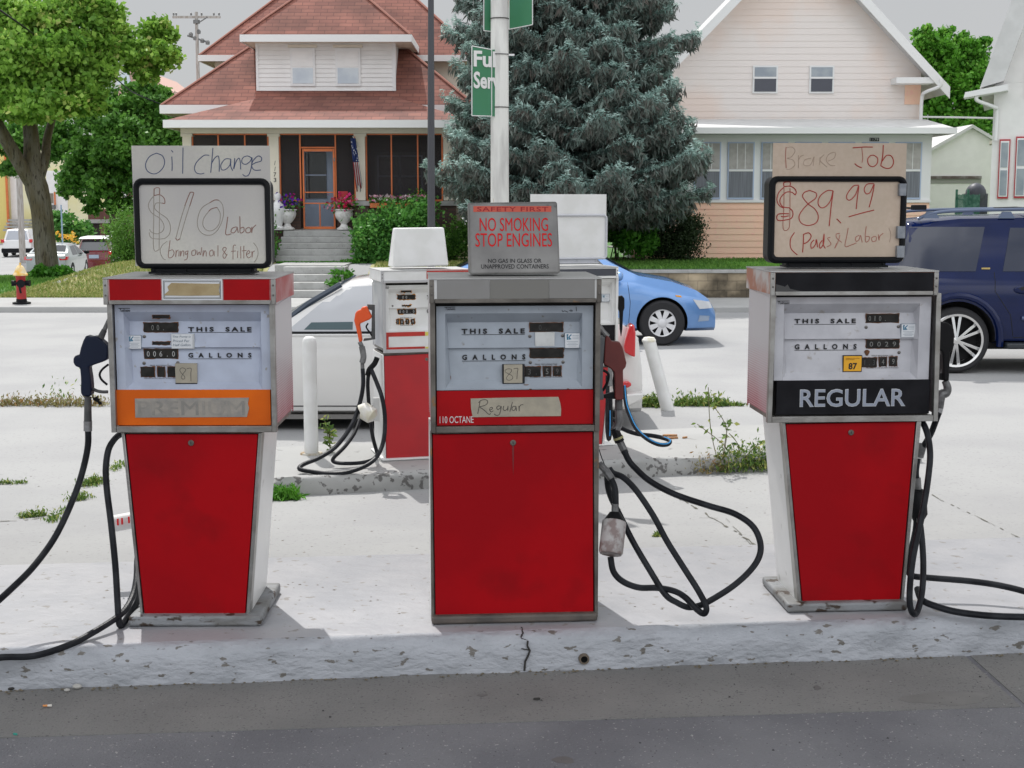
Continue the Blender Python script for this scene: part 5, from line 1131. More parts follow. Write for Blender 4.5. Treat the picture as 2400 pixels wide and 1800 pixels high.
for x in (-.35,-1.05): MB().tube([(x-.1,c.side(x,.84,.02),.84),(x+.1,c.side(x,.84,.02),.845)], .012, 6).build('door_handle', m_bluep, c.bodyo)

# --- near white coupe behind the far pumps, front to the left
zg = T(-1,12); Yc = 12.1
c = Car('parked_car', 'white car parked side-on right behind the rusty far pump', 'car', (-1.08, Yc+.86, zg), 180, 4.45, 1.74,
        [(-2.22,.55),(-2.19,.80),(-2.05,.93),(-1.45,1.0),(-.85,1.26),(-.35,1.34),(.05,1.34),(.35,1.30),(1.02,.93),(1.12,.90),(1.7,.82),(2.05,.70),(2.22,.50)], [(-2.22,.84),(1.1,.84),(2.2,.6)], .13, planp=5, plana=.2)
m_wcar = paint('white_car_paint', (.70,.69,.67), (.66,.65,.63), .3); c.body(m_wcar, [(1.40,.31),(-1.30,.31)])
for wx in (1.40,-1.30): c.wheel(wx, .31, m_alloy, 'cover')
m_clearglass = mat('clear_car_glass', (.30,.34,.36), .04, trans=.0, spec=.8, alpha=.75)
c.screen(.42,.99, name='windscreen', mt=m_clearglass, off=.02); c.screen(-1.42,-.9, name='rear_window')
c.pane([(-.45,.87),(.88,.865),(.42,1.24),(-.35,1.28)], mt=mat('reflecting_glass',(.42,.43,.45),.05,spec=.8), sides=(-1,1)); c.pane([(-1.05,.88),(-.52,.87),(-.42,1.28),(-.65,1.24)], sides=(-1,1))
for sy in (-1,1):
    MB().tube([(.98,sy*.77,.885),(.70,sy*.70,1.10),(.42,sy*.62,1.265)], .028, 6).build('pillar_trim', mat('dark_pillar',(.03,.045,.07),.3), c.bodyo)
    MB().tube([(-.5,sy*.865,.866),(.90,sy*.865,.862)], .012, 6).build('sill_trim', m_black, c.bodyo)
c.pane([(.30,.885),(.72,.885),(.66,.945),(.30,.95)], 'interior_view', mat('interior_green',(.05,.09,.10),.5), .007, (1,))
c.line([(.96,.22),(.98,.83)], sides=(1,)); c.line([(-.55,.22),(-.55,.84)], sides=(1,)); c.line([(.96,.22),(-.55,.22)], .005, sides=(1,)); c.line([(1.0,.84),(1.3,.80),(1.9,.70)], .0045, 'bonnet_seam', sides=(1,))
for sy in (1,-1):
    MB().box(-1.0,1.05,sy*.80 if sy<0 else .74,-.74 if sy<0 else .80,.10,.14).build('sill', mat('grey_sill',(.22,.21,.20),.6), c.bodyo)
MB().box(-2.0,2.0,-.7,.7,.10,.14).build('underbody', m_arch, c.bodyo)
# tail light wraps the corner, reflector and tailpipe
def rl(pts, t, name, mt_):
    P_ = [atY(x,y,Yc-.03) for x,y in pts]; o = MB().prism([(p.x,p.z) for p in P_], Yc-.03, Yc-.03+t+.12).build(name, mt_, bevel=.015, seg=3); adopt(o, c.root); return o
rl([(1476,762),(1487,761),(1490,780),(1489,838),(1478,834),(1464,826),(1462,812),(1466,795)], .10, 'tail_light', m_redlens)
rl([(1440,895),(1474,894),(1480,899),(1480,905),(1472,909),(1440,909)], .04, 'reflector', m_redlens)
rl([(1420,925),(1470,924),(1511,922),(1500,940),(1470,955),(1430,958),(1420,950)], .5, 'rear_bumper', m_wcar)
tp_ = MB().tube([atY(1468,956,Yc+.3),atY(1497,951,Yc+.3)], .03, 12).build('tailpipe', m_arch); adopt(tp_, c.root)

# --- dark blue SUV at the right edge
xw = atY(2243, 793, 16.6).x; zg = T(xw,16.6); rw = .395
c = Car('parked_car', 'dark blue SUV with large chrome wheels and roof rails at the right edge', 'SUV', (xw-.98+2.55, 16.6+1.0, zg), 0, 5.1, 2.0,
        [(-2.55,.70),(-2.52,1.05),(-2.44,1.30),(-2.22,1.70),(-2.10,1.80),(-1.5,1.86),(-.3,1.88),(.6,1.86),(.85,1.78),(1.45,1.22),(1.6,1.17),(2.2,1.12),(2.42,1.0),(2.55,.7)], [(-2.55,1.16),(2.55,1.10)], .34, planp=8, plana=.12, tum=.20)
m_navyp = mat('navy_suv_paint', (.004,.011,.06), .10, 0, c2=(.003,.009,.05), scale=2, spec=.35); c.body(m_navyp, [(-1.57,rw),(1.45,rw)], 1.18)
for wx in (-1.57,1.45): c.wheel(wx, rw, m_chrome, 'chrome', .80, .26)
m_tint = mat('tinted_glass', (.008,.014,.035), .04, spec=.6)
c.pane([(-2.28,1.21),(-1.36,1.21),(-1.22,1.73),(-2.10,1.73)], mt=m_tint, sides=(-1,1)); c.pane([(-1.04,1.21),(-.08,1.21),(-.08,1.72),(-.92,1.72)], mt=m_tint, sides=(-1,1)); c.pane([(.02,1.21),(1.25,1.20),(.80,1.66),(.02,1.71)], mt=m_tint, sides=(-1,1))
c.screen(.9,1.42); c.screen(-2.46,-2.2, name='rear_window', mt=m_tint)
c.line([(-1.14,1.2),(-1.14,1.14),(-1.14,.98),(-.95,.70),(-.90,.45)]); c.line([(-.03,.42),(-.03,1.70)]); c.line([(1.28,.42),(1.3,1.18)]); c.line([(-.90,.43),(1.28,.42)])
m_railp = mat('rail_paint', (.10,.13,.20), .35, .3)
for sy in (-1,1):
    MB().tube(spline([(-2.0,sy*.70,1.82),(-1.85,sy*.71,1.885),(-1.5,sy*.71,1.92),(-.4,sy*.71,1.94),(.3,sy*.71,1.92),(.6,sy*.70,1.86)],5), .020, 8).build('roof_rail', m_railp, c.root, smooth=True)
    for x in (-1.85,-.95,-.05,.5): MB().hexa([(x-.10,sy*.71-.02,1.83),(x+.10,sy*.71-.02,1.83),(x+.10,sy*.71+.02,1.83),(x-.10,sy*.71+.02,1.83)],[(x-.05,sy*.71-.015,1.91),(x+.05,sy*.71-.015,1.91),(x+.05,sy*.71+.015,1.91),(x-.05,sy*.71+.015,1.91)]).build('rail_foot', m_railp, c.root)
for x in (-2.0,-.62): MB().tube([(x,-.70,1.945),(x+.02,0,1.955),(x,.70,1.945)], .014, 6).build('cross_bar', m_black, c.root); MB().box(x-.08,x+.08,-.78,-.66,1.93,1.99).build('bar_clamp', m_black, c.root, bevel=.01)
fl = []
for i in range(17):
    a = R(-8+196*i/16); fl.append((-1.57+math.cos(a)*rw*1.32, rw+math.sin(a)*rw*1.36))
P_ = [(x, c.side(x, max(z,.45), .012), z) for x, z in fl]; MB().tube(P_, .035, 8, ell=1.2).build('arch_flare', m_navyp, c.bodyo, smooth=True)
P_ = [(x, c.side(x,.62,.010), .66) for x in rng(-.82,1.0,10)]; MB().tube(P_, .028, 8).build('side_moulding', mat('moulding',(.05,.07,.16),.25,coat=1), c.bodyo, smooth=True)
MB().box(-1.0,1.1,-1.08,-.90,.30,.37).build('running_board', mat('dark_step',(.02,.025,.03),.5), c.root, bevel=.02)
MB().box(-2.3,2.3,-.85,.85,.28,.36).build('underbody', m_arch, c.bodyo)
MB().ball((0,0,0),.12,.02,.055,12,8).build('door_handle', m_navyp, c.bodyo, smooth=True).location = (-.80, c.side(-.8,1.0,.012), 1.0)
MB().ball((0,0,0),.085,.01,.035,12,8).build('door_handle_recess', m_seam, c.bodyo, smooth=True).location = (-.80, c.side(-.8,1.0,.022), 1.005)
MB().box(-1.29,-1.19,c.side(-1.2,1.235,.008),c.side(-1.2,1.235,0),1.235,1.255).build('badge', mat('gold_badge',(.5,.38,.15),.3,.7), c.bodyo)
for i in range(6): MB().box(-2.45-.0,-2.40,-.82,-.76,1.30+i*.05,1.33+i*.05).build('reflection_bar', m_black, c.bodyo)  # reflections modelled as dark bars on the rear corner

# --- three cars on the side street (seen from behind)
def rearcar(name, label, cat, px, py, Y, rz, L, W, H, pm, roofm=None, plate=(0,.75), lamps='side', zb=.2, boxy=.5, group='cars parked on the side street', wr=.32, glass=(.2,.8)):
    x = atY(px, py, Y).x; z = T(x, Y+L/2)
    if boxy > .6: top = [(-L/2,.60),(-L/2+.04,.95),(-L/2+.14,1.02),(-L/2+.34,H-.14),(-L/2+.5,H-.03),(-.3,H),(.4,H-.02),(L*.17,H-.08),(L*.30,1.0),(L*.45,.92),(L/2,.6)]
    else: top = [(-L/2,.60),(-L/2+.05,.95),(-L/2+.15,1.02),(-L/2+.55,1.08),(-L/2+1.25,H-.06),(-.2,H),(.3,H-.02),(L*.28,1.0),(L*.42,.90),(L/2,.6)]
    # local +x is the front: pointing away (+Y)
    c = Car(name, label, cat, (x, Y+L/2, z), rz, L, W, top, .92, zb, group, planp=5, plana=.14)
    c.body(pm, [(-L/2+.85,wr),(L/2-.85,wr)], 1.1, 40)
    for wx in (-L/2+.85,L/2-.85): c.wheel(wx, wr, m_alloy, 'plain')
    return c
m_silver = paint('silver_green', (.36,.40,.40), (.32,.36,.36), .3, .1)
c = rearcar('parked_car', 'silver sedan parked behind the big forked tree trunk', 'car', 94, 640, 56, 96, 4.5, 1.78, 1.43, m_silver)
c.screen(-2.25+.62,-2.25+1.2, name='rear_window')
c.pane([(-1.1,.95),(-.1,.95),(-.05,1.32),(-.85,1.30)], sides=(-1,)); c.pane([(0,.95),(1.1,.94),(.55,1.28),(.02,1.33)], sides=(-1,))
for sy in (-1,1):
    MB().hexa([(-2.24,sy*.55,.78),(-2.24,sy*.84,.80),(-2.12,sy*.86,.80),(-2.12,sy*.55,.78)],[(-2.20,sy*.48,.90),(-2.16,sy*.83,.93),(-1.95,sy*.86,.93),(-2.1,sy*.48,.9)]).build('tail_light', m_redlens, c.bodyo, bevel=.01)
MB().box(-2.275,-2.24,-.26,.26,.62,.76).build('number_plate', m_plate, c.bodyo); c.blob((1.0,-.98,1.0),(.07,.12,.08),'mirror',m_black); MB().box(-2.27,-1.9,-.75,.75,.2,.36).build('lower_bumper', mat('grey_bumper',(.10,.10,.10),.6), c.bodyo, bevel=.04)
m_redcar = paint('dark_red_paint', (.16,.004,.012), (.13,.004,.010), .25)
c = rearcar('parked_car', 'dark red hatchback with a white roof on the side street', 'car', 203, 632, 66, 100, 4.1, 1.74, 1.62, m_redcar, boxy=1)
MB().box(-1.72,.95,-.62,.62,1.60,1.645).build('roof', m_white, c.bodyo, bevel=.03); MB().hexa([(-1.9,-.68,1.56),(-1.6,-.68,1.56),(-1.6,.68,1.56),(-1.9,.68,1.56)],[(-1.80,-.62,1.62),(-1.6,-.62,1.63),(-1.6,.62,1.63),(-1.80,.62,1.62)]).build('rear_spoiler', m_white, c.bodyo)
c.screen(-2.05+.13,-2.05+.36,.02,'rear_window'); c.pane([(-1.3,.98),(-.1,.98),(-.05,1.48),(-1.2,1.48)], sides=(-1,1)); c.pane([(0,.98),(1.0,.96),(.6,1.42),(.02,1.48)], sides=(-1,1))
for sy in (-1,1): MB().box(-2.06,-1.9,*sorted((sy*.66,sy*.84)),.68,.98).build('tail_light', m_redlens, c.bodyo, bevel=.02); MB().box(-2.075,-2.0,*sorted((sy*.68,sy*.80)),.70,.80).build('reverse_lamp', mat('lamp_clear',(.5,.45,.4),.3), c.bodyo)
MB().box(-2.08,-2.03,-.22,.22,.66,.82).build('number_plate', m_plate, c.bodyo)
c = rearcar('parked_car', 'white SUV at the far left on the side street', 'SUV', 24, 590, 83, 100, 4.5, 1.82, 1.66, paint('white_suv_paint',(.72,.72,.72),None,.35), boxy=1, zb=.25, wr=.35)
c.screen(-2.25+.13,-2.25+.36,.1,'rear_window', mat('pale_glass',(.36,.38,.42),.1)); MB().box(-2.29,-1.9,-.88,.88,.25,.52).build('rear_bumper', m_black, c.bodyo, bevel=.05)
for sy in (-1,1): MB().box(-2.28,-2.1,*sorted((sy*.70,sy*.89)),.85,1.05).build('tail_light', m_redlens, c.bodyo, bevel=.02)
# ================================================================ left house
m_shingle = brickmat('red_shingles', (.25,.098,.07), (.19,.070,.052), (.12,.045,.035), .33, .10, .008, .85, 'xz', .7, bump=.5)
m_shingle_s = brickmat('red_shingles_side', (.25,.098,.07), (.19,.070,.052), (.12,.045,.035), .33, .10, .008, .85, 'yz', .7, bump=.5)
m_cream = mat('cream_trim', (.74,.69,.58), .6, c2=(.70,.65,.54), scale=3); m_fascia = mat('white_fascia', (.76,.76,.75), .6)
m_soffit = mat('olive_soffit', (.30,.26,.17), .8); m_orangew = mat('orange_frame', (.66,.17,.045), .5, c2=(.58,.15,.04), scale=6)
m_brownbrick = brickmat('dark_brick', (.11,.065,.05), (.085,.05,.04), (.06,.05,.045), .22, .075, .01, .9, 'xz')
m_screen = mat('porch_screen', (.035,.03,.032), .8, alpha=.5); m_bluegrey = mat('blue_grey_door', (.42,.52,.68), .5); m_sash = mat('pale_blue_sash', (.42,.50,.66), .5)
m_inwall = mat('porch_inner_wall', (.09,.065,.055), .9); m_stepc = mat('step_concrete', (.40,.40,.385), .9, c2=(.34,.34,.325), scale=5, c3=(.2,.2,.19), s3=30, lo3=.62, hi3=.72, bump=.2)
m_dormw = mat('white_dormer_siding', (.80,.79,.77), .6, c2=(.76,.75,.73), scale=3)
def Z(py, Y): return atY(1200, py, Y).z
def X(px, Y): return atY(px, 500, Y).x
H = empty('house', (X(750,34), 34, T(X(750,34),34)), 0, 'house with red shingled hip roof, white dormer and orange framed screened porch', 'house')
def W_(b, name, mt, parent=H, **k):   # world-space builder -> child of the house (or of a part)
    o = b.build(name, mt, **k)
    if parent.type == 'EMPTY': return adopt(o, parent)
    root = parent
    while root.parent: root = root.parent
    o.parent = parent; M_ = Matrix.Translation(root.location) @ Matrix.Rotation(root.rotation_euler.z, 4, 'Z')
    o.matrix_parent_inverse = M_.inverted() @ Matrix.Identity(4) if parent.matrix_parent_inverse == Matrix.Identity(4) else Matrix.Identity(4)
    return o
def hip(xl, xr, yf, yb, z, slope, name, parent=H, top=None, cap=.03):
    """hip roof: front/back/left/right slopes meeting at a ridge or cut flat at height top"""
    d = min((xr-xl)/2, (yb-yf)/2)
    if top is not None: d = min(d, (top-z)/slope)
    h = z+d*slope; a = [(xl,yf,z),(xr,yf,z),(xr,yb,z),(xl,yb,z)]; t = [(xl+d,yf+d,h),(xr-d,yf+d,h),(xr-d,yb-d,h),(xl+d,yb-d,h)]
    b = MB(); b.quad(a[0],a[1],t[1],t[0]); b.quad(a[2],a[3],t[3],t[2]); b.mi = 1; b.quad(a[1],a[2],t[2],t[1]); b.quad(a[3],a[0],t[0],t[3])
    if top is not None: b.quad(*t)
    o = W_(b, name, [m_shingle, m_shingle_s], parent)
    for i in (0,1,2,3):   # hip caps
        c = MB(); c.tube([Vector(a[i])+Vector((0,0,.01)), Vector(t[i])+Vector((0,0,.02))], .05, 6, ell=.5); W_(c, 'hip_cap', mat('hip_cap',(.27,.11,.08),.85) if i == 0 and 'hip_cap' not in bpy.data.materials else bpy.data.materials['hip_cap'], o)
    return o
def fascia(xl, xr, yf, yb, z, h, t=.03, sof=None, parent=H):
    for bx_ in ((xl,xr,yf-t,yf),(xl-t,xl,yf-t,yb),(xr,xr+t,yf-t,yb)):
        W_(MB().box(bx_[0],bx_[1],bx_[2],bx_[3],z-h,z+.01), 'fascia', m_fascia, parent)
    W_(MB().box(xl,xr,yf,yb,z-h+.02,z-h+.05), 'soffit', sof or m_soffit, parent)
cx = X(750,35)
# main body and its roof
ye = 35.5; ze = Z(247,ye); xl, xr = X(385,ye), X(1115,ye); w = (xr-xl)
hip(xl, xr, ye, ye+w, ze, .855, 'roof'); fascia(xl, xr, ye, ye+w, ze, .20)
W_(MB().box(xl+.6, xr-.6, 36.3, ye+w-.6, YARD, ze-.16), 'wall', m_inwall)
# upper block with its own hip roof
yu = 38.; zu = Z(130,yu); ul, ur = X(477,yu), X(1122,yu)
hip(ul, ur, yu, yu+(ur-ul), zu, .97, 'upper_roof'); fascia(ul, ur, yu, yu+(ur-ul), zu, .15)
W_(MB().box(X(507,yu)+0, X(1092,yu), yu+.35, yu+5, 4.4, zu-.12), 'upper_wall', m_cream)
# dormer
yd = 35.45; zd = Z(82,yd); dl, dr = X(575,yd), X(966,yd); dw = 35.95
hip(dl, dr, yd, yd+(dr-dl), zd, .90, 'dormer_roof'); fascia(dl, dr, yd, yd+3, zd, .165, sof=m_cream)
x0, x1 = X(611,dw), X(928,dw); zt0, zb0 = Z(98,dw), Z(213,dw)
dwl = W_(MB().box(x0, x1, dw, dw+3, zb0, zt0), 'dormer_wall', m_dormw)
for a, b in ((608,614),(923,931)): W_(MB().box(X(a,dw),X(b,dw),dw-.03,dw+.04,zb0,zt0), 'corner_board', m_fascia, dwl)
n = 11
for i in range(n):
    z_ = zb0+(zt0-zb0)*i/n; bb = MB(); bb.hexa([(x0+.02,dw-.022,z_+.002),(x1-.02,dw-.022,z_+.002),(x1-.02,dw-.002,z_+.002),(x0+.02,dw-.002,z_+.002)],[(x0+.02,dw-.006,z_+(zt0-zb0)/n-.002),(x1-.02,dw-.006,z_+(zt0-zb0)/n-.002),(x1-.02,dw-.002,z_+(zt0-zb0)/n-.002),(x0+.02,dw-.002,z_+(zt0-zb0)/n-.002)])
    W_(bb, 'clapboard', m_dormw, dwl)
m_paleglass = mat('pale_window', (.50,.56,.62), .25, c2=(.60,.66,.70), scale=2.5, lo=.4, hi=.6, spec=.6)
for a, b in ((693,740),(797,845)):
    f = W_(MB().box(X(a-5,dw),X(b+5,dw),dw-.05,dw-.0,Z(202,dw),Z(113,dw)), 'window', m_fascia, H)
    W_(MB().box(X(a,dw),X(b,dw),dw-.058,dw-.045,Z(196,dw),Z(160,dw)), 'lower_pane', m_paleglass, f); W_(MB().box(X(a,dw),X(b,dw),dw-.058,dw-.045,Z(157,dw),Z(121,dw)), 'upper_pane', m_dormw, f)
    W_(MB().box(X(a-10,dw),X(b+10,dw),dw-.045,dw+.03,Z(112,dw),Z(105,dw)), 'lintel', m_cream, f)
# porch
yp = 33.4; zp = Z(282,yp); pl0, pr0 = X(392,yp), X(1110,yp)
b = MB(); rt = 36.3; zr = Z(213,36.2); q0, q1 = X(676,rt), X(884,rt)
b.quad((pl0,yp,zp),(pr0,yp,zp),(X(884,rt),rt,zr),(X(676,rt),rt,zr)); b.mi = 1
b.quad((pl0,yp,zp),(q0,rt,zr),(pl0,rt+1.2,zp)); b.quad((pr0,yp,zp),(pr0,rt+1.2,zp),(q1,rt,zr))
W_(b, 'porch_roof', [m_shingle, m_shingle_s]); fascia(pl0, pr0, yp, rt, zp, .17)
Yf = 34.0; fl = Z(538,Yf)
x0, x1 = X(432,Yf), X(1068,Yf)
W_(MB().box(x0, x1, Yf-.05, 36.3, fl-.12, fl), 'porch_floor', m_stepc)
W_(MB().box(x0, X(700,Yf), Yf, Yf+.2, YARD, fl-.125), 'porch_base', m_brownbrick); W_(MB().box(X(800,Yf), x1, Yf, Yf+.2, YARD, fl-.125), 'porch_base', m_brownbrick)
W_(MB().box(x0-.02, x1+.02, Yf-.06, Yf+.22, Z(313,Yf), Z(300,Yf)+.02), 'porch_beam', m_cream)
m_ink2 = m_ink
for i, (a, b_) in enumerate(((433,454),(634,657),(835,858),(1040,1062))):
    col = W_(MB().box(X(a,Yf),X(b_,Yf),Yf-.04,Yf+.20,Z(470,Yf),Z(313,Yf)-.002), 'porch_column', m_cream, H, bevel=.01)
    W_(MB().box(X(a-3,Yf),X(b_+3,Yf),Yf-.07,Yf+.22,Z(320,Yf),Z(313,Yf)-.004), 'capital', m_cream, col)
    W_(MB().box(X(a-7,Yf),X(b_+10,Yf),Yf-.10,Yf+.26,Z(482,Yf),Z(471,Yf)), 'pedestal_cap', m_stepc, col)
    W_(MB().box(X(a-4,Yf),X(b_+7,Yf),Yf-.06,Yf+.22,YARD,Z(482.4,Yf)), 'pedestal', m_brownbrick, col)
    if i == 1:
        for ch, py in (('1',377),('1',391),('7',404),('3',417)):
            o = text(ch, m_ink2, col, X(644,Yf) if ch != '1' else X(646,Yf), X(650,Yf) if ch != '1' else X(649,Yf), Z(py+10,Yf), Z(py,Yf), Yf-.045, .015, 'house_number', 1, .3 if ch == '1' else 0)
            o.parent = H; o.matrix_parent_inverse = Matrix.Translation(H.location).inverted()
def ofr(px0, px1, py0, py1, nm='screen_frame'): W_(MB().box(X(px0,Yf),X(px1,Yf),Yf+.03,Yf+.09,Z(py1,Yf),Z(py0,Yf)), nm, m_orangew)
for p in (455,515,577,631,658,705.5,788,833,860,918.5,980,1037): ofr(p-1.6, p+1.6, 314, 467)
for a, b_ in ((457,630),(660,704),(707.5,786.5),(790,832),(862,917),(920.5,978.5),(982,1036)): ofr(a, b_, 313.4, 316)
for a, b_ in ((457,630),(658,706),(788,836),(861,1037)): ofr(a-1, b_+1, 467.4, 472)
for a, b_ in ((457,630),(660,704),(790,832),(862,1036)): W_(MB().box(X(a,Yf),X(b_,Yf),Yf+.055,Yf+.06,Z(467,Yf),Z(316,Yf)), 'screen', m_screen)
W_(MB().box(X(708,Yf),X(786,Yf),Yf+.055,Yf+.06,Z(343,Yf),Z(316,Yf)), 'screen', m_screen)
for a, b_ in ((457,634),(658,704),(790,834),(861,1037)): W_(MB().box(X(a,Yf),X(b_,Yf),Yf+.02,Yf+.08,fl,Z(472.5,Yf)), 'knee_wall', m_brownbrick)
ofr(707.5, 786.5, 344, 347.5)
# screen door and the real door behind it
dr_ = W_(MB().box(X(711,Yf),X(714.5,Yf),Yf,Yf+.05,Z(537,Yf),Z(349,Yf)), 'screen_door', m_orangew)
for (a, b_, c, d_) in ((782,786,349,537),(715,781.5,349,355),(715,781.5,531,537),(715,781.5,449.5,452),(715,781.5,475,478),(748.5,751,478.5,530.5)):
    W_(MB().box(X(a,Yf),X(b_,Yf),Yf+.002,Yf+.048,Z(d_,Yf),Z(c,Yf)), 'door_rail', m_orangew, dr_)
W_(MB().box(X(715,Yf),X(781.5,Yf),Yf+.02,Yf+.025,Z(531,Yf),Z(355,Yf)), 'door_screen', mat('door_mesh',(.05,.055,.06),.8,alpha=.15), dr_)
W_(MB().box(X(784,Yf),X(787,Yf),Yf-.02,Yf,Z(378,Yf),Z(370,Yf)), 'door_closer', m_zinc, dr_)
din = W_(MB().box(X(712,34.5),X(786,34.5),34.5,34.55,fl+.05,Z(350,34.5)), 'front_door', m_bluegrey); W_(MB().box(X(718,34.5),X(767,34.5),34.47,34.5,Z(465,34.5),Z(357,34.5)), 'door_glass', m_glassdk, din)
W_(MB().box(X(718,34.5),X(767,34.5),34.45,34.47,Z(412,34.5),Z(409,34.5)), 'door_bar', m_sash, din)
for a, b_ in ((890,936),(942,988)):
    f = W_(MB().box(X(a-4,36.2),X(b_+4,36.2),36.15,36.26,Z(462,36.2),Z(364,36.2)), 'window', m_sash); W_(MB().box(X(a,36.2),X(b_,36.2),36.11,36.15,Z(411,36.2),Z(368,36.2)), 'pane', m_glassdk, f); W_(MB().box(X(a,36.2),X(b_,36.2),36.11,36.15,Z(460,36.2),Z(415,36.2)), 'pane', m_glassdk, f)
W_(MB().box(X(880,36.2),X(998,36.2),36.22,36.28,Z(466,36.2),Z(356,36.2)), 'window_surround', mat('window_surround',(.17,.17,.17),.7))
# steps and walk
def steps(name, px0, px1, ys, zs, label, Y0, dy):
    r_ = empty(name, (X((px0+px1)/2,Y0), Y0, zs[0]), 0, label, 'steps')
    n = len(zs)-1
    for i in range(n):
        y0 = Y0+i*dy; o = MB().box(X(px0,Y0), X(px1,Y0), y0, Y0+n*dy+.3, zs[i] if i == 0 else zs[i]+.001, zs[i+1]).build('step', m_stepc, bevel=.012); adopt(o, r_)
    return r_
zw = Z(631,31.5); zw = T(X(700,31.5),31.6)+.02
us = steps('porch_steps', 640, 832, None, [zw+(fl-.02-zw)*i/5 for i in range(6)], 'wide concrete steps up to the orange screen door', 32.2, .34)
z0 = -.15; zz = [z0+(zw-.01-z0)*i/4 for i in range(5)]
ls = steps('walk_steps', 640, 792, None, zz, 'lower concrete steps from the pavement up to the garden walk', 28.8, .36)
o = MB().box(X(655,31), X(815,31), 30.25, 32.25, zw-.3, zw+.012).build('garden_walk', m_stepc); o['kind'] = 'structure'

# ================================================================ right house
m_peach = mat('peach_siding', (.90,.56,.41), .6, c2=(.86,.58,.42), scale=2.2, lo=.4, hi=.6, c3=(.88,.50,.40), s3=14, lo3=.55, hi3=.7)
m_paleside = mat('overlit_peach_siding', (.78,.72,.68), .6, c2=(.78,.66,.59), scale=.5, lo=.45, hi=.6)  # paler copy of the peach, with the overexposed light put into its colour
m_curtain = mat('pleated_blind', (.38,.36,.34), .8, c2=(.44,.42,.40), scale=9); m_curtain2 = mat('grey_curtain', (.13,.14,.16), .6, c2=(.20,.21,.24), scale=3, stretch=(14,1,.3))
H2 = empty('house', (X(1850,34), 34, YARD), 0, 'white and peach gabled house with a row of sunroom windows on the right', 'house')
def clap(poly_x0, poly_x1, z0, z1, Y, h, mt, parent, fn=None, name='clapboard_wall', pr=.018):
    b = MB(); n = max(1, round((z1-z0)/h)); h = (z1-z0)/n
    for i in range(n):
        za, zb = z0+i*h, z0+(i+1)*h
        a0, a1 = (poly_x0, poly_x1) if fn is None else fn(za); c0, c1 = (poly_x0, poly_x1) if fn is None else fn(zb)
        if c1-c0 < .02: c0 = c1 = (c0+c1)/2
        b.quad((a0,Y-pr,za),(a1,Y-pr,za),(c1,Y-.002,zb),(c0,Y-.002,zb)); b.quad((c0,Y-.002,zb),(c1,Y-.002,zb),(c1,Y-pr,zb),(c0,Y-pr,zb))
    return W_(b, name, mt, parent)
YS_ = 34.; sx0, sx1 = X(1480,YS_), X(2178,YS_); zc = Z(475,YS_)
sun_ = W_(MB().box(sx0, sx1, YS_, 37, YARD-.1, Z(312,YS_)), 'sunroom_wall', m_fascia, H2)
clap(sx0+.01, sx1-.01, YARD, zc, YS_, .155, m_peach, H2)
W_(MB().box(sx0-.01, sx1+.01, YS_-.05, YS_-.0, zc+.003, zc+.06), 'sill_board', m_fascia, H2)
W_(MB().box(sx0, sx1, YS_-.02, YS_-.001, Z(330,YS_), Z(313,YS_)), 'frieze', m_fascia, H2)
k = 0
for i in range(7):
    xr_ = 2152-78*i; xl_ = xr_-56
    f = W_(MB().box(X(xl_-3,YS_),X(xr_+3,YS_),YS_-.035,YS_+.0,Z(467,YS_),Z(333,YS_)), 'window', m_sash if i < 7 else m_sash, H2)
    for (p0, p1, m_) in ((336,396.5,m_curtain),(402,462.5,m_curtain2)): W_(MB().box(X(xl_,YS_),X(xr_,YS_),YS_-.045,YS_-.036,Z(p1,YS_),Z(p0,YS_)), 'pane', m_, f)
    W_(MB().box(X(xl_,YS_),X(xr_,YS_),YS_-.055,YS_-.04,Z(401.8,YS_),Z(397,YS_)), 'meeting_rail', m_fascia, f)
    for q in (1/3, 2/3): xm = xl_+56*q; W_(MB().box(X(xm-.7,YS_),X(xm+.7,YS_),YS_-.052,YS_-.043,Z(396,YS_),Z(336.4,YS_)), 'glazing_bar', m_fascia, f)
# low roof over the sunroom
m_whiteroof = mat('pale_roof', (.62,.62,.61), .8, c2=(.56,.56,.55), scale=3)
ye = 33.45; zE = Z(300,ye); xE = X(2232,ye); b = MB(); zT = Z(284,36.5)+.05
b.quad((sx0-1,ye,zE),(xE,ye,zE),(X(2160,36.5)+.0,36.5,zT),(sx0-1,36.5,zT)); b.quad((xE,ye,zE),(xE,37.5,zE),(X(2160,36.5),37.5,zT),(X(2160,36.5),36.5,zT)); b.quad((sx0-1,ye,zE-.02),(sx0-1,37.5,zE-.02),(xE,37.5,zE-.02),(xE,ye,zE-.02))
W_(b, 'sunroom_roof', m_whiteroof, H2); W_(MB().box(sx0-1, xE, ye-.03, ye, zE-.13, zE+.012), 'gutter', m_fascia, H2); W_(MB().box(xE, xE+.03, ye-.03, 37.5, zE-.13, zE+.012), 'gutter', m_fascia, H2)
W_(MB().box(sx0-1, xE, ye, YS_+.02, zE-.12, zE-.09), 'soffit', mat('grey_green_soffit',(.24,.25,.21),.8), H2)
nb = W_(MB().box(X(2032,YS_),X(2054,YS_),YS_-.03,YS_-.021,Z(331,YS_),Z(323,YS_)), 'number_plate', m_ink, H2)
o = text('1179', m_signwhite, nb, X(2034,YS_), X(2052,YS_), Z(330,YS_), Z(324,YS_), YS_-.0305, .0, 'house_number'); o.parent = H2; o.matrix_parent_inverse = Matrix.Translation(H2.location).inverted()
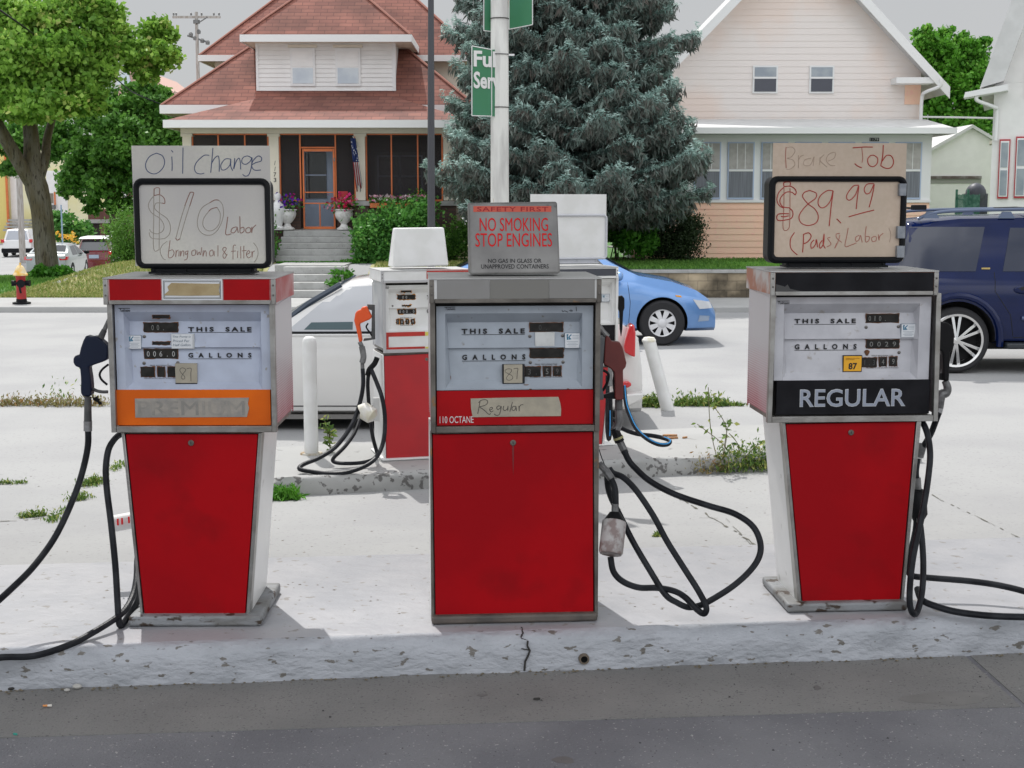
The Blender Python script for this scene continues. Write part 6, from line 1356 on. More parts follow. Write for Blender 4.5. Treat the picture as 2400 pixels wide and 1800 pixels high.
# main gable
YG = 36.5; gx = X(1853,YG); zpk = Z(-148,YG); sl = 1.03; gl, gr = X(1560,YG), X(2147,YG)
def gfn(z): hwid = (zpk-z)/sl; return max(gl, gx-hwid), min(gr, gx+hwid)
W_(MB().prism([(gl,YARD),(gr,YARD),(gr,zpk-(gr-gx)*sl),(gx,zpk),(gl,zpk-(gx-gl)*sl)], YG, YG+9), 'gable_wall', m_paleside, H2)
clap(0,0, Z(290,YG), zpk-.02, YG-.001, .16, m_paleside, H2, gfn, pr=.013)
# peach patch under the eaves return: eave shade put into the wall colour
for sg in (-1, 1):
    ov = .55; e_ = (gr-gx)+ov if sg > 0 else (gx-gl)+ov
    pts = [(gx, zpk+.16),(gx+sg*e_, zpk+.16-e_*sl),(gx+sg*e_, zpk-.02-e_*sl),(gx, zpk-.04)]
    b = MB().prism(pts, YG-.55, YG+9.4); W_(b, 'main_roof', m_whiteroof, H2)
    W_(MB().prism([(gx,zpk+.17),(gx+sg*(e_+.02),zpk+.17-(e_+.02)*sl),(gx+sg*(e_+.02),zpk-.12-(e_+.02)*sl),(gx,zpk-.12)], YG-.60, YG-.552), 'barge_board', m_fascia, H2)
zr_ = Z(197,YG-.3)
ret = W_(MB().box(X(2084,YG-.3), X(2172,YG-.3), YG-.55, YG-.0, zr_, Z(183,YG-.3)), 'eave_return', m_fascia, H2)
W_(MB().box(X(2110,YG), gr+.003, YG-.024, YG-.02, Z(245,YG), zr_), 'eave_shade_boards', m_peach, H2)
ds = MB().tube(spline([(X(2190,YG-.5),YG-.62,Z(186,YG-.5)),(X(2188,YG-.5),YG-.6,Z(203,YG-.5)),(X(2158,YG-.4),YG-.45,Z(216,YG-.4)),(X(2151,YG-.3),YG-.3,Z(228,YG-.3)),(X(2150,YG-.3),YG-.3,Z(284,YG-.3))],6), .045, 8); W_(ds, 'downpipe', m_fascia, H2, smooth=True)
for a, b_ in ((1761,1811),(1892,1941)):
    f = W_(MB().box(X(a-4,YG),X(b_+4,YG),YG-.05,YG-.0,Z(219,YG),Z(154,YG)), 'window', m_fascia, H2)
    W_(MB().box(X(a,YG),X(b_,YG),YG-.06,YG-.04,Z(180,YG),Z(158,YG)), 'pane', mat('grey_pane',(.25,.29,.33),.15,c2=(.33,.37,.40),scale=3) if a == 1761 else bpy.data.materials['grey_pane'], f); W_(MB().box(X(a,YG),X(b_,YG),YG-.06,YG-.04,Z(215,YG),Z(185,YG)), 'pane', mat('dark_pane',(.05,.055,.075),.15) if a == 1761 else bpy.data.materials['dark_pane'], f)
    W_(MB().box(X(a-3,YG),X(b_+3,YG),YG-.07,YG-.03,Z(185,YG),Z(180.5,YG)), 'meeting_rail', m_fascia, f)
# retaining wall
m_stone = brickmat('tan_block', (.42,.34,.23), (.33,.27,.185), (.27,.22,.155), .40, .19, .008, .9, 'xz', 1.9, bump=.6)
rw_ = empty('retaining_wall', (8,28.9,-.15), 0, 'low tan stone block retaining wall with pale cap beside the lawn', 'wall')
zc_ = .42
o = MB().box(1.15, 26, 28.82, 29.02, -.3, zc_-.07).build('block_wall', m_stone); adopt(o, rw_); o = MB().box(1.12, 26, 28.78, 29.06, zc_-.068, zc_+.0).build('cap', m_stepc, bevel=.01); adopt(o, rw_)
# garage, fence, far right house
YGa = 44; ga = empty('garage', (X(2230,YGa),YGa,YARD), 0, 'white gabled garage between the two houses on the right', 'garage')
gx0, gx1, gpk = X(2120,YGa), X(2390,YGa), X(2268,YGa); zpk2 = Z(300,YGa); zl = Z(358,YGa)
b = MB().prism([(gx0,YARD-.5),(gx1,YARD-.5),(gx1,zpk2-(gx1-gpk)*.57),(gpk,zpk2),(gx0,zpk2-(gpk-gx0)*.57)], YGa, YGa+6); W_(b, 'wall', m_dormw, ga)
for sg, xe in ((-1,gx0-.2),(1,gx1+.2)):
    W_(MB().prism([(gpk,zpk2+.10),(xe,zpk2+.10-abs(xe-gpk)*.57),(xe,zpk2+.0-abs(xe-gpk)*.57),(gpk,zpk2)], YGa-.15, YGa+6.2), 'roof', m_whiteroof, ga)
W_(MB().box(X(2178,YGa),X(2296,YGa),YGa-.06,YGa,Z(419,YGa),Z(412.5,YGa)), 'door_head', mat('brown_head',(.12,.09,.085),.8,c2=(.3,.29,.28),scale=3), ga)
W_(MB().box(X(2178,YGa),X(2296,YGa),YGa-.02,YGa,Z(430,YGa),Z(419.5,YGa)), 'door_track', mat('grey_track',(.3,.3,.28),.8), ga)
YFn = 40; fe = empty('fence', (X(2267,YFn),YFn,YARD), 0, 'green slatted gate panel in front of the white garage', 'fence'); g = random.Random(3)
m_greenf = mat('green_fence', (.03,.15,.105), .7, c2=(.10,.25,.20), scale=12)
for i in range(22):
    px = 2241+i*2.5; a, b_ = X(px,YFn), X(px+1.7,YFn); o = MB().box(a,b_,YFn,YFn+.02,YARD-.2,Z(456+g.uniform(-1.5,1.5),YFn)); W_(o, 'slat', m_greenf, fe)
for px in (2240,2267): W_(MB().box(X(px,YFn),X(px+4,YFn),YFn+.03,YFn+.1,YARD-.2,Z(444,YFn)), 'post', m_greenf, fe)
for py in (466,496): W_(MB().box(X(2241,YFn),X(2296,YFn),YFn+.021,YFn+.05,Z(py+3,YFn),Z(py,YFn)), 'rail', m_greenf, fe)
tr = empty('covered_grill', (X(2285,YFn+1),YFn+1,YARD), 0, 'grey covered grill behind the green gate', 'grill')
b = MB(); b.ball((0,0,Z(444,41)-YARD-.15),.30,.3,.34,14,8); b.box(-.28,.28,-.22,.22,-.1,Z(444,41)-YARD-.12); b.build('cover', mat('tarp',(.07,.075,.10),.5,bump=.5,bscale=6), tr, smooth=True)
# far right white house with red trimmed windows
YR = 33.; xw = X(2318,YR); H3 = empty('house', (xw,YR,YARD), 0, 'white house with red trimmed windows cut by the right edge', 'house')
m_redtrim = mat('red_trim', (.42,.035,.045), .5)
W_(MB().box(xw, xw+7, YR, YR+8, YARD-.2, Z(195,YR)), 'wall', m_dormw, H3)
GW = [(xw,Z(195,YR)+.002),(X(2334,YR),Z(188,YR)),(X(2384,YR),Z(23,YR)),(X(2400,YR)+1.6,Z(23,YR)+5.0),(xw+7,Z(23,YR)+1),(xw+7,Z(195,YR)+.002)]
W_(MB().prism(GW, YR+.002, YR+8), 'gable_wall', m_dormw, H3)
e0 = (X(2275,YR-.4), Z(222,YR-.4)); e1 = (X(2395,YR-.4), Z(0,YR-.4)); m_ = (e1[1]-e0[1])/(e1[0]-e0[0]); pk = (xw+3.5, e0[1]+m_*(xw+3.5-e0[0]))
qx = lambda a, c: (X(a,YR-.4), Z(c,YR-.4))
sl_ = (qx(2400,23)[1]-qx(2350,188)[1])/(qx(2400,23)[0]-qx(2350,188)[0]); tp0 = qx(2400,23)
W_(MB().prism([qx(2300,205),qx(2352,190),(tp0[0]+1.6,tp0[1]+1.6*sl_),(tp0[0]+1.1,tp0[1]+1.6*sl_+.2),qx(2362,0)], YR-.45, YR+8.3), 'roof', m_whiteroof, H3)
W_(MB().hexa([(X(2265,YR-.4),YR-.5,Z(228,YR-.4)),(X(2362,YR-.4),YR-.5,Z(213,YR-.4)),(X(2362,YR-.4),YR+.1,Z(213,YR-.4)),(X(2265,YR-.4),YR+.1,Z(228,YR-.4))],[(X(2268,YR-.4),YR-.5,Z(215,YR-.4)),(X(2362,YR-.4),YR-.5,Z(198,YR-.4)),(X(2362,YR-.4),YR+.1,Z(198,YR-.4)),(X(2268,YR-.4),YR+.1,Z(215,YR-.4))]), 'eave_return', m_fascia, H3)
ds = MB().tube(spline([(X(2290,YR-.3),YR-.42,Z(228,YR)),(X(2293,YR-.3),YR-.4,Z(238,YR)),(X(2318,YR),YR-.2,Z(252,YR)),(X(2325,YR),YR-.08,Z(262,YR)),(X(2325,YR),YR-.08,Z(330,YR))],5), .045, 8); W_(ds, 'downpipe', m_fascia, H3, smooth=True)
for (a, b_, t0, t1) in ((2337,2356,327,464),(2373,2394,321,463),(2389,2412,105,231)):
    f = W_(MB().box(X(a-2.5,YR),X(b_+2.5,YR),YR-.05,YR,Z(t1+1.5,YR),Z(t0,YR)), 'window', m_redtrim, H3); W_(MB().box(X(a,YR),X(b_,YR),YR-.06,YR-.04,Z(t1-3,YR),Z(t0+4,YR)), 'sash', m_fascia, f)
    mid = (t0+t1)/2; W_(MB().box(X(a+2,YR),X(b_-2,YR),YR-.07,YR-.05,Z(mid-3,YR),Z(t0+8,YR)), 'pane', bpy.data.materials['grey_pane'], f); W_(MB().box(X(a+2,YR),X(b_-2,YR),YR-.07,YR-.05,Z(t1-6,YR),Z(mid+4,YR)), 'pane', bpy.data.materials['grey_pane'], f)
hd = W_(MB().box(X(2279,YR+1),X(2318,YR+1),YR+.3,YR+1.2,Z(340,YR+1),Z(333,YR+1)), 'door_hood', m_cream, H3)
W_(MB().box(X(2298,YR+1),X(2306,YR+1),YR+.5,YR+.6,Z(353,YR+1),Z(340.3,YR+1)), 'bracket', m_cream, hd)

bpy.context.view_layer.update(); H3.rotation_euler = (0,0,R(-19))
# ================================================================ left background buildings
YB = 112; yb_ = empty('apartment_building', (X(70,YB),YB,-1.4), 0, 'yellow apartment building far down the side street', 'building')
m_yellow = mat('yellow_render', (.72,.66,.34), .8, c2=(.74,.72,.52), scale=.3, lo=.4, hi=.6); m_yellow2 = mat('yellow_render_deep', (.70,.58,.20), .8)
W_(MB().box(X(-300,YB),X(22,YB),YB-.5,YB+10,-1.6,Z(330,YB)), 'wall', m_yellow2, yb_); W_(MB().box(X(22,YB),X(206,YB),YB,YB+10,-1.6,Z(330,YB)), 'wall', m_yellow, yb_)
W_(MB().box(X(22,YB),X(26,YB),YB-.6,YB-.4,-1.4,Z(330,YB)), 'corner_pipe', m_orangew, yb_); W_(MB().box(X(27,YB),X(44,YB),YB-.05,YB-.01,-1.4,Z(330,YB)), 'pale_panel', m_dormw, yb_); W_(MB().box(X(112,YB),X(160,YB),YB-.05,YB-.01,Z(520,YB),Z(400,YB)), 'pale_panel', m_dormw, yb_)
f = W_(MB().box(X(113,YB),X(133,YB),YB-.15,YB-.05,Z(480,YB),Z(450,YB)), 'window', m_fascia, yb_); W_(MB().box(X(119,YB),X(128,YB),YB-.2,YB-.14,Z(476,YB),Z(453,YB)), 'pane', mat('brown_pane',(.22,.19,.15),.3), f); W_(MB().box(X(130,YB),X(133.5,YB),YB-.2,YB-.14,Z(480,YB),Z(450,YB)), 'side_trim', m_orangew, f)
W_(MB().box(X(124,YB),X(132,YB),YB-.6,YB-.06,Z(490,YB),Z(481,YB)), 'air_conditioner', m_zinc, yb_)
for i in range(4): W_(MB().box(X(28-i,YB),X(80,YB),YB-1-i*.3,YB-.6,Z(530,YB)+.4-.25*i,Z(530,YB)+.55-.25*i), 'stair_tread', m_stepc, yb_)
YB2 = 100; bb_ = empty('brick_building', (X(240,YB2),YB2,-1.4), 0, 'dark red brick garage building behind the red hatchback', 'building')
m_brickred = brickmat('red_brick', (.20,.07,.05), (.16,.055,.04), (.12,.08,.07), .22, .075, .01)
for (a, b_) in ((206,210),(233,245),(268,420)): W_(MB().box(X(a,YB2),X(b_,YB2),YB2,YB2+6,-1.6,Z(523,YB2)), 'pier', m_brickred, bb_)
W_(MB().box(X(206,YB2),X(420,YB2),YB2,YB2+6,Z(514,YB2),Z(490,YB2)), 'upper_wall', m_brickred, bb_); W_(MB().box(X(205,YB2),X(420,YB2),YB2-.1,YB2+6,Z(523,YB2)+.001,Z(514,YB2)-.001), 'lintel_band', m_stepc, bb_)
for (a, b_) in ((210,233),(245,268)): W_(MB().box(X(a,YB2),X(b_,YB2),YB2+.2,YB2+.4,-1.6,Z(523,YB2)), 'garage_door', mat('dark_door',(.035,.022,.022),.7) if a == 210 else bpy.data.materials['dark_door'], bb_)
YC = 90; ch = empty('house', (X(340,YC),YC,-1.4), 0, 'distant house with a faded pink gable roof behind the trees', 'house')
m_pinkroof = mat('pink_roof', (.55,.36,.30), .8)
W_(MB().box(X(300,YC),X(420,YC),YC,YC+8,-1.4,Z(215,YC)), 'wall', m_brickred, ch); W_(MB().prism([(X(270,YC),Z(240,YC)),(X(460,YC),Z(240,YC)),(X(400,YC),Z(205,YC)),(X(350,YC),Z(165,YC)),(X(320,YC),Z(163,YC))], YC-.5, YC+8.5), 'roof', m_pinkroof, ch)
W_(MB().prism([(X(292,YC),Z(200,YC)),(X(325,YC),Z(200,YC)),(X(318,YC),Z(172,YC)),(X(310,YC),Z(168,YC)),(X(300,YC),Z(178,YC))], YC-.7, YC-.52), 'gable_window', m_paleglass, ch)

# ================================================================ porch things
def lathe_thing(name, label, cat, px, py, Y, prof, mt, part='body', zb=None):
    p = atY(px, py, Y); r_ = empty(name, (p.x, Y, zb if zb is not None else p.z), 0, label, cat)
    MB().lathe(prof, (0,0,0), 20).build(part, mt, r_, smooth=True, ang=50); return r_
m_urn = mat('white_urn', (.70,.69,.67), .7, c2=(.5,.49,.46), scale=9, lo=.5, hi=.65, bump=.3)
urn = [(.0,0),(.17,0),(.18,.03),(.10,.08),(.07,.14),(.12,.19),(.19,.28),(.22,.38),(.20,.44),(.24,.47),(.23,.49),(.18,.47),(.0,.44)]
m_petp = leafmat('purple_petals', (.06,.01,.30), (.16,.03,.55), hi=(.60,.02,.25)); m_petr = leafmat('pink_petals', (.60,.01,.06), (.75,.05,.25), hi=(.85,.35,.45)); m_petw = leafmat('mixed_petals', (.75,.08,.30), (.80,.75,.75)); m_leaf = leafmat('bright_leaf', (.05,.14,.02), (.13,.30,.05))
g = np.random.default_rng(4)
ys_ = 32.2+5.5*.29+.0
for (px, lab, mt_) in ((673,'white urn of purple and red flowers left of the orange door',m_petp),(806,'white urn of pink flowers right of the orange door',m_petr)):
    p = atY(px, 538, 33.7); u = empty('flower_urn', (p.x,33.75,fl), 0, lab, 'planter', 'urns beside the porch door'); MB().lathe(urn, (0,0,0), 20).build('urn', m_urn, u, smooth=True, ang=50)
    C = g.normal(size=(260,3))*[.16,.14,.09]+[0,0,.58]; leaves('leaves', C, .08, m_leaf, u, 3)
    C = g.normal(size=(150,3))*[.14,.12,.11]+[0,-.05,.63]; leaves('flowers', C, .085, mt_, u, 5, asp=.9)
stt = empty('garden_statue', (X(651,33.6),33.6,fl), 0, 'small white figure statue standing left of the steps', 'statue')
MB().lathe([(0,0),(.14,0),(.15,.05),(.10,.10),(.13,.25),(.17,.40),(.18,.50),(.13,.60),(.07,.66),(.06,.70),(.085,.76),(.08,.83),(.03,.88),(0,.885)], (0,0,0), 16).build('figure', m_whitep, stt, smooth=True)
fb_ = empty('flower_box', (X(937,33.85),33.8,Z(487,33.85)), 0, 'orange window box of pink and white flowers on the porch rail', 'planter')
w_ = (X(1005,33.8)-X(868,33.8)); MB().box(-w_/2,w_/2,-.10,.10,0,.115).build('box', m_orangew, fb_, bevel=.005)
C = g.random((700,3))*[w_,.22,.12]+[-w_/2,-.11,.11]; leaves('leaves', C, .09, m_leaf, fb_, 6); C = g.random((170,3))*[w_,.24,.14]+[-w_/2,-.14,.15]; leaves('flowers', C, .095, m_petw, fb_, 7, asp=.9)
C = g.normal(size=(160,3))*[.13,.08,.10]+[w_*.36,0,.22]; leaves('tall_leaves', C, .09, m_leaf, fb_, 8)
# flag on the column
fgr = empty('flag', (X(836,33.8),33.86,Z(330,33.8)), 0, 'limp stars and stripes flag hanging from a porch column', 'flag')
MB().tube([(.10,.0,.14),(-.02,-.12,.42)] if False else [(.06,.06,-.12),(-.06,-.10,.10)], .012, 6).build('pole', m_white, fgr)
def foldstrip(zs, mt_, nm, x0f, x1f, seed):
    b = MB(); n = 10; gg = random.Random(seed)
    for j, z in enumerate(zs):
        for i in range(n+1):
            u = i/n; b.v.append((x0f(z)+(x1f(z)-x0f(z))*u, -.10+.03*math.sin(u*14+z*2), z))
    for j in range(len(zs)-1):
        for i in range(n): q = j*(n+1)+i; b.f.append([q,q+n+1,q+n+2,q+1]); b.m.append(0)
    o = b.build(nm, mt_, fgr, smooth=True); o.modifiers.new('s','SOLIDIFY').thickness = .004; return o
zz0 = 0.06; LN = Z(330,33.8)-Z(449,33.8)
x0f = lambda z: -.11+.12*(-z/LN)+.0; x1f = lambda z: .01+.16*(-z/LN)
foldstrip(rng(zz0,-LN*.42,6), mat('flag_blue',(.02,.04,.16),.7), 'blue_field', x0f, x1f, 1)
gg = random.Random(2)
for i in range(16):
    z = -.02-LN*.40*gg.random(); x = x0f(z)+(x1f(z)-x0f(z))*gg.random(); MB().box(x,x+.018,-.136,-.131,z,z+.018).build('star', m_white, fgr)
for k in range(6):
    a = k/6; b_ = (k+1)/6
    foldstrip(rng(-LN*.42,-LN*(1.0-.06*(k % 3)),8), mat('flag_red',(.45,.01,.03),.7) if k == 0 else (bpy.data.materials['flag_red'] if k % 2 == 0 else m_white), 'stripe', (lambda z, a=a: x0f(z)+(x1f(z)-x0f(z))*a), (lambda z, b_=b_: x0f(z)+(x1f(z)-x0f(z))*b_), k)
rs = empty('red_notice', (X(806,33.98),33.98,Z(467,34)), 0, 'small red panel in the porch screen right of the door', 'sign'); MB().box(-.13,.10,.0,.02,.01,.19).build('board', mat('notice_red',(.40,.02,.03),.6), rs)
bc_ = empty('porch_chair', (X(950,35),35.0,fl), 0, 'dark blue chair back on the porch behind the flowers', 'chair')
m_bluech = mat('blue_chair', (.02,.04,.22), .6)
zb_ = Z(453,35)-fl; MB().box(-.24,.20,.0,.04,.45,zb_).build('backrest', m_bluech, bc_, bevel=.01); MB().box(-.25,.22,-.42,0,.40,.44).build('seat', m_bluech, bc_, bevel=.01)
for x in (-.24,.19):
    for y in (-.41,.0): MB().box(x,x+.03,y,y+.03,0,.40).build('leg', m_bluech, bc_)
# ================================================================ trees and plants
m_bark = mat('furrowed_bark', (.105,.085,.05), .95, c2=(.16,.145,.12), scale=3, lo=.4, hi=.65, c3=(.05,.042,.03), s3=14, lo3=.55, hi3=.65, bump=1, bscale=9, bdist=.06, stretch=(1.6,1.6,.35))
m_barkd = mat('dark_bark', (.055,.045,.03), .95, c2=(.08,.065,.045), scale=3, bump=.8, bscale=10, bdist=.05, stretch=(1.5,1.5,.4))
m_linden = leafmat('linden_leaf', (.09,.23,.03), (.33,.56,.09), .5, .42, hi=(.62,.66,.22), hipos=.93)
m_maple = leafmat('dark_maple_leaf', (.035,.12,.02), (.16,.36,.06), .5, .3, hi=(.20,.42,.08), hipos=.93)
m_treefar = leafmat('far_tree_leaf', (.05,.18,.02), (.15,.38,.04), .55, .35, hi=(.28,.50,.09))
m_shrub = leafmat('shrub_leaf', (.045,.16,.03), (.12,.33,.06), .5, .35, hi=(.22,.46,.09))
m_feather = leafmat('feathery_green', (.06,.16,.02), (.15,.33,.05), .5, .35)
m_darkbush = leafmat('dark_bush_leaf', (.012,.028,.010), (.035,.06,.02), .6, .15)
m_garden = leafmat('garden_green', (.03,.13,.015), (.10,.30,.03), .5, .35)
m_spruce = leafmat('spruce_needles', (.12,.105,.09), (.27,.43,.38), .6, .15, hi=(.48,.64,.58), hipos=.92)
def blobs_px(L_): 
    out = []
    for px, py, rx, ry, Y in L_:
        c = atY(px, py, Y); s_ = Y/F; out.append((c.x, Y, c.z, rx*s_, .5*(rx+ry)*s_*1.1, ry*s_))
    return out
def tree(label, px, py, Y, limbs, blobs, n, size, lm, bm, cat='tree', seed=1, sub=44, spread=.17, group=None):
    b = atY(px, py, Y); z = T(b.x, Y); r_ = empty('tree', (b.x, Y, z-.05), 0, label, cat, group)
    mb = MB()
    for pts in limbs:
        P_ = [atY(a, c, yy) for a, c, w, yy in pts]; rr = [w/2*yy/F for a, c, w, yy in pts]
        Q = spline(P_, 5); m = len(Q); rad = [np.interp(i/(m-1)*(len(rr)-1), range(len(rr)), rr) for i in range(m)]
        mb.tube([q-r_.location for q in Q], [float(x) for x in rad], 12)
    mb.build('trunk', bm, r_, smooth=True, ang=80)
    g_ = np.random.default_rng(seed); C, v = clumpy(blobs_px(blobs), n, g_, sub, spread)
    leaves('crown', C-np.array(r_.location), size, lm, r_, seed, .75, v, down=.3); return r_
tree('large tree with a forked furrowed trunk and yellow-green leaves at the left', 118, 652, 41,
     [[(118,668,66,41),(113,640,54,41),(104,560,50,41),(97,490,49,41),(86,440,54,41),(78,400,44,41),(74,330,36,41),(70,260,32,41),(90,150,20,41),(120,60,12,41)],
      [(88,450,36,41),(62,410,34,40.8),(30,355,32,40.5),(-5,295,30,40.2),(-60,200,24,40)], [(92,420,24,41),(106,370,22,41.2),(114,310,18,41.5),(150,220,12,41.5),(240,150,8,41),(340,120,6,41)]],
     [(30,40,80,60,40.5),(140,60,80,55,41),(60,150,100,75,40),(180,150,85,70,40.5),(245,90,55,55,41),(105,235,105,42,39.6),(320,130,48,36,41),(372,75,40,30,41.5),(385,130,34,34,41),(345,175,28,22,41),(-60,250,80,60,40),(205,235,55,34,40),(255,35,42,30,41.2),(180,10,60,30,41),(-40,120,90,90,42),(60,262,70,24,40)], 52000, .16, m_linden, m_bark, seed=3)
tree('darker green tree with a leaning trunk behind the big forked tree', 283, 560, 50,
     [[(290,600,44,50),(280,540,38,50),(268,480,36,50),(252,420,32,50),(240,360,24,50),(250,280,16,50)], [(262,470,24,50),(300,400,16,50),(340,320,10,50)]],
     [(250,255,75,50,50),(350,265,60,50,50.5),(300,330,90,55,49.5),(390,290,36,45,50),(225,370,60,50,50),(330,400,70,55,50),(245,430,50,30,49.5),(180,400,45,38,50),(400,350,36,50,50),(285,480,34,24,50),(340,215,50,26,50.5),(25,330,50,45,52),(55,385,48,20,52),(135,330,55,50,52),(170,440,30,22,51),(20,400,30,14,52),(390,240,30,24,51),(215,480,26,22,50)], 46000, .16, m_maple, m_barkd, seed=5)
tree('bright green tree between the white gabled house and the red trimmed house', 2230, 480, 62,
     [[(2235,520,26,62),(2232,400,20,62),(2228,300,14,62),(2225,180,8,62)], [(2230,320,10,62),(2280,200,5,62)], [(2230,300,10,62),(2180,160,5,62)]],
     [(2165,95,26,32,62),(2205,130,48,55,62),(2265,110,30,28,62),(2250,190,60,60,62),(2190,230,50,50,62),(2290,160,32,45,62),(2300,260,45,50,62),(2230,300,70,40,62),(2150,190,30,40,62),(2310,100,14,14,62)], 26000, .20, m_treefar, m_barkd, seed=8)
tree('dark tree mass just left of the garage roof', 2200, 480, 70, [[(2200,500,20,70),(2195,380,12,70)]], [(2190,330,42,26,70),(2215,300,30,20,70)], 5000, .22, m_maple, m_barkd, seed=9)
# ---- blue spruce
def spruce(px, Y, label):
    b = atY(px, 608, Y); z0 = T(b.x, Y); r_ = empty('spruce_tree', (b.x, Y, z0), 0, label, 'tree'); g_ = np.random.default_rng(12)
    MB().tube([(0,0,-.1),(0,0,4),(0,0,9)], [.24,.17,.05], 10).build('trunk', m_barkd, r_, smooth=True)
    C = []; Dv = []; V = []; S = []; br = MB()
    zs = []; z = 1.35
    while z < 8.6: zs.append(z); z += .36+.012*z
    for z in zs:
        Rr = np.interp(z, [1.3,1.7,2.3,3.5,5.0,6.2,9.0], [2.5,3.0,3.15,2.75,2.45,2.25,.9]); n = int(9+Rr*3.2)
        a0 = g_.random()*6.28
        for k in range(n):
            a = a0+2*math.pi*(k+.5*g_.random())/n; R_ = Rr*(.72+.40*g_.random()); dz = g_.uniform(-.12,.12); drop = (.10+.05*R_)*g_.uniform(.6,1.4)
            u = np.array([math.cos(a), math.sin(a), 0]); sd = np.array([-u[1], u[0], 0])
            def pos(t): return u*R_*t + np.array([0,0,z+dz-drop*math.sin(t*2.4)*R_*.35+.10*t**3*R_])
            br.tube([tuple(pos(t)) for t in (0,.35,.7,.95)], [.03,.022,.012,.005], 5, caps=False)
            if g_.random() < .08: continue
            m = int(9+R_*7)
            for i in range(m):
                t = .22+.78*(i+g_.random())/m; p = pos(t); wid = (.12+.50*(1-t)**.6*min(1,R_/2.2))*1.0
                for s_ in (-1, 1):
                    L_ = wid*g_.uniform(.6,1.25)+.08; q = max(1, int(L_/.085))
                    for j in range(q):
                        f = (j+.7)/q; pp = p+sd*s_*L_*f+u*L_*f*.55+np.array([0,0,-.10*f*L_-.03*g_.random()])
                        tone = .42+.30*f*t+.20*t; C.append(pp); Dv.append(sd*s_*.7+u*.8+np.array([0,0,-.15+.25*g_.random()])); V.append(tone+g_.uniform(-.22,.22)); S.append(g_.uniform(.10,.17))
                        if g_.random() < .85:   # hanging twigs below
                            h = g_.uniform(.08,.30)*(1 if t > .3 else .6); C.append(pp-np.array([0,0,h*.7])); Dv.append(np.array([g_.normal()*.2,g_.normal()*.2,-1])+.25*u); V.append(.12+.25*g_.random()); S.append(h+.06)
            for j in range(4): C.append(pos(1)+g_.normal(size=3)*.05); Dv.append(u+g_.normal(size=3)*.35); V.append(.85+.15*g_.random()); S.append(.17)
    br.build('branches', m_barkd, r_)
    C = np.array(C); Dv = np.array(Dv); V = np.clip(np.array(V),0,1); S = np.array(S)
    Dn = Dv/np.linalg.norm(Dv,axis=1)[:,None]
    # every twig is a brush of crossing needle blades
    g2 = np.random.default_rng(2); CC = []; DD = []; VV = []; SS = []
    for k in range(7):
        off = g2.normal(size=C.shape)*.028; CC.append(C+off+Dn*(g2.random((len(C),1))-.3)*.06); dd = Dn+g2.normal(size=C.shape)*.42; DD.append(dd); VV.append(np.clip(V+g2.uniform(-.12,.12,len(V)),0,1)); SS.append(S*g2.uniform(.5,.95,len(S)))
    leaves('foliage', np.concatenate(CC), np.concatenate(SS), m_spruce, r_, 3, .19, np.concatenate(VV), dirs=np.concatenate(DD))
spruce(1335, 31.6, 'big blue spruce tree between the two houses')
# ---- shrubs
def shrub(label, blobs, n, size, lm, cat='shrub', seed=1, name='shrub', sub=20, spread=.3, asp=.6, group=None, stems=True):
    B = blobs_px(blobs); Y = B[0][1]; x = sum(b[0] for b in B)/len(B); z = T(x, Y)
    r_ = empty(name, (x, Y, z), 0, label, cat, group); g_ = np.random.default_rng(seed); C, v = clumpy(B, n, g_, sub, spread)
    C = C-np.array(r_.location); C[:,2] = np.maximum(C[:,2], .02)
    leaves('foliage', C, size, lm, r_, seed, asp, v)
    if stems:
        mb = MB(); gg = random.Random(seed)
        for b in B:
            for k in range(3): mb.tube([(b[0]-x+gg.uniform(-.1,.1),gg.uniform(-.1,.1),-.02),(b[0]-x+gg.uniform(-.3,.3)*b[3],gg.uniform(-.3,.3),max(.1,b[2]-z))], [.018,.006], 5)
        mb.build('stems', m_barkd, r_)
    return r_
shrub('large loose green shrub right of the porch steps', [(870,540,45,45,32.3),(930,520,60,45,32.5),(985,530,40,50,32.4),(900,590,55,30,32.0),(960,590,50,30,32.1),(850,575,22,35,32.0)], 17000, .09, m_shrub, seed=21)
shrub('feathery bright green shrub at the left end of the porch', [(305,560,44,60,33),(340,590,40,40,33),(292,600,26,24,32.6)], 8000, .085, m_feather, seed=22, asp=.3)
shrub('green shrub left of the porch steps', [(615,560,26,45,32.2),(580,570,40,50,32.6),(632,590,14,18,31.9)], 5000, .09, m_shrub, seed=23)
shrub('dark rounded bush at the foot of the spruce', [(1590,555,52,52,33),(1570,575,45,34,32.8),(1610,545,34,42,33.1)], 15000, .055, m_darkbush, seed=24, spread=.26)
shrub('bright leafy garden plants between the spruce and the lawn', [(1500,550,30,30,32.6),(1470,565,26,20,32.2),(1445,550,22,26,32.8),(1515,575,20,22,32.3),(1490,520,24,22,33)], 5200, .12, m_garden, seed=25, asp=.5)
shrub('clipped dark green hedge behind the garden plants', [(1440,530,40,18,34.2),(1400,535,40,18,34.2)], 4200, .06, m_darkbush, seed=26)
shrub('dark shrubs under the left side of the spruce', [(1060,560,50,40,33.5),(1130,570,60,36,33.5),(1020,590,40,26,33)], 7000, .08, m_maple, seed=27)
shrub('green weeds growing along the foot of the porch steps', [(700,626,40,6,31.9),(760,624,40,8,31.9),(815,618,30,10,31.8),(660,628,16,5,31.9)], 1500, .07, m_garden, seed=28, name='weed_clump', cat='weeds', stems=False)
shrub('leafy plant spilling beside the lower steps', [(795,648,18,12,29.6),(780,668,12,10,29.2),(800,640,22,9,30)], 1100, .09, m_garden, seed=29, name='garden_plant', cat='plant', stems=False)
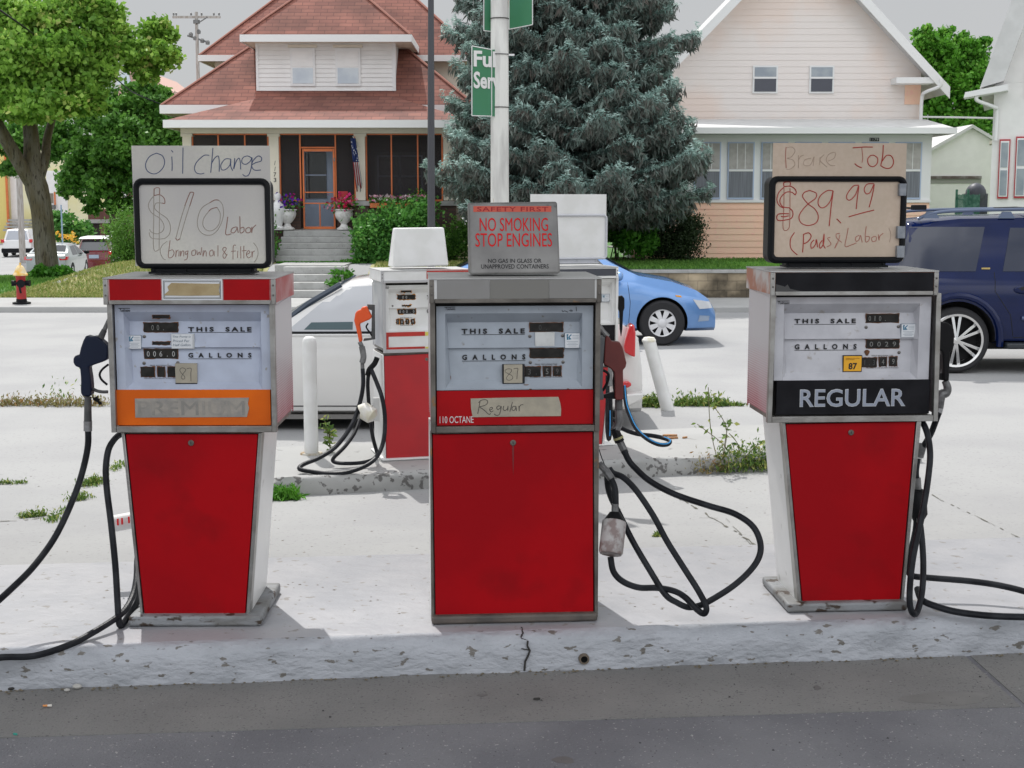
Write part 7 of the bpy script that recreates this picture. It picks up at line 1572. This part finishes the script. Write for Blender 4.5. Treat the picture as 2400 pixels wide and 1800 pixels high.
shrub('low green plants round the base of the forked tree', [(90,640,18,12,40.2),(125,640,22,12,40.1),(150,636,18,9,40.2)], 2400, .13, m_garden, seed=30, name='garden_plant', cat='plant', stems=False)
shrub('rounded green hedge behind the street sign', [(150,535,26,26,96),(188,540,26,22,96),(130,520,14,18,96)], 3500, .28, m_shrub, seed=31)
r_ = shrub('orange and yellow flowers below the rounded hedge', [(140,550,8,7,90),(158,557,12,8,90),(172,556,8,9,90),(180,567,6,5,90)], 110, .18, leafmat('yellow_flowers',(.75,.30,.04),(.80,.62,.08),hi=(.85,.70,.12)), seed=32, name='flower_bed', cat='flowers', stems=False)
# ---- grass on the lawns
def grass(name, mt, n, fx, seed, h=.10, kind='stuff', lab=None):
    g_ = np.random.default_rng(seed); P_ = []
    while len(P_) < n:
        x, y = fx(g_)
        P_.append((x, y, T(x, y)+h*.35))
    dirs = g_.normal(size=(n,3))*.35+[0,0,1]
    o = leaves(name, np.array(P_), h*g_.uniform(.5,1.3,n), mt, None, seed, .22, dirs=dirs); tag(o, lab, 'grass', kind=kind); return o
m_blade = leafmat('grass_blade', (.07,.19,.03), (.17,.34,.06)); m_bladed = leafmat('dry_grass_blade', (.18,.26,.05), (.50,.47,.20), hi=(.20,.30,.06))
grass('grass', m_blade, 26000, lambda g_: (g_.uniform(1.2,13), g_.uniform(28.98,33.9)), 41, .09, lab='mown green lawn grass in front of the peach house')
grass('dry_grass', m_bladed, 22000, lambda g_: (lambda u,v: (u,v))(g_.uniform(-10.6,-5.4), 28.85+4.5*g_.random()**1.4), 42, .10, lab='dry yellowish grass on the bank left of the steps')
grass('dry_grass', m_bladed, 9000, lambda g_: (g_.uniform(-3.0,1.1), 28.85+3.2*g_.random()**1.2), 43, .10, lab='patchy grass on the bank right of the lower steps')
grass('verge_grass', m_blade, 12000, lambda g_: (g_.uniform(-16.9,-10.7), g_.uniform(29.5,46)), 44, .13, lab='green verge grass round the forked tree')
# ---- weeds in the forecourt joints
m_weed = leafmat('weed_leaf', (.07,.15,.03), (.20,.30,.06), hi=(.40,.42,.12)); m_weedg = leafmat('fresh_tuft', (.06,.20,.02), (.14,.38,.04)); m_weedb = leafmat('dry_weed', (.20,.17,.08), (.32,.30,.12), hi=(.35,.20,.08))
def weeds(label, segs, z, n, size, mt, seed, hgt=.05, wid=.05, asp=.35, up=1.0, group='weed clumps in the concrete joints'):
    g_ = np.random.default_rng(seed); P_ = [atZ(*s_, z) if z in (-.056,-.175) else atT(*s_) for s_ in segs]; c = P_[0]; z = c.z; r_ = empty('weed_clump', (c.x, c.y, c.z), 0, label, 'weeds', group)
    C = []
    for _ in range(n):
        k = g_.integers(0, len(P_)-1) if len(P_) > 1 else 0
        p = P_[k].lerp(P_[k+1], float(g_.random())) if len(P_) > 1 else P_[0]
        C.append((p.x-c.x+g_.normal()*wid, p.y-c.y+g_.normal()*wid, p.z-c.z+abs(g_.normal())*hgt+.004))
    leaves('leaves', np.array(C), size, mt, r_, seed, asp, dirs=g_.normal(size=(n,3))*.7+[0,0,up]); return r_
weeds('fresh green grass tuft at the left end of the far island', [(638,1172),(690,1170)], 0-.16, 420, .07, m_weedg, 51, .035, .03, .2)
weeds('green weeds in the joint right of the left hose', [(196,1140),(236,1130)], -.02, 500, .028, m_weed, 52, .02, .035)
weeds('small weeds beside the left hose', [(170,1175),(205,1168)], -.01, 240, .028, m_weed, 53, .02, .03)
weeds('pale weeds in the joint at the left', [(52,1214),(105,1208)], 0, 340, .026, m_weed, 54, .018, .02)
weeds('sparse low weeds at the left edge of the concrete', [(-5,1136),(20,1134),(62,1133)], 0, 160, .026, m_weed, 55, .012, .015)
weeds('tiny weeds crossing the joint behind the left hose', [(145,1195),(130,1225),(110,1218)], 0, 140, .026, m_weed, 56, .015, .02)
weeds('small green sprig behind the right loop of the left pump hose', [(262,1105),(290,1085)], -.05, 130, .03, m_weed, 57, .015, .03)
weeds('long band of dry weeds and leaves along the back of the forecourt at the left', [(-30,952),(60,950),(150,952),(248,951)], -.205, 1300, .04, m_weedb, 58, .045, .05)
weeds('yellow-green tips standing above the dry weed band', [(120,945),(180,945)], -.205, 60, .05, m_weed, 59, .13, .06)
weeds('strip of green weeds left of the leaning bollard', [(1500,953),(1552,953)], -.205, 900, .045, m_weed, 60, .05, .04)
weeds('strip of green weeds right of the leaning bollard', [(1586,951),(1640,951),(1700,952)], -.205, 1000, .045, m_weed, 61, .045, .04)
weeds('thin tail of weeds at the end of the green strip', [(1690,951),(1745,952)], -.205, 160, .04, m_weed, 62, .015, .02)
weeds('bushy weed clump in the joint behind the right pump', [(1690,1103),(1730,1100),(1775,1098),(1808,1097)], -.175, 2100, .035, m_weed, 63, .075, .05)
weeds('brown dry weeds left of the bushy weed clump', [(1640,1108),(1690,1104)], -.175, 420, .03, m_weedb, 64, .06, .05)
weeds('low green sprig on the slab inside the big hose loop', [(1535,1258),(1545,1256)], 0, 60, .03, m_weed, 65, .008, .012)
weeds('sprig of weeds where the joint meets the right hose', [(1786,1302),(1796,1306)], 0, 60, .02, m_weed, 66, .01, .012)
def stalk(label, px, py, z, h_, n, seed, lean=.05):
    p = atZ(px, py, z); r_ = empty('weed_stalk', (p.x,p.y,z), 0, label, 'weeds', 'tall weeds by the far island'); g_ = np.random.default_rng(seed); mb = MB(); C = []; D_ = []
    for k in range(3):
        q = [Vector((0,0,0)),Vector((g_.uniform(-.05,.05)+lean*(k-1),0,h_*.5)),Vector((g_.uniform(-.08,.08)+2*lean*(k-1),.02,h_*(1-.2*k)))]; Q = spline(q,5); mb.tube(Q, .003, 5)
        for i in range(n):
            a = Q[int(g_.integers(1,len(Q)))]; C.append((a.x+g_.normal()*.02,a.y+g_.normal()*.02,a.z)); D_.append((g_.normal(),g_.normal(),.4))
    mb.build('stem', m_weedstem, r_); leaves('leaves', np.array(C), .055, m_weed, r_, seed, .4, dirs=np.array(D_))
m_weedstem = mat('weed_stem', (.14,.13,.06), .8)
stalk('tall spindly weed rising from the clump by the right pump', 1688, 1105, -.175, .62, 18, 71); stalk('branching leafy weed right of the tall spindly one', 1722, 1102, -.175, .34, 14, 72, .10)
stalk('single tall weed beside the white bollard under the white car', 775, 1060, -.056, .26, 26, 73, .01)
# ================================================================ street things
hx = atY(52, 735, 27); hy = empty('fire_hydrant', (hx.x, 27, -.15), 0, 'red fire hydrant with yellow bonnet and black caps at the far left', 'hydrant')
k = .98
MB().lathe([(0,0),(.17,0),(.17,.035),(.10,.05),(.098,.10),(0,.10)], (0,0,0), 20).build('base', m_black, hy, smooth=True, ang=40)
m_hred = mat('hydrant_red', (.42,.02,.02), .5, c2=(.33,.02,.02), scale=8)
MB().lathe([(.092,.10),(.088,.50),(.10,.52),(.10,.54)], (0,0,0), 20).build('barrel', m_hred, hy, smooth=True, ang=40)
bon = MB().lathe([(.135,.545),(.14,.57),(.12,.59),(.105,.62),(.085,.68),(.05,.73),(.03,.74),(0,.74)], (0,0,0), 20).build('bonnet', mat('hydrant_yellow',(.72,.42,.06),.6,c2=(.72,.62,.40),scale=9), hy, smooth=True, ang=50); MB().cyl((0,0,.74),(0,0,.79),.022,n=5).build('nut', bpy.data.materials['hydrant_yellow'], bon)
for (x, y, r) in ((-.13,-.03,.062),(.05,-.15,.078),(.14,0,.062)): 
    v = Vector((x,y,0)).normalized(); MB().tube([Vector((0,0,.40)),Vector((x,y,.40))*1.0,Vector((x,y,.40))+v*.035], [r*.8,r*.85,r], 14).build('outlet_cap', m_black, hy, smooth=True, ang=40)
MB().tube([(.03,-.19,.38),(.05,-.20,.28),(.06,-.19,.22)], .02, 6).build('chain', m_black, hy)
def pole(name, label, px, Y, py0, w0, w1, mt, cat='pole'):
    p = atY(px, 600, Y); z = T(p.x, Y); top = atY(px, py0, Y).z-z; r_ = empty(name, (p.x,Y,z), 0, label, cat); MB().tube([(0,0,-.1),(0,0,top*.5),(0,0,top)], [w0,(w0+w1)/2,w1], 10).build('shaft', mt, r_, smooth=True); return r_, top
m_poleg = mat('weathered_pole', (.42,.40,.38), .9, c2=(.30,.27,.24), scale=5, stretch=(3,3,.4))
pole('utility_pole', 'pale weathered wooden pole beside the white SUV', 53, 76, -60, .17, .13, m_poleg)
r_, t = pole('street_sign', 'thin metal signpost behind the silver sedan', 148, 60, 480, .035, .03, mat('steel_post',(.30,.40,.55),.5,.3), 'sign'); MB().box(-.012,.02,-.02,.02,t-.6,t).build('sign_edge', m_zinc, r_)
r_, t = pole('utility_pole', 'distant utility pole with a crossarm in the sky left of the red roof', 476, 95, 28, .16, .10, m_poleg)
s_ = 95/F
MB().box(-55*s_,55*s_,-.06,.06,t-14*s_,t-9*s_).build('crossarm', m_poleg, r_); MB().hexa([(-22*s_,-.05,t-55*s_),(26*s_,-.05,t-70*s_),(26*s_,.05,t-70*s_),(-22*s_,.05,t-55*s_)],[(-22*s_,-.05,t-51*s_),(26*s_,-.05,t-66*s_),(26*s_,.05,t-66*s_),(-22*s_,.05,t-51*s_)]).build('lower_arm', m_zinc, r_)
for x in (-52,-46,-12,12,40,52): MB().lathe([(.03,0),(.07,.05),(.05,.12),(.07,.16),(0,.2)], (x*s_,0,t-8*s_), 8).build('insulator', m_zinc, r_)
for (x, z) in ((-14,-52),(-4,-60),(4,-46),(12,-66),(24,-70)): MB().lathe([(.03,-.1),(.13,-.08),(.15,.1),(.06,.2),(0,.22)], (x*s_,0,t+z*s_), 8).build('insulator', m_zinc, r_)
MB().tube([(0,0,t-26*s_),(0,0,t-18*s_)], .22, 10).build('transformer', m_zinc, r_); MB().tube([(0,-.1,t-28*s_),(26*s_,-.1,t-12*s_)], .04, 5).build('brace', m_zinc, r_)
def wire(label, pts, r, mt=m_black): o = MB().tube(spline([atY(*p) for p in pts],6), r, 5).build('overhead_wire', mt); tag(o, label, 'cable'); return o
wire('black overhead cable crossing the top left corner into the tree', [(-60,-20,34),(0,24,35),(60,66,38),(120,110,43),(200,165,46)], .028)
wire('thin service wire running from the trees to the eave of the left house', [(200,165,46),(260,178,41),(310,215,36.6),(385,247,36)], .018)
wire('overhead wire between the right hand houses', [(2152,274,45),(2240,275,45),(2330,277,45)], .03, mat('pale_wire',(.5,.5,.5),.6))
# garden edging and drain pipe by the spruce
ed = empty('garden_edging', (X(1470,30.6),30.6,YARD), 0, 'pale stone edging and a drain pipe beside the garden plants', 'edging')
gg = random.Random(4)
for (px, py) in ((1428,578),(1437,580),(1452,584),(1466,588),(1478,593),(1490,600),(1500,606)):
    p = atZ(px, py, YARD+.02); b = MB(); b.box(-.16,.16,-.06,.06,-.03,.05); o = b.build('stone', m_stepc, bevel=.02); o.location = (p.x-ed.location.x, p.y-ed.location.y, .0); o.rotation_euler = (0,0,gg.uniform(-.9,-.3)); o.parent = ed
p0, p1 = atZ(1478,596,YARD+.06), atZ(1520,585,YARD+.10); MB().tube([p0-ed.location,p1-ed.location], .05, 10).build('drain_pipe', m_poleg, ed, smooth=True)
# ================================================================ litter
def litter(name, label, px, py, z, size, mt, rz=0, cat='litter', group=None, h=.006):
    p = atZ(px, py, z); o = MB().prismz([(-size,-size*.2),(-size*.3,-size*.35),(size*.8,-size*.25),(size,size*.1),(size*.2,size*.3),(-size*.7,size*.3)], 0, h).build(name, mt); o.location = (p.x,p.y,z+.001); o.rotation_euler = (0,0,R(rz)); tag(o, label, cat, group); return o
m_cig = mat('cigarette_paper', (.65,.62,.56), .8); m_filt = mat('filter_orange', (.60,.25,.08), .8); m_leafbr = mat('dead_leaf', (.30,.13,.05), .8, c2=(.40,.22,.10), scale=60); m_wstone = mat('pale_stone', (.42,.41,.38), .9)
def cig(px, py, rz, label):
    p = atZ(px, py, .01); r_ = empty('cigarette_end', (p.x,p.y,.016), rz, label, 'litter'); MB().tube([(0,0,0),(.016,0,0)], .004, 8).build('filter', m_filt, r_); MB().tube([(.016,0,0),(.03,0,0)], [.004,.005], 8).build('paper', m_cig, r_)
cig(101, 1658, 5, 'orange and white cigarette end on the concrete apron at the left')
litter('bottle_cap_scrap', 'orange scrap lying against the foot of the kerb', 361, 1600, .010, .016, mat('orange_scrap',(.62,.16,.03),.6), 3)
litter('green_scrap', 'tiny green scrap on the apron near the left edge', 36, 1723, .010, .008, mat('green_scrap',(.03,.30,.24),.6), -20)
for i, (px, py, s_, lab) in enumerate(((181,1613,.014,'pale pebble by the kerb left of the orange scrap'),(26,1616,.012,'dark clod by the kerb at the left edge'),(157,1620,.009,'small pebble just left of the pale pebble'))):
    p = atZ(px, py, .01); o = MB().ball((0,0,s_*.5), s_*1.3, s_, s_*.7, 8, 6).build('pebble', m_wstone if i != 1 else m_dark, smooth=True); o.location = p; tag(o, lab, 'pebble')
for i, (px, py, s_, lab) in enumerate(((1570,1022,.03,'long brown fallen leaf behind the blue striped hose loop'),(1578,1028,.022,'curled brown leaf beside the hose loop'),(1605,1027,.014,'small brown leaf farthest right of the hose loop'))):
    litter('fallen_leaf', lab, px, py, -.055, s_*2, m_leafbr, 20*i, 'leaf', None, .012)
litter('twig', 'short dark twig on the apron below the middle pump', 1258, 1640, .010, .013, m_dark, 10, 'twig')
# specks: small stones scattered over the apron and asphalt
g_ = np.random.default_rng(77); mb = MB()
for i in range(1500):
    x = g_.uniform(-2.2,2.2); y = g_.uniform(4.1,5.3); 
    if y > kA[1]+(x-kA[0])*(kB[1]-kA[1])/(kB[0]-kA[0])-.03: continue
    s_ = g_.uniform(.0008,.0024)*(1 if i % 14 else 2.0); z = .010 if y > 4.72+.05*x else .004
    mb.add([(x-s_,y,z),(x,y-s_,z),(x+s_*1.3,y,z),(x,y+s_,z),(x,y,z+s_*1.1)], [(0,1,4),(1,2,4),(2,3,4),(3,0,4)])
o = mb.build('grit', mat('grit_stone', (.34,.335,.32), .9, c2=(.05,.05,.05), scale=6, lo=.42, hi=.5)); tag(o, 'pale grit and tiny stones scattered over the apron and asphalt', 'grit', kind='stuff')
mb = MB()
for i in range(300):
    t_ = g_.random(); x = kA[0]-1+(kB[0]-kA[0]+2)*t_; y = kA[1]+(x-kA[0])*(kB[1]-kA[1])/(kB[0]-kA[0])-abs(g_.normal())*.018-.004
    s_ = g_.uniform(.002,.007); mb.add([(x-s_*1.4,y,.010),(x,y-s_,.010),(x+s_*1.3,y,.010),(x,y+s_,.010),(x,y,.010+s_*.8)], [(0,1,4),(1,2,4),(2,3,4),(3,0,4)])
o = mb.build('kerb_dirt', mat('kerb_dirt',(.10,.085,.06),.95,c2=(.2,.17,.12),scale=80)); tag(o, 'dark dirt and crumbs gathered along the foot of the kerb', 'dirt', kind='stuff')

mb = MB()
for i in range(260):   # crumbs and chips lying on the forecourt and island
    px, py = (g_.uniform(600,1900), g_.uniform(1120,1440)) if i % 2 else (g_.uniform(0,1000), g_.uniform(1000,1440))
    p = atT(px, py); z = p.z if p.y > 6.5 else .151
    if p.y <= 6.5: p = atZ(px, py, .151)
    s_ = g_.uniform(.002,.008); z = (T(p.x,p.y) if p.y > 6.5 else .15)
    mb.add([(p.x-s_*1.5,p.y,z),(p.x,p.y-s_,z),(p.x+s_*1.2,p.y,z),(p.x,p.y+s_,z),(p.x,p.y,z+s_*.6)], [(0,1,4),(1,2,4),(2,3,4),(3,0,4)])
o = mb.build('crumbs', mat('crumb_grey', (.17,.16,.14), .9, c2=(.30,.28,.25), scale=5)); tag(o, 'grey crumbs and paint chips strewn over the island top and forecourt', 'crumbs', kind='stuff')
